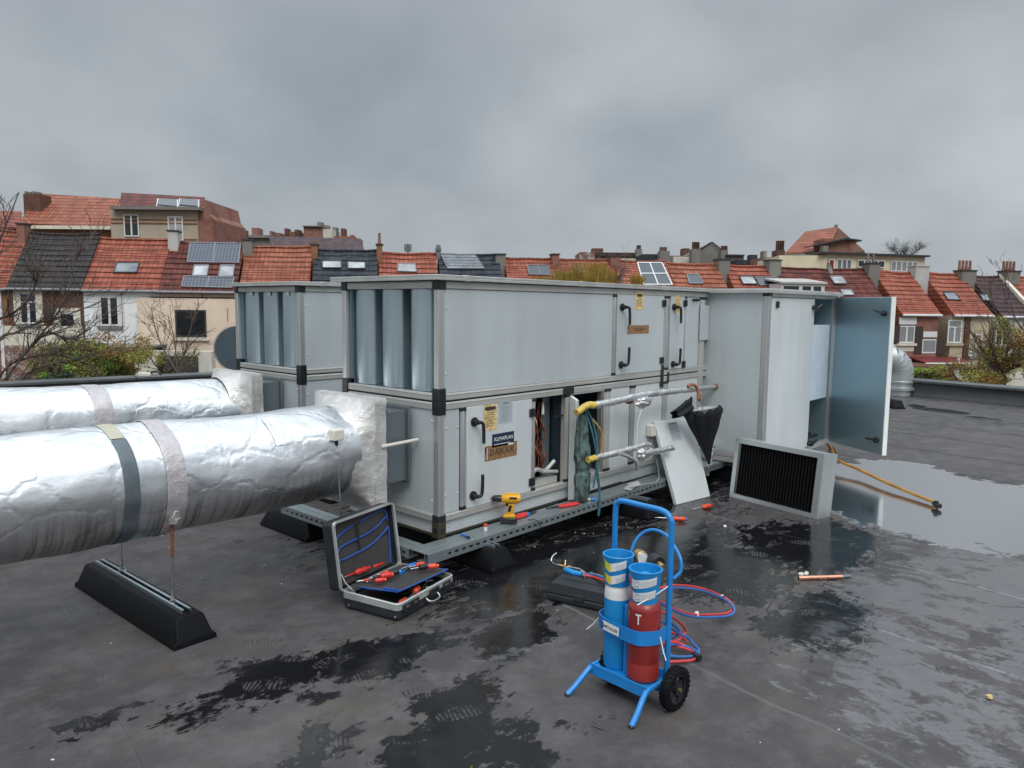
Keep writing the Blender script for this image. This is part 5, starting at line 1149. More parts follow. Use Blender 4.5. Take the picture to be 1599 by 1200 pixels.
tb = bare('bare_tree', 'leafless young tree in front of the peach annex', V(far(275, 600, 24)), [[(280, 620, 0), (276, 570, 0), (272, 530, .1), (262, 490, .2)], [(278, 590, 0), (290, 545, .2), (300, 505, .3), (308, 485, .4)], [(276, 580, 0), (255, 545, .2), (243, 515, .3), (236, 480, .4)]], 24, 23, r0=.03, kids=3, kl=.8)
m = MB(); b0 = far(280, 620, 24); m.tube([V((b0.x, b0.y, -6)), b0], [.07, .03], 8); m.build('trunk', 'bark', tb)
tb = bare('bare_tree', 'dark leafless crown far behind the cream apartment building', V(far(1415, 480, 75)), [[(1415, 430, 0), (1414, 405, 0), (1410, 392, 0)], [(1415, 420, 0), (1424, 398, .4), (1434, 390, .6)], [(1415, 415, 0), (1402, 398, .3), (1394, 390, .4)]], 75, 25, mat='bark_grey', r0=.09, kids=10, kl=.85, depth=3)
tb = bare('bare_tree', 'wispy leafless branches hanging in at the right edge', V(far(1640, 600, 22)), [[(1680, 620, 0), (1640, 580, 0), (1600, 560, .1), (1570, 520, .2), (1552, 480, .3), (1545, 440, .4)], [(1680, 560, 0), (1630, 540, 0), (1590, 505, .1), (1575, 460, .2), (1565, 420, .3)]], 22, 27, r0=.03, kids=3, kl=.9)
m = MB(); b0 = far(1680, 620, 22); m.tube([V((b0.x, b0.y, -6)), b0], [.1, .04], 8); m.build('trunk', 'bark', tb)
# garden outbuildings seen just above the parapet
T = thing('garden_shed', 'dark grey garden building with a white post, behind the olive bush', 'shed', tuple(far(140, 600, 33)))
block('wall', 'flat_dark', T, 68, 216, 545, 640, 33, 2.5); block('roof', 'concrete', T, 66, 219, 541, 545, 32.7, 3); block('post', 'pvc_white', T, 72, 75, 555, 640, 32.6, .2); block('post', 'pvc_white', T, 210, 213, 553, 640, 32.6, .2)
T = thing('garden_wall', 'white garden wall with dark railings below the peach annex', 'wall', tuple(far(270, 600, 31)))
block('panel', 'wall_creamwhite', T, 216, 330, 548, 640, 31, .4); block('railing', 'flat_dark', T, 246, 308, 556, 640, 30.9, .08)
T = thing('brick_extension', 'low brick extension with a white edge below the maroon awning', 'shed', tuple(far(1450, 600, 42)))
block('wall', 'brick_brown', T, 1415, 1490, 572, 660, 41, 3); block('post', 'pvc_white', T, 1497, 1499, 560, 640, 40.5, .15)
# parapet clutter
#@OBJ
# ------------------------------------------------------------------ local frames
def frame(o, ex, ez=(0, 0, 1)):
    ex = V(ex).normalized(); ez = V(ez); ez = (ez-ex*ez.dot(ex)).normalized(); ey = ez.cross(ex)
    return Matrix(((ex.x, ey.x, ez.x, o[0]), (ex.y, ey.y, ez.y, o[1]), (ex.z, ey.z, ez.z, o[2]), (0, 0, 0, 1)))
# ------------------------------------------------------------------ welding trolley
TM = frame((2.68, 1.65, 0), (-.06, -1, 0))       # local +X across (towards the picture's right), +Y rearwards
TR = thing('bottle_trolley', 'bright blue two-wheeled welding trolley holding a blue and a red gas bottle', 'trolley', M=TM)
def lb(m, name, mat, par=TR, **k): return m.build(name, mat, par, local=True, **k)
hw = .145
pts = catmull([(-hw, 0, .08), (-hw, 0, .3), (-hw, .0, .6), (-hw+.001, .0, .77), (-hw+.012, .0, .800), (-hw+.04, 0, .812), (0, 0, .812), (hw-.06, 0, .812), (hw-.025, 0, .803), (hw-.006, 0, .782), (hw, 0, .745), (hw, 0, .5), (hw, 0, .3), (hw, 0, .08)], 6)
m = MB(); m.tube(pts, .0125, 12); lb(m, 'handle_frame', 'blue_paint')
m = MB(); m.box((-hw+.013, -.012, .03), (hw-.013, -.002, .135)); m.box((-hw, -.15, .096), (hw, 0.0, .100)); m.prism([(-hw-.004, -.150, .062), (hw-.03, -.150, .062), (hw+.004, -.150, .09), (hw+.004, -.150, .112), (-hw-.004, -.150, .112)], (0, .004, 0)); lb(m, 'tray', 'blue_paint', bevel=.001)
m = MB()
for s_ in (-1, 1):
    x = s_*hw; k = MB(); k.tube(catmull([(x, .03, .095), (x, -.06, .094), (x*1.0, -.135, .094), (x*1.03, -.17, .078), (x*1.10, -.225, .035), (x*1.16, -.275, .004)], 6), .0125, 12); lb(k, 'leg', 'blue_paint')
    k = MB(); k.tube([(x*1.157, -.272, .006), (x*1.162, -.277, -.0)], .0135, 12); lb(k, 'leg_plug', 'black_plastic')
m = MB(); m.cyl((-.13, -.03, .088), (.235, -.03, .088), .008, n=10); lb(m, 'axle', 'steel')
for s_ in (-1, 1):
    x = .205 if s_ > 0 else -.108; ry = Matrix.Rotation(math.pi/2, 3, 'Y'); c = (x, -.03, .0885)
    m = MB(); pr_ = [(.060, -.020), (.078, -.021), (.086, -.016), (.088, -.006), (.088, .006), (.086, .016), (.078, .021), (.060, .020), (.060, -.020)]; m.lathe(pr_, c, 44, ry)
    for k in range(26):
        a = 2*math.pi*k/26
        for q in (-1, 1): m.obox(V(c)+V((q*.010, math.cos(a+q*.06)*.0875, math.sin(a+q*.06)*.0875)), (.0075, 0, 0), (0, math.cos(a)*.003, math.sin(a)*.003), (0, -math.sin(a)*.006, math.cos(a)*.006))
    wh = lb(m, 'wheel', 'black_foot', sharp=50)
    m = MB(); m.lathe([(.0, .006), (.022, .006), (.024, .022), (.013, .024), (0, .024)], c, 20, ry); m.lathe([(.0, -.006), (.022, -.006), (.024, -.022), (0, -.022)], c, 20, ry); m.lathe([(.052, -.014), (.061, -.016), (.061, .016), (.052, .014), (.052, -.014)], c, 36, ry)
    for k in range(5):
        a = 2*math.pi*k/5+.3; d = V((0, math.cos(a), math.sin(a))); e_ = V((0, -math.sin(a), math.cos(a))); m.obox(V(c)+d*.038, (.007, 0, 0), d*.017, e_*.008)
    k = lb(m, 'rim', 'black_plastic', wh)
    m = MB(); m.cyl((x+.024, -.03, .0885), (x+.031, -.03, .0885), .008, n=10); lb(m, 'hub_nut', 'brass', wh)
# band round the bottles
path = catmull([(-hw, 0, 0), (-hw-.004, -.05, 0), (-hw+.008, -.11, 0), (-.075, -.142, 0), (0, -.148, 0), (.06, -.152, 0), (.105, -.145, 0), (hw+.002, -.09, 0), (hw+.004, -.04, 0), (hw, 0, 0)], 8)
m = MB(); n_ = len(path); vs = []
for z in (.272, .332):
    for p in path: vs.append((p.x, p.y, z))
for z in (.332, .272):
    for p in path: q = V((p.x*.978, p.y*.975, z)); vs.append(tuple(q))
fs = []
for r_ in range(4):
    for i in range(n_-1): a = r_*n_+i; b = ((r_+1) % 4)*n_+i; fs.append((a, a+1, b+1, b))
m.add(vs, fs); lb(m, 'retaining_band', 'blue_paint', sharp=50)
m = MB(); a, b = V((-.088, -.1425, .302)), V((.008, -.1545, .302)); d = (b-a).normalized(); nn = V((d.y, -d.x, 0)); nn = nn if nn.y < 0 else -nn
m.obox((a+b)/2+nn*.003, (b-a)/2, (0, 0, .019), nn*.0006); m.m(1); m.text('METALLER', (a+b)/2+nn*.0045+V((0, 0, -.001)), d, (0, 0, 1), .0175); m.m(1); m.obox((a+b)/2+nn*.0042-d*.046, d*.004, (0, 0, .015), nn*.0003); lb(m, 'name_plate', ['label_white', 'label_navy'], smooth=False)
# guard hoop behind
def tp(px, py, ly): # pixel to trolley-local point on the plane y=ly
    n_ = TM.to_3x3() @ V((0, 1, 0)); p0 = TM @ V((0, ly, 0)); return TM.inverted() @ onplane(px, py, p0, n_)
m = MB(); m.tube(catmull([tp(984, 868, .03), tp(992, 846, .06), tp(1005, 832, .09), tp(1022, 828, .10), tp(1040, 836, .09), tp(1052, 852, .06), tp(1062, 872, .04), tp(1063, 892, .03), tp(1052, 904, .005)], 7), .0075, 10); lb(m, 'guard_hoop', 'blue_paint')
m = MB(); m.cyl((.0, -.09, .1), (.0, -.09, .40), .013, n=14); lb(m, 'spacer_tube', 'blue_paint')
def warnlabel(m, c, r, z0, a0, a1, hh, mats):
    """curved label patches standing 0.6 mm off a collar"""
    def strip(mi, b0, b1, za, zb_, tilt, off):
        m.m(mi); k = 10
        m.grid(lambda u, v: (c[0]+(r+off)*math.cos(b0+(b1-b0)*u), c[1]+(r+off)*math.sin(b0+(b1-b0)*u), za+(zb_-za)*v+tilt*abs(u-.42)), k, 1)
    return strip
def bottle(name, label, x, y, r, body, shoulder, zt, gz, prof_top, cols, stickers):
    o = TM @ V((x, y, .101)); t = thing(name, label, 'gas bottle', M=frame(o, TM.to_3x3() @ V((1, 0, 0))))
    m = MB(); m.lathe([(0, .0), (r*.86, .0), (r, .012), (r, .075), (r*.97, .080), (r*.97, .085), (r, .09), (r, body), (r*.985, body+.012)] if cols[0] == 'red_cyl' else [(0, 0), (r*.9, 0), (r, .012), (r, body)], (0, 0, 0), 40); bo = m.build('body', cols[0], t, local=True)
    m = MB(); m.lathe([(r if cols[0] != 'red_cyl' else r*.985, body if cols[0] != 'red_cyl' else body+.012)]+prof_top, (0, 0, 0), 40); m.build('shoulder', cols[1], t, local=True, sharp=60)
    return t
bt1 = bottle('gas_bottle', 'slim blue gas bottle with a white shoulder, in the blue trolley', -.073, -.066, .056, .31, 0, 0, 0, [(.056, .312), (.055, .340), (.050, .366), (.040, .382), (.02, .39), (0, .392)], ('blue_light', 'white_paint'), 0)
bt2 = bottle('gas_bottle', 'fat dark red gas bottle with a worn white mark, in the blue trolley', .073, -.072, .068, .30, 0, 0, 0, [(.065, .318), (.058, .332), (.045, .342), (.02, .348), (0, .35)], ('red_cyl', 'red_cyl'), 0)
def collar(t, z0, z1, r0, r1, kind):
    m = MB(); m.lathe([(r0, z0), (r0+.001, z0+.01), (r0+.002, z0+.02), (r1, z1-.005), (r1+.002, z1), (r1-.003, z1+.002), (r1-.006, z1), (r1-.007, z1-.02), (r0-.004, z0+.03), (r0-.004, z0)], (0, 0, 0), 44); m.build('valve_collar', 'blue_light', t, local=True, sharp=50)
    m = MB(); m.lathe([(.0, z0+.02), (.014, z0+.02), (.016, z1-.06), (.026, z1-.05), (.028, z1-.028), (.020, z1-.02), (0, z1-.018)], (0, 0, 0), 20); m.cyl((-.03, 0, z1-.045), (.03, 0, z1-.045), .009); m.build('valve', 'steel' if kind == 'ox' else 'blue_light', t, local=True)
    for row in range(2):
        zz = z0+.022+row*.052 if kind == 'ox' else z0+.020+row*.050
        def P_(a, z, off): f = (z-z0)/(z1-z0); r = r0+.002+(r1-r0-.002)*f+off; return (r*math.cos(a), r*math.sin(a), z)
        def patch(mm, mi, a0, a1, za0, za1, zb0, zb1, off=.0014):
            mm.m(mi); mm.grid(lambda u, v: P_(a0+(a1-a0)*u, (za0*(1-u)+za1*u)*(1-v)+(zb0*(1-u)+zb1*u)*v, off), 10, 2)
        mm = MB(); A = math.radians(-88) if kind == 'ox' else math.radians(-98); zz = z0+.012+row*.056
        W_ = 1.15 if kind == 'ox' else 1.5; patch(mm, 0, A, A+W_, zz-.004, zz+.020, zz+.034, zz+.054); patch(mm, 0, A-.85, A-.001, zz+.026, zz-.004, zz+.056, zz+.034)
        if kind == 'ox':
            patch(mm, 1, A-.36, A+.10, zz+.008, zz-.0, zz+.042, zz+.033, .002); patch(mm, 2, A-.84, A-.40, zz+.026, zz+.012, zz+.054, zz+.042, .002)
        else:
            patch(mm, 1, A-.74, A-.22, zz+.024, zz+.008, zz+.052, zz+.038, .002); patch(mm, 3, A+.06, A+.36, zz+.004, zz+.008, zz+.029, zz+.034, .002); patch(mm, 0, A+.11, A+.31, zz+.009, zz+.012, zz+.024, zz+.028, .0026)
        for q in range(4): patch(mm, 3, A+.45, A+W_-.1, zz+.0105+q*.0058, zz+.0215+q*.0058, zz+.012+q*.0058, zz+.0235+q*.0058, .0020)
        mats = ['label_white', 'yellow_dot' if kind == 'ox' else 'red_tool', 'green_dot', 'label_grey']
        mm.build('warning_label', mats, t, local=True, smooth=False)
collar(bt1, .368, .498, .055, .066, 'ox'); collar(bt2, .336, .474, .053, .069, 'fu')
m = MB(); k = .0688
def T_(a0, a1, z0, z1): m.grid(lambda u, v: (k*math.cos(a0+(a1-a0)*u), k*math.sin(a0+(a1-a0)*u), z0+(z1-z0)*v), 4, 1)
T_(-1.50, -1.14, .292, .299); T_(-1.36, -1.27, .256, .292); m.build('worn_mark', 'white_paint', bt2, local=True, smooth=False)
m = MB(); m.grid(lambda u, v: (.0686*math.cos(-2.35+.35*u), .0686*math.sin(-2.35+.35*u), .268+.03*v), 4, 1); m.build('gas_label', 'label_brown', bt2, local=True, smooth=False)
# regulators
rg = thing('pressure_regulator', 'brass regulator with a round gauge behind the two bottles', 'regulator', tuple(TM @ V((0, .04, .6))))
def W3(px, py, ly): return TM @ tp(px, py, ly)
a = W3(1003, 872, .02); m = MB(); m.tube([a-V((.0, .0, .0)), a+V((.02, .035, .0))], .030, 22); m.build('gauge', 'brass', rg, bevel=.003)
m = MB(); m.tube([a+V((-.002, -.004, 0)), a], .024, 22); m.build('gauge_face', 'label_white', rg)
a = W3(1029, 881, .03); m = MB(); m.tube([a, a+V((.025, .045, .0))], .032, 22); m.build('regulator_body', 'black_plastic', rg, bevel=.003)
m = MB(); m.tube([a-V((.016, .03, .005)), a], .014, 14); m.tube([W3(1003, 884, .02), W3(1020, 893, .02), W3(1029, 884, .03)], .009, 10); m.tube([W3(1035, 890, .03), W3(1032, 905, .04), W3(1020, 925, .05)], .007, 8); m.build('fitting', 'brass', rg)
# hoses
HS = thing('welding_hose', 'red and blue twin gas hose looped behind the trolley wheel', 'hose', tuple(onz(1095, 960)))
def hose(pts, r=.0062, mat='hose_red', name='red_hose'):
    q = catmull([onz(a, b, z) for a, b, z in pts], 7); m = MB(); m.tube(q, r, 9); return m.build(name, mat, HS)
L1 = [(1005, 938, .42), (1020, 923, .38), (1048, 915, .32), (1070, 915, .25), (1095, 919, .18), (1120, 928, .11), (1138, 938, .07), (1145, 950, .045), (1135, 958, .03), (1112, 960, .05), (1085, 960, .09), (1060, 954, .17), (1040, 944, .26), (1018, 932, .34)]
L2 = [(1010, 950, .34), (1035, 957, .27), (1052, 965, .20), (1065, 976, .13), (1070, 986, .07), (1060, 1000, .05), (1040, 1000, .04), (1050, 1008, .035), (1070, 1013, .03), (1086, 1021, .02), (1084, 1030, .012), (1065, 1033, .010), (1040, 1034, .01)]
hose(L1); hose([(a+2, b+4, z) for a, b, z in L1], mat='hose_blue', name='blue_hose')
hose(L2); hose([(1008, 958, .33), (1040, 975, .2), (1058, 988, .10), (1075, 997, .06), (1083, 1006, .04), (1091, 1015, .03), (1088, 1023, .02), (1070, 1026, .012), (1048, 1025, .012), (1035, 1022, .03), (1045, 1008, .05), (1065, 1008, .04), (1085, 1016, .03), (1090, 1020, .025)], mat='hose_blue', name='blue_hose')
hose([(1035, 985, .09), (1060, 992, .06), (1074, 1004, .03)]); hose([(1035, 1004, .06), (1052, 1003, .06), (1068, 1008, .04), (1084, 1020, .02)])
hose([(1040, 968, .18), (1060, 985, .1), (1048, 998, .05), (1038, 992, .06)], mat='hose_blue', name='blue_hose')
m = MB()
for (px, py, z) in ((1088, 959, .085), (1127, 933, .09)): c = onz(px, py, z); m.tube([c+V((-.004, -.004, -.012)), c+V((.004, .004, .012))], .010, 8)
m.build('cable_tie', 'white_tie', HS)
m = MB(); c = onz(1088, 1025, .02); m.tube([c-V((.01, .02, 0)), c+V((.01, .02, 0))], .015, 8); c = onz(1126, 933, .09); m.tube([c-V((.01, .015, 0)), c+V((.01, .015, 0))], .012, 8); m.build('tape_wrap', 'black_plastic', HS)
for a, b, lab in (((W3(1047, 914, 0)+V((-.02, 0, 0))), W3(995, 945, -.16), 'white cable tie slung from the trolley upright across the red bottle collar'), (W3(939, 960, -.06), W3(916, 983, -.10), 'white cable tie sticking out left of the blue bottle'), (W3(1031, 995, -.12), W3(1040, 1032, -.13), 'white cable tie dangling from the blue band beside the red bottle')):
    m = MB(); m.tube([a, (a+b)/2+V((0, 0, -.006)), b], .0022, 6); o = centre(m.build('cable_tie', 'white_tie')); tag(o, lab, 'cable tie')
# ------------------------------------------------------------------ torch on a flat black case
c0, c2 = onz(853, 909.6, .105), onz(945, 929, .105); ex = V((c2-c0)).normalized(); PM = frame((c0.x, c0.y, 0), (ex.x, ex.y, 0))
PC = thing('plastic_case', 'flat closed black plastic case lying on the wet roof left of the blue bottle', 'tool case', M=PM)
m = MB(); m.box((0, 0, .002), (.46, .27, .048)); m.build('base', 'case_black', PC, local=True, bevel=.014, seg=3)
m = MB(); m.prism([(.004, .004, .049), (.456, .004, .049), (.456, .266, .049), (.004, .266, .049)], (0, 0, .02)); m.build('seam_band', 'case_black', PC, local=True, bevel=.004)
m = MB(); q = .022; m.add([(0, 0, .052), (.46, 0, .052), (.46, .27, .052), (0, .27, .052), (q, q*.5, .106), (.46-q, q*.5, .106), (.46-q, .27-q*.5, .106), (q, .27-q*.5, .106)], [(3, 2, 1, 0), (4, 5, 6, 7), (0, 1, 5, 4), (1, 2, 6, 5), (2, 3, 7, 6), (3, 0, 4, 7)]); m.box((.05, .10, .1065), (.41, .17, .1095)); m.build('lid', 'case_black', PC, local=True, bevel=.008, seg=3)
m = MB(); m.box((.17, -.008, .035), (.23, .004, .07)); m.box((.35, -.008, .035), (.41, .004, .07)); m.build('latch', 'case_black', PC, local=True, bevel=.003)
TO = thing('welding_torch', 'gas torch with bent silver tip and blue grip resting on the flat black case', 'torch', tuple(onz(890, 892, .115)))
tz = lambda px, py, z=.118: onz(px, py, z)
m = MB(); m.tube(catmull([tz(869, 864, .19), tz(863, 869, .18), tz(861, 876, .16), tz(866, 881, .14), tz(873, 883, .125)], 6), .0042, 8); m.build('tip', 'steel', TO)
m = MB(); m.tube([tz(871, 882, .125), tz(882, 885, .12), tz(884, 888, .12), tz(890, 886, .12)], [.006, .008, .012, .011], 12); m.tube([tz(882, 884, .122), tz(883, 875, .15)], .005, 8); m.build('mixer', 'brass', TO)
m = MB(); m.tube([tz(882, 889), tz(886, 891), tz(896, 895), tz(908, 897)], [.012, .016, .017, .014], 14); m.build('grip', 'blue_light', TO)
m = MB(); m.tube(catmull([tz(890, 886, .128), tz(905, 889, .13), tz(915, 896, .125)], 5), .005, 8); m.tube([tz(908, 892, .13), tz(913, 901, .12)], .006, 8); m.tube([tz(921, 894, .118), tz(945, 901, .125)], .0035, 8); m.build('valve_lever', 'steel', TO)
m = MB(); m.tube(catmull([tz(908, 898, .115), tz(925, 901, .112), tz(940, 906, .13), tz(955, 912, .16)], 6), .0068, 9); m.build('red_hose', 'hose_red', TO)
m = MB(); m.tube(catmull([tz(908, 896, .115), tz(928, 898, .112), tz(945, 904, .13), tz(957, 909, .16)], 6), .0062, 9); m.build('blue_hose', 'hose_blue', TO)
# ------------------------------------------------------------------ open tool suitcase
SM = frame((2.389, 2.925, 0), (.51, .115, 0)); SW, SD = .52, .385
SC = thing('tool_suitcase', 'open black tool suitcase with silver rims and a lining piped in blue', 'tool case', M=SM)
def rrect(w_, d_, r, k=5, x0=0, y0=0):
    o = []
    for cx, cy, a0 in ((w_-r, r, -90), (w_-r, d_-r, 0), (r, d_-r, 90), (r, r, 180)):
        for i in range(k+1): a = math.radians(a0+90*i/k); o.append((x0+cx+r*math.cos(a), y0+cy+r*math.sin(a)))
    return o
def shell(m, z0, z1, w_, d_, r, th, floor=True, inset=.012, fn=lambda x, y, z: (x, y, z)):
    o0 = rrect(w_-2*inset, d_-2*inset, r, x0=inset, y0=inset); o1 = rrect(w_, d_, r); i1 = rrect(w_-2*th, d_-2*th, max(r-th, .005), x0=th, y0=th); n_ = len(o1)
    vs = [fn(x, y, z0) for x, y in o0]+[fn(x, y, z0+.018) for x, y in o1]+[fn(x, y, z1) for x, y in o1]+[fn(x, y, z1) for x, y in i1]+[fn(x, y, z0+.008) for x, y in i1]
    fs = [tuple(range(n_))[::-1], tuple(4*n_+i for i in range(n_))]
    for r_ in range(4): fs += [(r_*n_+i, r_*n_+(i+1) % n_, (r_+1)*n_+(i+1) % n_, (r_+1)*n_+i) for i in range(n_)]
    m.add(vs, fs)
m = MB(); shell(m, .002, .062, SW, SD, .03, .006); lb(m, 'base_shell', 'case_black', SC, sharp=30)
def rimf(m, z0, z1, w_, d_, r, th, e=.003, fn=lambda x, y, z: (x, y, z)):
    o = rrect(w_+2*e, d_+2*e, r, x0=-e, y0=-e); i1 = rrect(w_-2*th, d_-2*th, max(r-th, .004), x0=th, y0=th); n_ = len(o); vs = [fn(x, y, z0) for x, y in o]+[fn(x, y, z1-.003) for x, y in o]
    o2 = rrect(w_, d_, r); vs += [fn(x, y, z1) for x, y in o2]+[fn(x, y, z1) for x, y in i1]+[fn(x, y, z0) for x, y in i1]
    fs = []
    for r_ in range(5): fs += [(r_*n_+i, r_*n_+(i+1) % n_, ((r_+1) % 5)*n_+(i+1) % n_, ((r_+1) % 5)*n_+i) for i in range(n_)]
    m.add(vs, fs)
m = MB(); rimf(m, .0625, .100, SW, SD, .03, .008); lb(m, 'base_rim', 'case_rim', SC, sharp=40)
m = MB(); m.box((.012, .012, .012), (SW-.012, SD-.012, .05)); lb(m, 'base_lining', 'case_lining', SC)
lean = math.radians(8)
def lidf(x, y, z):    # lid: local (x along width, y up the lid, z depth towards the back)
    c_, s_ = math.cos(lean), math.sin(lean); yy = SD+.004+z*c_+y*s_; zz = .085+y*c_-z*s_*1.0
    return (x, yy, zz)
m = MB(); shell(m, .065, .010, SW, SD, .03, .006, fn=lambda x, y, z: lidf(x, y, .075-(.075-z) if False else z)); lb(m, 'lid_shell', 'case_black', SC, sharp=30)
m = MB(); rimf(m, .010, -.004, SW, SD, .03, .008, fn=lidf); lb(m, 'lid_rim', 'case_rim', SC, sharp=40)
m = MB(); m.add([lidf(.01, .01, .045), lidf(SW-.01, .01, .045), lidf(SW-.01, SD-.01, .045), lidf(.01, SD-.01, .045)], [(0, 1, 2, 3)]); m.prism([lidf(.03, .02, .034), lidf(SW-.03, .02, .034), lidf(SW-.03, .20, .034), lidf(.03, .155, .034)], V(lidf(0, 0, .042))-V(lidf(0, 0, .034))); m.prism([lidf(.03, .14, .044), lidf(SW-.04, .2, .044), lidf(SW-.03, .30, .044), lidf(SW*.45, .31, .044), lidf(.04, .25, .044)], V(lidf(0, 0, .048))-V(lidf(0, 0, .044))); lb(m, 'lid_lining', 'pallet_board', SC)
for pl in ([(.03, .02, .03), (.035, .15, .03), (.10, .16, .03), (.26, .17, .03), (.36, .19, .03), (.45, .225, .028), (.485, .235, .028), (.478, .12, .03), (.465, .03, .03)], [(.03, .17, .036), (.05, .215, .036), (.10, .235, .036), (.26, .245, .036), (.37, .26, .036), (.47, .30, .034), (.49, .29, .034)], [(.035, .19, .04), (.045, .27, .04), (.09, .30, .04), (.2, .325, .04)], [(.25, .325, .04), (.36, .345, .04), (.45, .35, .04), (.485, .33, .038), (.49, .28, .036)]):
    m = MB(); m.tube(catmull([lidf(*p) for p in pl], 6), .0052, 7); lb(m, 'blue_piping', 'blue_piping', SC)
m = MB(); m.box((.0, 0, 0), (.001, .001, .001)); m = MB(); a = V(lidf(.20, .04, .030)); m.prism([lidf(.215, .17, .030), lidf(.228, .17, .030), lidf(.228, .33, .032), lidf(.215, .33, .032)], (0, .003, 0)); lb(m, 'strap', 'case_lining', SC)
# locks, handle, hinges, stay
m = MB(); m.box((.03, -.012, .045), (.17, -.0035, .088)); m.box((.27, -.012, .045), (.36, -.0035, .088)); m.box((.40, -.012, .045), (.47, -.0035, .088)); lb(m, 'lock', 'black_plastic', SC, bevel=.003)
m = MB(); m.tube(catmull([(.235, -.008, .052), (.24, -.030, .040), (.275, -.038, .034), (.315, -.036, .034), (.335, -.028, .04), (.34, -.008, .052)], 6), .006, 8); lb(m, 'carry_handle', 'steel', SC)
m = MB()
for x in (.05, .12): m.box((x+.0, -.0145, .066), (x+.03, -.0125, .078))
m.box((.41, -.0145, .066), (.45, -.0125, .078)); lb(m, 'latch_plate', 'steel', SC)
m = MB(); m.tube([(.014, .30, .095), (.012, .37, .14), lidf(.014, .10, .0)], .003, 6); lb(m, 'lid_stay', 'steel', SC)
m = MB(); 
for (x, y) in ((-.004, .33), (.0, .02)): m.cyl((x, y, .03), (x-.006, y, .028), .006, n=8)
lb(m, 'stud', 'steel', SC)
# tool pallet: board with blue piping, tilted out of the base
PB = thing('tool_pallet', 'grey tool board edged in blue piping, lying askew across the open suitcase', 'tool board', M=SM @ frame((.035, .03, .148), (1, .02, -.06), (-.0, .09, 1)))
m = MB(); m.box((0, 0, 0), (.47, .32, .007)); lb(m, 'board', 'pallet_board', PB, bevel=.002)
m = MB(); m.tube(catmull([(.01, .31, .003), (.0, .20, .003), (.0, .02, .003), (.02, .0, .003), (.25, -.002, .003), (.46, .0, .003), (.475, .02, .003), (.47, .2, .003)], 8), .0042, 8); m.box((-.004, .0, .008), (.010, .09, .016)); lb(m, 'blue_piping', 'blue_piping', PB)
PBM = PB.matrix_basis.copy()
def tool(name, label, x, y, ang, parts, M0=None, z=.012, cat=None, group=None):
    """hand tool lying along local X; parts: (kind, x0, x1, r0, r1, mat, partname)"""
    B = (M0 if M0 is not None else PBM) @ Matrix.Translation((x, y, z)) @ Matrix.Rotation(ang, 4, 'Z')
    t = thing(name, label, cat or name.split('_')[-1], M=B, group=group)
    for (x0, x1, r0, r1, mat, pn) in parts:
        m = MB(); k = 8; 
        if pn == 'grip':
            prof = [(0, .0), (.12, .75), (.3, 1), (.5, .86), (.7, 1), (.88, .95), (1, .45)]
            m.tube([(x0+(x1-x0)*a, 0, r0) for a, b in prof], [max(.0015, r0*b) for a, b in prof], 12)
        else: m.tube([(x0, 0, parts[0][2]), (x1, 0, parts[0][2])], [r0, r1], 10)
        m.build(pn, mat, t, local=True)
    return t
def driver(label, x, y, ang, L_=.2, mat='red_tool', tip='blue_tool', M0=None, z=.012, r=.014, sh='steel', group='screwdrivers on the tool board'):
    if M0 is None: r *= 1.22; L_ *= 1.12; z = r*.8+.006
    return tool('screwdriver', label, x, y, ang, [(0, L_*.48, r, r, mat, 'grip'), (L_*.47, L_*.9, .0045, .0045, sh, 'shaft'), (L_*.9, L_, .0035, .0015, 'steel', 'tip'), (-.004, .004, r*.55, r*.6, tip, 'end_cap')], M0, z, 'screwdriver', group)
def bdriver(label, e, p, mat, cap, r, sh='steel', up=.0):
    n_ = PBM.to_3x3() @ V((0, 0, 1)); o = PBM @ V((0, 0, .012)); I = PBM.inverted(); a = I @ onplane(e[0], e[1]+4, o, n_); b = I @ onplane(p[0], p[1]+4, o, n_); d = b-a; L_ = d.length*1.15
    return tool('screwdriver', label, a.x, a.y, math.atan2(d.y, d.x), [(0, L_*.56, r, r, mat, 'grip'), (L_*.55, L_*.92, .0042, .0042, sh, 'shaft'), (L_*.92, L_, .0035, .0015, 'steel', 'tip'), (-.006, .006, r*.62, r*.6, cap, 'end_cap')], PBM, r*.85+.007+up, 'screwdriver', 'screwdrivers on the tool board')
for a_ in (('slim red tester with a yellow ring against the lid lining', (601, 879), (570, 891), 'red_tool', 'yellow', .0125, 'red_tool'),
           ('long fat red screwdriver left of the slim tester', (576, 890), (543, 903), 'red_tool', 'red_tool', .017, 'red_tool'),
           ('fat red driver in the middle front of the board', (613, 902), (583, 906), 'red_tool', 'red_tool', .019, 'black_plastic'),
           ('shorter red driver tucked in front of the fat middle one', (602, 908), (576, 911), 'red_tool', 'red_orange', .015, 'black_plastic'),
           ('dark driver with a red band just behind the fat middle one', (606, 899), (580, 905), 'black_plastic', 'red_tool', .013, 'steel'),
           ('dark handled driver ending in a bright blue cap, middle row', (625, 896), (596, 900), 'black_plastic', 'blue_light', .017, 'steel'),
           ('small red and blue driver behind the blue capped one', (614, 893), (592, 898), 'red_orange', 'blue_tool', .012, 'steel'),
           ('bright blue driver left of the far corner group', (652, 882), (630, 889), 'blue_tool', 'blue_light', .014, 'steel'),
           ('stubby black driver with a blue cap in the far corner group', (669, 888), (645, 892), 'black_plastic', 'blue_light', .018, 'steel'),
           ('red banded driver behind the stubby black one', (664, 883), (642, 888), 'red_orange', 'black_plastic', .016, 'steel'),
           ('orange red driver at the far corner of the board', (684, 887), (660, 889), 'red_orange', 'red_orange', .017, 'steel'),
           ('thin purple red driver lying nearest the left edge of the board', (583, 904), (560, 907), 'red_tool', 'black_plastic', .009, 'steel')): bdriver(*a_)
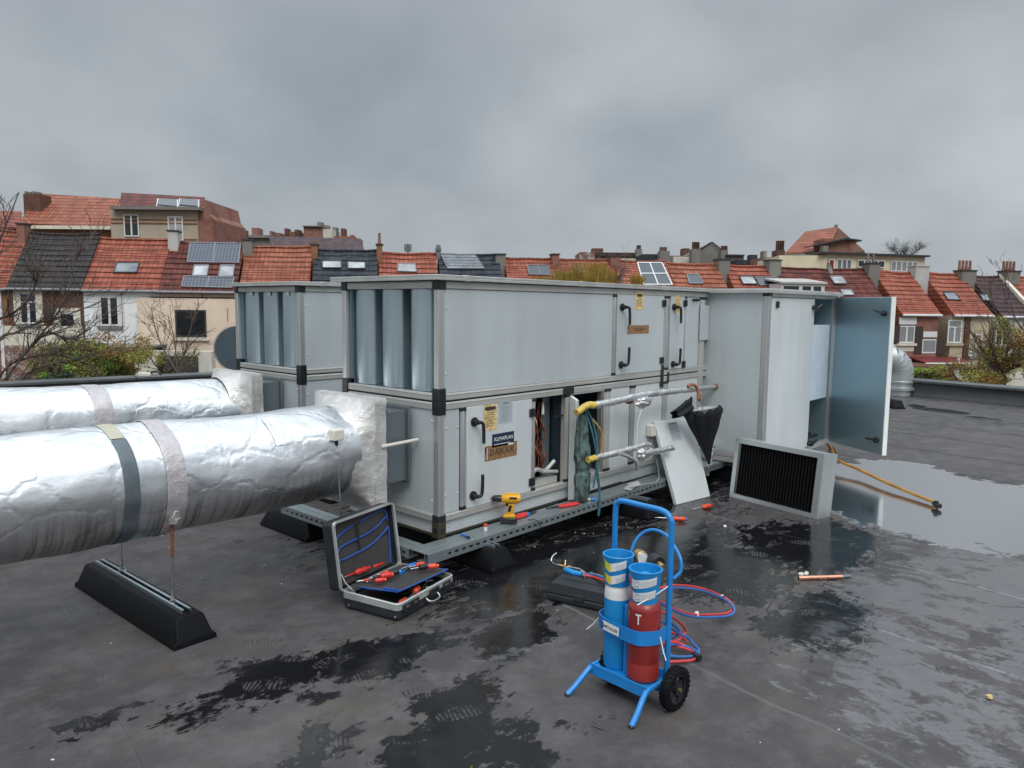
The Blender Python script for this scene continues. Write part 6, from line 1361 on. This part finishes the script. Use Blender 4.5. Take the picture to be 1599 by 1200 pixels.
driver('orange ended tool down in the suitcase base, under the board', .27, .07, math.radians(200), .15, 'red_orange', 'red_orange', SM, .070, .020, group=None)
driver('flat orange tool under the near left corner of the board', .14, .055, math.radians(185), .15, 'red_orange', 'red_orange', SM, .064, .011, group=None)
sp = thing('pliers', 'blue handled slim pliers across the middle of the tool board', 'pliers', M=PBM @ Matrix.Translation((.36, .21, .012)) @ Matrix.Rotation(math.radians(190), 4, 'Z'))
for s_ in (-1, 1): m = MB(); m.tube(catmull([(0, 0, 0), (.03, s_*.006, 0), (.07, s_*.012, 0), (.10, s_*.008, 0)], 5), .004, 8); m.build('grip', 'blue_tool', sp, local=True)
m = MB(); m.prism([(0, -.007, -.003), (0, .007, -.003), (-.035, .002, -.003), (-.035, -.002, -.003)], (0, 0, .007)); m.build('jaw', 'steel', sp, local=True)
sm = thing('tool_clutter', 'loose steel sockets and keys in the bottom of the open suitcase', 'loose tools', M=SM @ Matrix.Translation((.36, .10, .052))); sm['kind'] = 'stuff'
rng = random.Random(4); m = MB()
for i in range(36):
    c = V((rng.uniform(-.16, .12), rng.uniform(-.07, .10), .008)); d = V((rng.uniform(-1, 1), rng.uniform(-1, 1), 0)).normalized()*rng.uniform(.008, .03); m.tube([c-d, c+d], rng.choice((.0015, .003, .005)), 7)
m.build('loose_steel', 'steel', sm, local=True)
# ------------------------------------------------------------------ things on the channel flange
FZ = .1955
DM = frame(tuple(onz(795, 817, FZ)), (-RT.x, -RT.y, 0))      # +X points to the chuck
DR = thing('cordless_drill', 'yellow and black cordless drill standing on its battery on the steel channel', 'drill', M=DM)
m = MB(); m.prism([(-.052, -.028, .003), (.055, -.028, .003), (.062, -.028, .022), (.050, -.028, .040), (-.045, -.028, .040), (-.055, -.028, .02)], (0, .056, 0)); m.build('battery', 'black_plastic', DR, local=True, bevel=.006)
m = MB(); m.prism([(-.045, -.024, .041), (.046, -.024, .041), (.030, -.024, .062), (-.030, -.024, .066)], (0, .048, 0)); m.build('foot', 'yellow', DR, local=True, bevel=.006)
m = MB(); m.prism([(-.022, -.016, .062), (.020, -.016, .062), (.006, -.016, .135), (-.038, -.016, .135)], (0, .032, 0)); m.build('grip', 'yellow', DR, local=True, bevel=.010, seg=3)
m = MB(); m.prism([(-.010, -.019, .080), (.012, -.019, .078), (.002, -.019, .125), (-.020, -.019, .130)], (0, .038, 0)); m.build('grip_pad', 'black_plastic', DR, local=True, bevel=.005)
m = MB(); m.tube([(-.075, 0, .168), (-.068, 0, .168), (-.01, 0, .168), (.045, 0, .168), (.052, 0, .168)], [.024, .031, .033, .030, .025], 22); m.box((-.06, -.012, .188), (.03, .012, .205)); m.build('motor_housing', 'yellow', DR, local=True, bevel=.003, sharp=40)
m = MB(); m.tube([(.053, 0, .168), (.065, 0, .168), (.100, 0, .168), (.118, 0, .168)], [.023, .024, .022, .012], 20); m.build('chuck', 'black_plastic', DR, local=True)
m = MB(); m.tube([(.118, 0, .168), (.150, 0, .167)], [.004, .003], 8); m.build('bit', 'red_tool', DR, local=True)
m = MB(); m.box((.008, -.008, .118), (.024, .008, .145)); m.build('trigger', 'black_plastic', DR, local=True, bevel=.003)
m = MB(); m.box((-.045, -.034, .172), (.0, -.0325, .186)); m.box((-.05, .0325, .172), (.0, .034, .186)); m.build('badge', 'black_plastic', DR, local=True)
def pliers(label, px0, py0, px1, py1, mat, wide=.02, z=FZ, g=None, r=.009):
    a, b = onz(px0, py0, z), onz(px1, py1, z); d = (b-a); L_ = d.length; M_ = frame(tuple(a), (d.x, d.y, 0)); t = thing('pliers', label, 'pliers', M=M_, group=g)
    for s_ in (-1, 1): m = MB(); m.tube(catmull([(L_, s_*wide*.7, r), (L_*.8, s_*wide, r), (L_*.6, s_*wide*.8, r), (L_*.38, s_*.006, r)], 6), [r*.7]+[r]*17+[r*.6], 10); m.build('grip', mat, t, local=True)
    m = MB(); m.prism([(L_*.38, -.012, .004), (L_*.38, .012, .004), (L_*.25, .011, .004), (0, .003, .004), (0, -.003, .004), (L_*.25, -.011, .004)], (0, 0, .010)); m.build('jaw', 'black_plastic', t, local=True, bevel=.002)
    return t
pliers('red pliers lying on the channel below the hanging cloth', 852, 796, 903, 788, 'red_tool', .016)
t = pliers('red and blue pliers lying beside the drill battery', 838, 801, 804, 811, 'red_tool', .018, r=.012); a = onz(822, 805, FZ+.01); m = MB(); m.tube([a, a+V((.03, .01, .004))], .013, 10); m.build('blue_sleeve', 'blue_tool', t)
c = onz(758, 829, FZ-.003); t = thing('glue_pot', 'tiny clear pot with an orange lid on the channel', 'pot', tuple(c)); m = MB(); m.cyl(c, c+UPV*.028, .012, n=16); m.build('pot', 'label_white', t); m = MB(); m.cyl(c+UPV*.0285, c+UPV*.044, .0135, n=16); m.build('lid', 'red_orange', t, bevel=.002)
a, b = onz(720, 834, FZ+.004), onz(733, 840, FZ+.004); t = thing('marker_pen', 'blue marker pen lying on the corner of the channel', 'pen', tuple(a)); m = MB(); m.tube([a, a.lerp(b, .7)], .007, 10); m.build('barrel', 'blue_tool', t); m = MB(); m.tube([a.lerp(b, .71), b], .0078, 10); m.build('cap', 'label_navy', t)
a, b = onz(914, 780, FZ+.008), onz(930, 780, FZ+.008); t = thing('sealant_tube', 'small white tube with a blue cap on the channel right of the cloth', 'tube', tuple(a)); m = MB(); m.tube([a, a.lerp(b, .5)], .009, 10); m.build('tube_body', 'white_plastic', t); m = MB(); m.tube([a.lerp(b, .52), b], .013, 12); m.build('cap', 'blue_tool', t)
a = onz(985, 762, FZ); t = thing('metal_offcut', 'dull bent metal offcut lying on the channel under the lower pipe', 'metal piece', tuple(a)); m = MB(); m.obox(a+V((0, 0, .01)), V((.09, .02, .006)), (-.01, .03, .002), (0, 0, .005)); m.obox(a+V((.05, .0, .02)), V((.05, -.02, .004)), (.01, .02, .01), (0, 0, .004)); m.build('plate', 'alu_old', t, bevel=.002)
m = MB(); b = onz(825, 812, FZ); m.tube(catmull([b, b+V((.02, -.06, .004)), b+V((.03, -.075, -.03)), b+V((.05, -.08, -.05))], 5), .003, 6); o = centre(m.build('loose_wire', 'black_plastic')); tag(o, 'short black wire drooping over the channel edge beside the drill', 'wire')
# loose door board leaning upright with cloth
bx_, by_ = 4.40, 3.355
zt_ = ony(892, 618, by_).z
t = thing('door_board', 'narrow white insulated board standing on edge between the two open bays', 'panel', (bx_, by_-.06, FZ)); m = MB(); m.prism([(bx_-.02, by_, FZ), (bx_-.02, by_-.06, FZ+.02), (bx_-.02, by_-.06, zt_-.03), (bx_-.02, by_, zt_)], (.035, 0, 0)); m.build('board', 'panel_light', t, bevel=.003)
m = MB(); m.prism([(bx_+.0155, by_-.01, FZ+.02), (bx_+.0155, by_-.055, FZ+.04), (bx_+.0155, by_-.055, zt_-.05), (bx_+.0155, by_-.01, zt_-.02)], (.008, 0, 0)); m.build('backing', 'galv', t)
cl_ = thing('rag', 'long grimy blue-green cloth hanging knotted in front of the opened bay', 'cloth', (4.5, 3.27, FZ))
rng = random.Random(9); cxp = 4.42
def rag(u, v):
    z = .86-.66*v; wd = .036+.040*min(1, v*2.4)*(1 if v < .9 else (1-(v-.9)*4)); wd *= (.80 if .62 < v < .68 else 1)
    a = 2*math.pi*u; fold = .35*math.sin(a*5+v*6)+.25*math.sin(a*9+3*v*5); q = V((math.cos(a)*2, math.sin(a)*2, v*6)); d = mnoise.noise(q)*.35+mnoise.noise(q*3)*.15
    r = wd*(1+.28*fold*.7+d); return (cxp+.02*v+r*math.cos(a)*1.0, 3.262+r*math.sin(a)*.55, z)
m = MB(); m.grid(rag, 90, 60, wrap=True); m.build('drape', 'rag', cl_, sharp=180)
m = MB(); m.tube(catmull([(4.43, 3.26, .93), (4.50, 3.23, .80), (4.54, 3.21, .62), (4.53, 3.20, .45), (4.56, 3.195, .28), (4.55, 3.18, .17), (4.54, 3.185, .08)], 8), .010, 8); m.tube(catmull([(4.44, 3.26, .9), (4.47, 3.20, .7), (4.51, 3.19, .5), (4.49, 3.20, .3)], 8), .007, 8); m.build('cord', 'rope', cl_)
m = MB(); m.tube(catmull([(4.50, 3.23, .82), (4.57, 3.20, .72), (4.585, 3.20, .60), (4.56, 3.21, .48)], 8), .008, 8); m.build('yellow_strip', 'cable_yellow', cl_)
# ------------------------------------------------------------------ lagged pipes
simple('insul_yellow', (.62, .46, .10), .6, var=.2)
foil('foil_pipe', (.80, .80, .80), .34, .9, True); MATS['foil_pipe'].node_tree.nodes['Principled BSDF'].inputs['Metallic'].default_value = .95
PZ = 3.20
def lump(pts, r, seed, amp=.2, n=16, k=12):
    q = catmull(pts, k); m = MB(); m.tube(q, [r]*len(q), n)
    return m
def lagpipe(t, pts, r, name='foil_lagging', mat='foil_pipe', seed=0, k=14):
    q = catmull(pts, k); m = MB(); m.tube(q, [r*(1+.13*mnoise.noise(p*14+V((seed, 0, 0)))) for p in q], 18)
    for i, p in enumerate(m.v): m.v[i] = p+V((mnoise.noise(p*40), mnoise.noise(p*40+V((7, 0, 0))), mnoise.noise(p*40+V((0, 7, 0)))))*.0055
    return m.build(name, mat, t, sharp=35)
pA, pB, pC = ony(903, 640, PZ), ony(928, 633, PZ), ony(1069, 610, PZ)
t = thing('lagged_pipe', 'upper foil-wrapped pipe with a yellow end, running along the unit above the open bay', 'pipe', tuple(pA))
lagpipe(t, [pA+V((-.02, 0, -.02)), pA.lerp(pB, .5)+UPV*.012, pB], .026, 'yellow_end', 'insul_yellow')
pm = [ony(px, py, PZ) for px, py in ((929, 633), (960, 627), (1000, 618), (1035, 613), (1069, 609))]
lagpipe(t, pm, .027); e_ = onx(1117, 604, XC); m = MB(); m.cyl(pC+V((-.02, 0, 0)), (XC-.002, e_.y, e_.z), .024); m.build('grey_pipe', 'pvc_grey', t); m = MB(); m.cyl((XC-.05, e_.y, e_.z), (XC-.001, e_.y, e_.z), .028); m.build('end_fitting', 'rust', t)
def blob(t, name, c, r, mat, seed):
    m = MB(); c = V(c); R3 = V(r)
    def fn(u, v):
        a = 2*math.pi*u; b = math.pi*(v*.98+.01); d = V((math.sin(b)*math.cos(a), math.sin(b)*math.sin(a), math.cos(b))); s_ = 1+.45*mnoise.noise(d*2.2+V((seed, 0, 0)))+.2*mnoise.noise(d*6+V((seed, 3, 0)))
        return c+V((d.x*R3.x, d.y*R3.y, d.z*R3.z))*s_
    m.grid(fn, 26, 18, wrap=True); return m.build(name, mat, t, sharp=40)
blob(t, 'foil_lump', ony(1005, 628, PZ-.01), (.10, .04, .045), 'foil_pipe', 3)
m = MB(); a = ony(975, 627, PZ+.08); m.cyl(a+V((0, .05, 0)), a+V((0, -.05, .0)), .012); m.cyl(a+V((-.03, -.05, 0)), a+V((.03, -.05, 0)), .016); m.build('service_valve', 'rust', t)
m = MB(); m.tube(catmull([ony(1003, 636, PZ-.02), ony(996, 660, PZ-.02), ony(995, 680, PZ-.02), ony(994, 702, PZ-.02)], 8), .0035, 6); m.build('sensor_wire', 'white_tie', t)
t = thing('lagged_pipe', 'lower foil-wrapped pipe that doubles back in a hairpin behind the leaning panel', 'pipe', tuple(ony(920, 718, PZ)))
lagpipe(t, [ony(918, 719, PZ), ony(924, 717, PZ), ony(930, 715, PZ)], .024, 'yellow_end', 'insul_yellow', 5)
lagpipe(t, [ony(px, py, PZ) for px, py in ((930, 715), (960, 708), (990, 700), (1007, 695), (1015, 698), (1014, 707), (1006, 713), (998, 714))], .026, seed=8); lagpipe(t, [ony(px, py, PZ-.02) for px, py in ((998, 712), (1012, 707), (1032, 704), (1050, 700))], .025, seed=2)
blob(t, 'foil_lump', ony(1001, 711, PZ-.02), (.045, .035, .05), 'foil_pipe', 6)
m = MB(); m.tube(catmull([ony(969, 709, PZ-.03), ony(982, 714, PZ-.04), ony(993, 722, PZ-.04), ony(996, 735, PZ-.04)], 8), .014, 12); m.build('bare_elbow', 'pvc_grey', t)
m = MB(); m.tube(catmull([ony(1022, 708, PZ), ony(1028, 735, PZ), ony(1026, 752, PZ), ony(1000, 758, PZ), ony(985, 762, PZ)], 8), .006, 8); m.build('drain_hose', 'pvc_grey', t)
t = thing('sensor_box', 'small cream sensor box on the side panel left of the leaning panel', 'sensor', tuple(ony(1014, 680, Y0))); a = ony(1014, 672, Y0); m = MB(); m.box((a.x-.04, Y0-.05, a.z-.05), (a.x+.03, Y0+.009, a.z+.05)); m.build('housing', 'white_plastic', t, bevel=.008, seg=3); m = MB(); m.cyl((a.x, Y0-.02, a.z-.07), (a.x, Y0-.02, a.z-.051), .012); m.build('gland', 'black_plastic', t)
yS = YC1-.262; a = ony(525, 680, yS-.02); t = thing('sensor_box', 'small cream sensor box on the front duct, its thin rod hanging down behind the suitcase', 'sensor', tuple(a)); m = MB(); m.box((a.x-.035, a.y-.03, a.z-.028), (a.x+.035, a.y+.03, a.z+.035)); m.build('housing', 'white_plastic', t, bevel=.006, seg=3); m = MB(); m.tube([a+V((0, 0, -.03)), a+V((.003, 0, -.06))], .010, 10); m.build('gland', 'black_plastic', t); m = MB(); m.cyl(a+V((0, 0, -.05)), (a.x+.04, a.y, .19), .0045, n=8); m.build('thin_rod', 'steel', t)
# ------------------------------------------------------------------ leaning panel, umbrella
A, B, C_, Dd = V((5.603, 3.355, .669)), V((6.157, 3.30, .66)), V((5.958, 2.985, 0.0)), V((5.498, 3.056, 0.0)); nrm = (B-A).cross(Dd-A).normalized(); nrm = nrm if nrm.y < 0 else -nrm
t = thing('leaning_panel', 'loose grey access panel leaning against the unit, its foot on the wet roof', 'panel', tuple((C_+Dd)/2))
def lp(u, v, off): p = A.lerp(B, u).lerp(Dd.lerp(C_, u), v); return p+nrm*(off+.0)
m = MB(); P_ = [lp(0, 0, 0), lp(1, 0, 0), lp(1, 1, 0), lp(0, 1, 0)]; P_[2].z = P_[3].z = .002; m.prism(P_, -nrm*.035); m.build('sheet', 'panel_light', t, bevel=.004)
m = MB(); m.prism([lp(.30, .04, .0012), lp(.56, .04, .0012), lp(.58, .26, .0012), lp(.33, .26, .0012)], nrm*.0008); m.m(1); m.text('DAIKAIR', lp(.43, .06, .003), B-A, A-Dd, .026)
for i in range(5): m.prism([lp(.34, .10+i*.03, .0022), lp(.55, .10+i*.03, .0022), lp(.55, .104+i*.03, .0022), lp(.34, .104+i*.03, .0022)], nrm*.0004)
m.build('rating_plate', ['label_grey', 'ink_dark'], t, smooth=False)
UM = thing('umbrella', 'half-folded black umbrella hanging by its brown crook handle from the upper pipe', 'umbrella', (5.95, 3.06, .28))
tipp, top = V((6.0, 3.03, .28)), V((5.93, 3.10, .90)); ax = (top-tipp).normalized(); uu = V((.669, -.743, 0)); uu = (uu-ax*uu.dot(ax)).normalized(); ww = ax.cross(uu)
def canopy(u, v):
    a = 2*math.pi*u; k8 = abs(math.sin(a*4)); L_ = (top-tipp).length*.80
    r = .012+.175*(v**1.25)*(.72+.28*k8 if v > .1 else 1)*(1+.12*math.sin(a*2+1)+.10*math.sin(a*3)); h = L_*v*(1-.10*(1-k8)*v)
    if v > .92: r *= 1-(v-.92)*2.5
    r *= 1+.08*mnoise.noise(V((math.cos(a)*2, math.sin(a)*2, v*4)))
    return tipp+ax*h+uu*r*math.cos(a)+ww*r*.62*math.sin(a)
m = MB(); m.grid(canopy, 96, 34, wrap=True); m.build('canopy', 'cloth_black', UM, sharp=60)
m = MB()
for k in range(8):
    a = 2*math.pi*(k+.5)/8; p = tipp+ax*((top-tipp).length*.80)+uu*.150*math.cos(a)+ww*.09*math.sin(a); m.tube([tipp+ax*.43+uu*.01*math.cos(a), p], .0022, 5)
m.build('rib', 'cloth_silver', UM)
m = MB(); m.grid(lambda u, v: canopy(u, .90-.02*v)*.0+(tipp+ax*((top-tipp).length*(.80-.10*v))+(uu*math.cos(2*math.pi*u)+ww*.6*math.sin(2*math.pi*u))*(.135-.07*v)), 40, 4, wrap=True); m.build('lining', 'cloth_silver', UM)
m = MB(); m.cyl(tipp-ax*.04, top+ax*.0, .0055, n=8); m.build('shaft', 'steel', UM)
hb = ony(1092, 640, 3.10); h0 = ony(1091, 632, 3.11); m = MB(); m.tube(catmull([top+ax*-.03, ony(1091, 625, 3.13), ony(1090, 612, 3.15), ony(1086, 603, 3.17), ony(1079, 601, 3.18), ony(1074, 604, 3.19)], 8), .0145, 12); m.build('crook_handle', 'wood', UM)
t = thing('umbrella', 'collapsed fold of a second dark umbrella behind the top of the leaning panel', 'umbrella', (5.7, 3.2, .70)); m = MB()
c0_ = ony(1053, 648, 3.2); c1_ = ony(1077, 637, 3.15)
m.grid(lambda u, v: c0_.lerp(c1_, v)+V((0, math.cos(2*math.pi*u)*.035, math.sin(2*math.pi*u)*(.03+.035*v)+(v*v)*.02))*(1+.3*math.sin(u*25)), 30, 12, wrap=True); m.build('canopy', 'cloth_black', t)
t = thing('foil_trap', 'crumpled foil drain trap at the foot of the cabinet behind the umbrella', 'pipe', (6.4, 3.05, .1)); lagpipe(t, [onx(1114, 695, 6.50), onx(1110, 705, 6.48), onx(1107, 722, 6.46), onx(1103, 742, 6.44)], .028, seed=12)
# ------------------------------------------------------------------ filter cassette
F0, F1 = V((6.069, 2.862, 0)), V((5.874, 2.035, 0)); ex = (F1-F0).normalized(); FM = frame(F0, ex, (.12, 0, 1)); FLT = thing('filter_cassette', 'framed air filter with a deep black pleated face, standing on the roof by the cabinet', 'air filter', M=FM)
FWd, FH, FD = (F1-F0).length, .525, .19
m = MB()
q = .040
for a, b in (((0, 0, .003), (FWd, .003+.0, q)), ((0, 0, FH-q), (FWd, .003, FH))): m.box(a, b)
m.box((0, 0, q), (q, .003, FH-q)); m.box((FWd-q*1.3, 0, q), (FWd, .003, FH-q))
m.box((0, .0035, .003), (.003, FD, FH)); m.box((FWd-.003, .0035, .003), (FWd, FD, FH)); m.box((.0035, .0035, .003), (FWd-.0035, FD, .006)); m.box((.0035, .0035, FH-.003), (FWd-.0035, FD, FH))
m.box((.0035, FD-.003, .0065), (q, FD, FH-.0035)); m.box((FWd-q, FD-.003, .0065), (FWd-.0035, FD, FH-.0035))
m.v = [V((p.x, p.y, p.z)) for p in m.v]; lb(m, 'frame', 'filter_frame', FLT, smooth=False)
m = MB(); m.box((q+.001, .10, q), (FWd-q*1.3-.001, .105, FH-q)); lb(m, 'backing', 'dark_hole', FLT)
simple('filter_black', (.006, .006, .007), .7, spec=.25)
k = 26
for i in range(k):
    x = q+(FWd-q*2.3)*(i+.5)/k; w_ = (FWd-q*2.3)/k*.36; m = MB(); m.prism([(x-w_, .098, q+.001), (x-w_*.4, .016, q+.001), (x+w_*.4, .016, q+.001), (x+w_, .098, q+.001)], (0, 0, FH-2*q-.002)); lb(m, 'pleat', 'filter_black', FLT)
m = MB(); m.prism([(FWd-.0, .02, .012), (FWd+.0025, .02, .012), (FWd+.0025, .05, .012), (FWd, .05, .012)], (0, 0, FH-.03)); lb(m, 'edge_lip', 'filter_frame', FLT)
# ------------------------------------------------------------------ hose from the cabinet, rest on the roof
a = ony(1306, 716, YCB-.02); pts = [V((8.30, YCB-.03, .16)), onz(1308, 718, .10), onz(1340, 733, .07), onz(1380, 752, .055), onz(1420, 769, .04), onz(1460, 785, .03)]
t = thing('condensate_hose', 'two-tone orange hose running from the cabinet across the puddle to a black end', 'hose', tuple(onz(1380, 752)))
m = MB(); m.tube(catmull(pts, 8), .015, 10); m.build('orange_hose', 'cable_yellow', t); m = MB(); m.tube(catmull([p+V((.01, -.022, -.006)) for p in pts], 8), .010, 8); m.build('dark_hose', 'wood_brown', t)
e_ = onz(1462, 789, .03); m = MB(); m.tube([e_+V((.04, .025, .005)), e_, e_+V((-.02, -.035, -.0))], [.021, .024, .020], 12); m.tube([e_+V((0, 0, 0)), e_+V((.0, .0, .035))], .018, 10); m.build('end_coupling', 'black_plastic', t)
t = thing('drain_trap', 'dark drain trap hanging under the right corner of the cabinet', 'drain', tuple(onz(1303, 730))); m = MB(); c = V((8.26, YCB+.0, .2)); m.tube(catmull([c, c+V((.03, -.02, -.05)), c+V((-.01, -.03, -.09))], 6), .012, 8); m.build('copper_tail', 'copper', t); m = MB(); m.tube([c+V((-.01, -.03, -.09)), c+V((-.01, -.03, -.11)), c+V((-.01, -.03, -.198))], [.02, .07, .08], 14); m.build('pot', 'moss', t)
a, b = onz(1247, 903, .013), onz(1315, 901, .013); t = thing('copper_offcut', 'short copper pipe offcut with pale scraps at its end, lying on the open roof', 'copper pipe', tuple(a)); m = MB(); m.tube([a, b], .0125, 14); m.build('pipe', 'copper_pink', t); m = MB(); m.tube([a-(b-a)*.006, a+(b-a)*.001], .0105, 12); m.build('bore', 'dark_hole', t); m = MB(); c = b; m.obox(c+V((.03, -.01, .0)), V((.035, -.02, 0)), (.006, .01, 0), (0, 0, .002)); m.build('crimped_end', 'galv', t)
for (px, py, lab) in ((1251, 897, 'small crumpled white scrap nearer the left end of the copper offcut'), (1259, 896, 'second crumpled white scrap behind the copper offcut')):
    c = onz(px, py, .012); o = blob(None, 'plastic_scrap', c, (.022, .012, .011), 'white_plastic', px); tag(centre(o), lab, 'scrap')
def gdriver(label, px0, py0, px1, py1, mat, cap):
    a, b = onz(px0, py0), onz(px1, py1); d = b-a; L_ = d.length; M0 = frame(tuple(a), (d.x, d.y, 0)); return driver(label, 0, 0, 0, L_, mat, cap, M0, .0, .019)
gdriver('red and orange screwdriver lying on the roof right of the leaning panel', 1111, 793, 1080, 799, 'red_orange', 'red_tool')
gdriver('dark handled screwdriver on the roof seen through the trolley handle', 1021, 801, 1056, 808, 'wood', 'red_orange')
gdriver('long screwdriver with a red end, its handle against the trolley upright', 1072, 815, 1022, 812, 'red_orange', 'blue_tool')
for i, (px, py, lab) in enumerate(((1132, 822, 'white plastic plug on the wet roof below the leaning panel'), (1545, 1088, 'pale yellow crumb alone on the roof at the lower right'))):
    o = blob(None, 'plastic_scrap', onz(px, py, .008), (.016, .012, .009), 'white_plastic' if i == 0 else 'paper_yellow', 40+i); tag(centre(o), lab, 'scrap')
rng = random.Random(12); m = MB()
for i in range(95):
    px, py = rng.choice(((rng.gauss(930, 60), rng.gauss(830, 22)), (rng.uniform(0, 1599), rng.uniform(870, 1200)), (rng.gauss(250, 80), rng.gauss(900, 60)))); 
    if py < 790: continue
    c = onz(px, py, .002); s_ = rng.uniform(.0012, .003); a = rng.uniform(0, 6.3); m.m(0 if rng.random() < .65 else 1); m.obox(c, V((math.cos(a), math.sin(a), 0))*s_*rng.uniform(1, 2.2), V((-math.sin(a), math.cos(a), 0))*s_, (0, 0, .0014))
o = m.build('debris', ['white_plastic', 'leaf_autumn']); o['kind'] = 'stuff'; o['label'] = 'scattered white crumbs and leaf bits on the roof'; o['category'] = 'debris'
# ------------------------------------------------------------------ gooseneck vents
def gooseneck(label, base, R, H_, facing, reach, disc=False, straps=True, mat='galv', zc=None):
    t = thing('gooseneck_vent', label, 'roof vent', tuple(base)); base = V(base); f = V(facing).normalized()
    m = MB(); m.lathe([(R*1.0, 0), (R*1.0, .10), (R*1.18, .11), (R*1.18, .16), (R*1.02, .17), (R*1.02, .24), (R*1.10, .25), (R*1.10, .28), (R, .29), (R, H_)], base, 36); m.build('upstand', mat, t)
    m = MB(); rad = R*1.25; c0 = base+UPV*H_
    pts = [c0+f*(rad*(1-math.cos(a)))+UPV*(rad*math.sin(a)) for a in [math.pi/2*i/5 for i in range(6)]]
    for i in range(5):     # lobster-back segments
        d = (pts[i+1]-pts[i]).normalized(); m.tube([pts[i]-d*.012, pts[i+1]+d*.012], [R*1.0, R*1.0], 32, caps=False); m.tube([pts[i+1]-d*.008, pts[i+1]+d*.008], [R*1.035]*2, 32)
    e = pts[-1]+f*reach; m.tube([pts[-1], e], R, 32, caps=False); m.tube([e-f*.03, e], R*1.05, 32, caps=False); m.build('elbow', mat, t, sharp=40)
    if disc: m = MB(); m.tube([e-f*.02, e-f*.0], R*.99, 32); m.build('damper_plate', 'damper_blue', t)
    return t
b = onz(1403, 617); t = gooseneck('shiny bent duct vent rising from the roof behind the open cabinet door', b, .245, .42, (-RT.x, -RT.y, 0), .25, mat='filter_frame')
a = b+RT*.27+V((0, 0, .32)); m = MB(); m.tube(catmull([a, a+RT*.06+V((0, 0, -.08)), a+RT*.12+V((0, 0, -.20))], 5), .022, 6); m.build('clamp_strap', 'white_plastic', t)
foot('support_block', 'lone black block on the far roof just right of the open door', *onz(1393, 636).xy, .5, rot=math.radians(-50), H=.14)
g = far(372, 545, 10.2); gooseneck('round blue-grey duct end peeping out left of the rear unit', (g.x+FW.x*.5, g.y+FW.y*.5, 0), .31, g.z-.31*1.25, (-FW.x, -FW.y, 0), .15, disc=True)
c = onz(247, 585, .33); t = thing('cable_loop', 'black cable loop with a white clip lying on the parapet behind the rear duct', 'cable', tuple(c)); m = MB(); m.tube(catmull([far(232, 586, 12.2), far(238, 581, 12.2), far(247, 581, 12.2), far(252, 586, 12.2)], 6), .018, 8); m.build('loop', 'black_plastic', t); m = MB(); q_ = far(227, 585, 12.2); m.obox(q_, RT*.10, FW*.05, (0, 0, .03)); m.build('clip', 'white_plastic', t, bevel=.01)
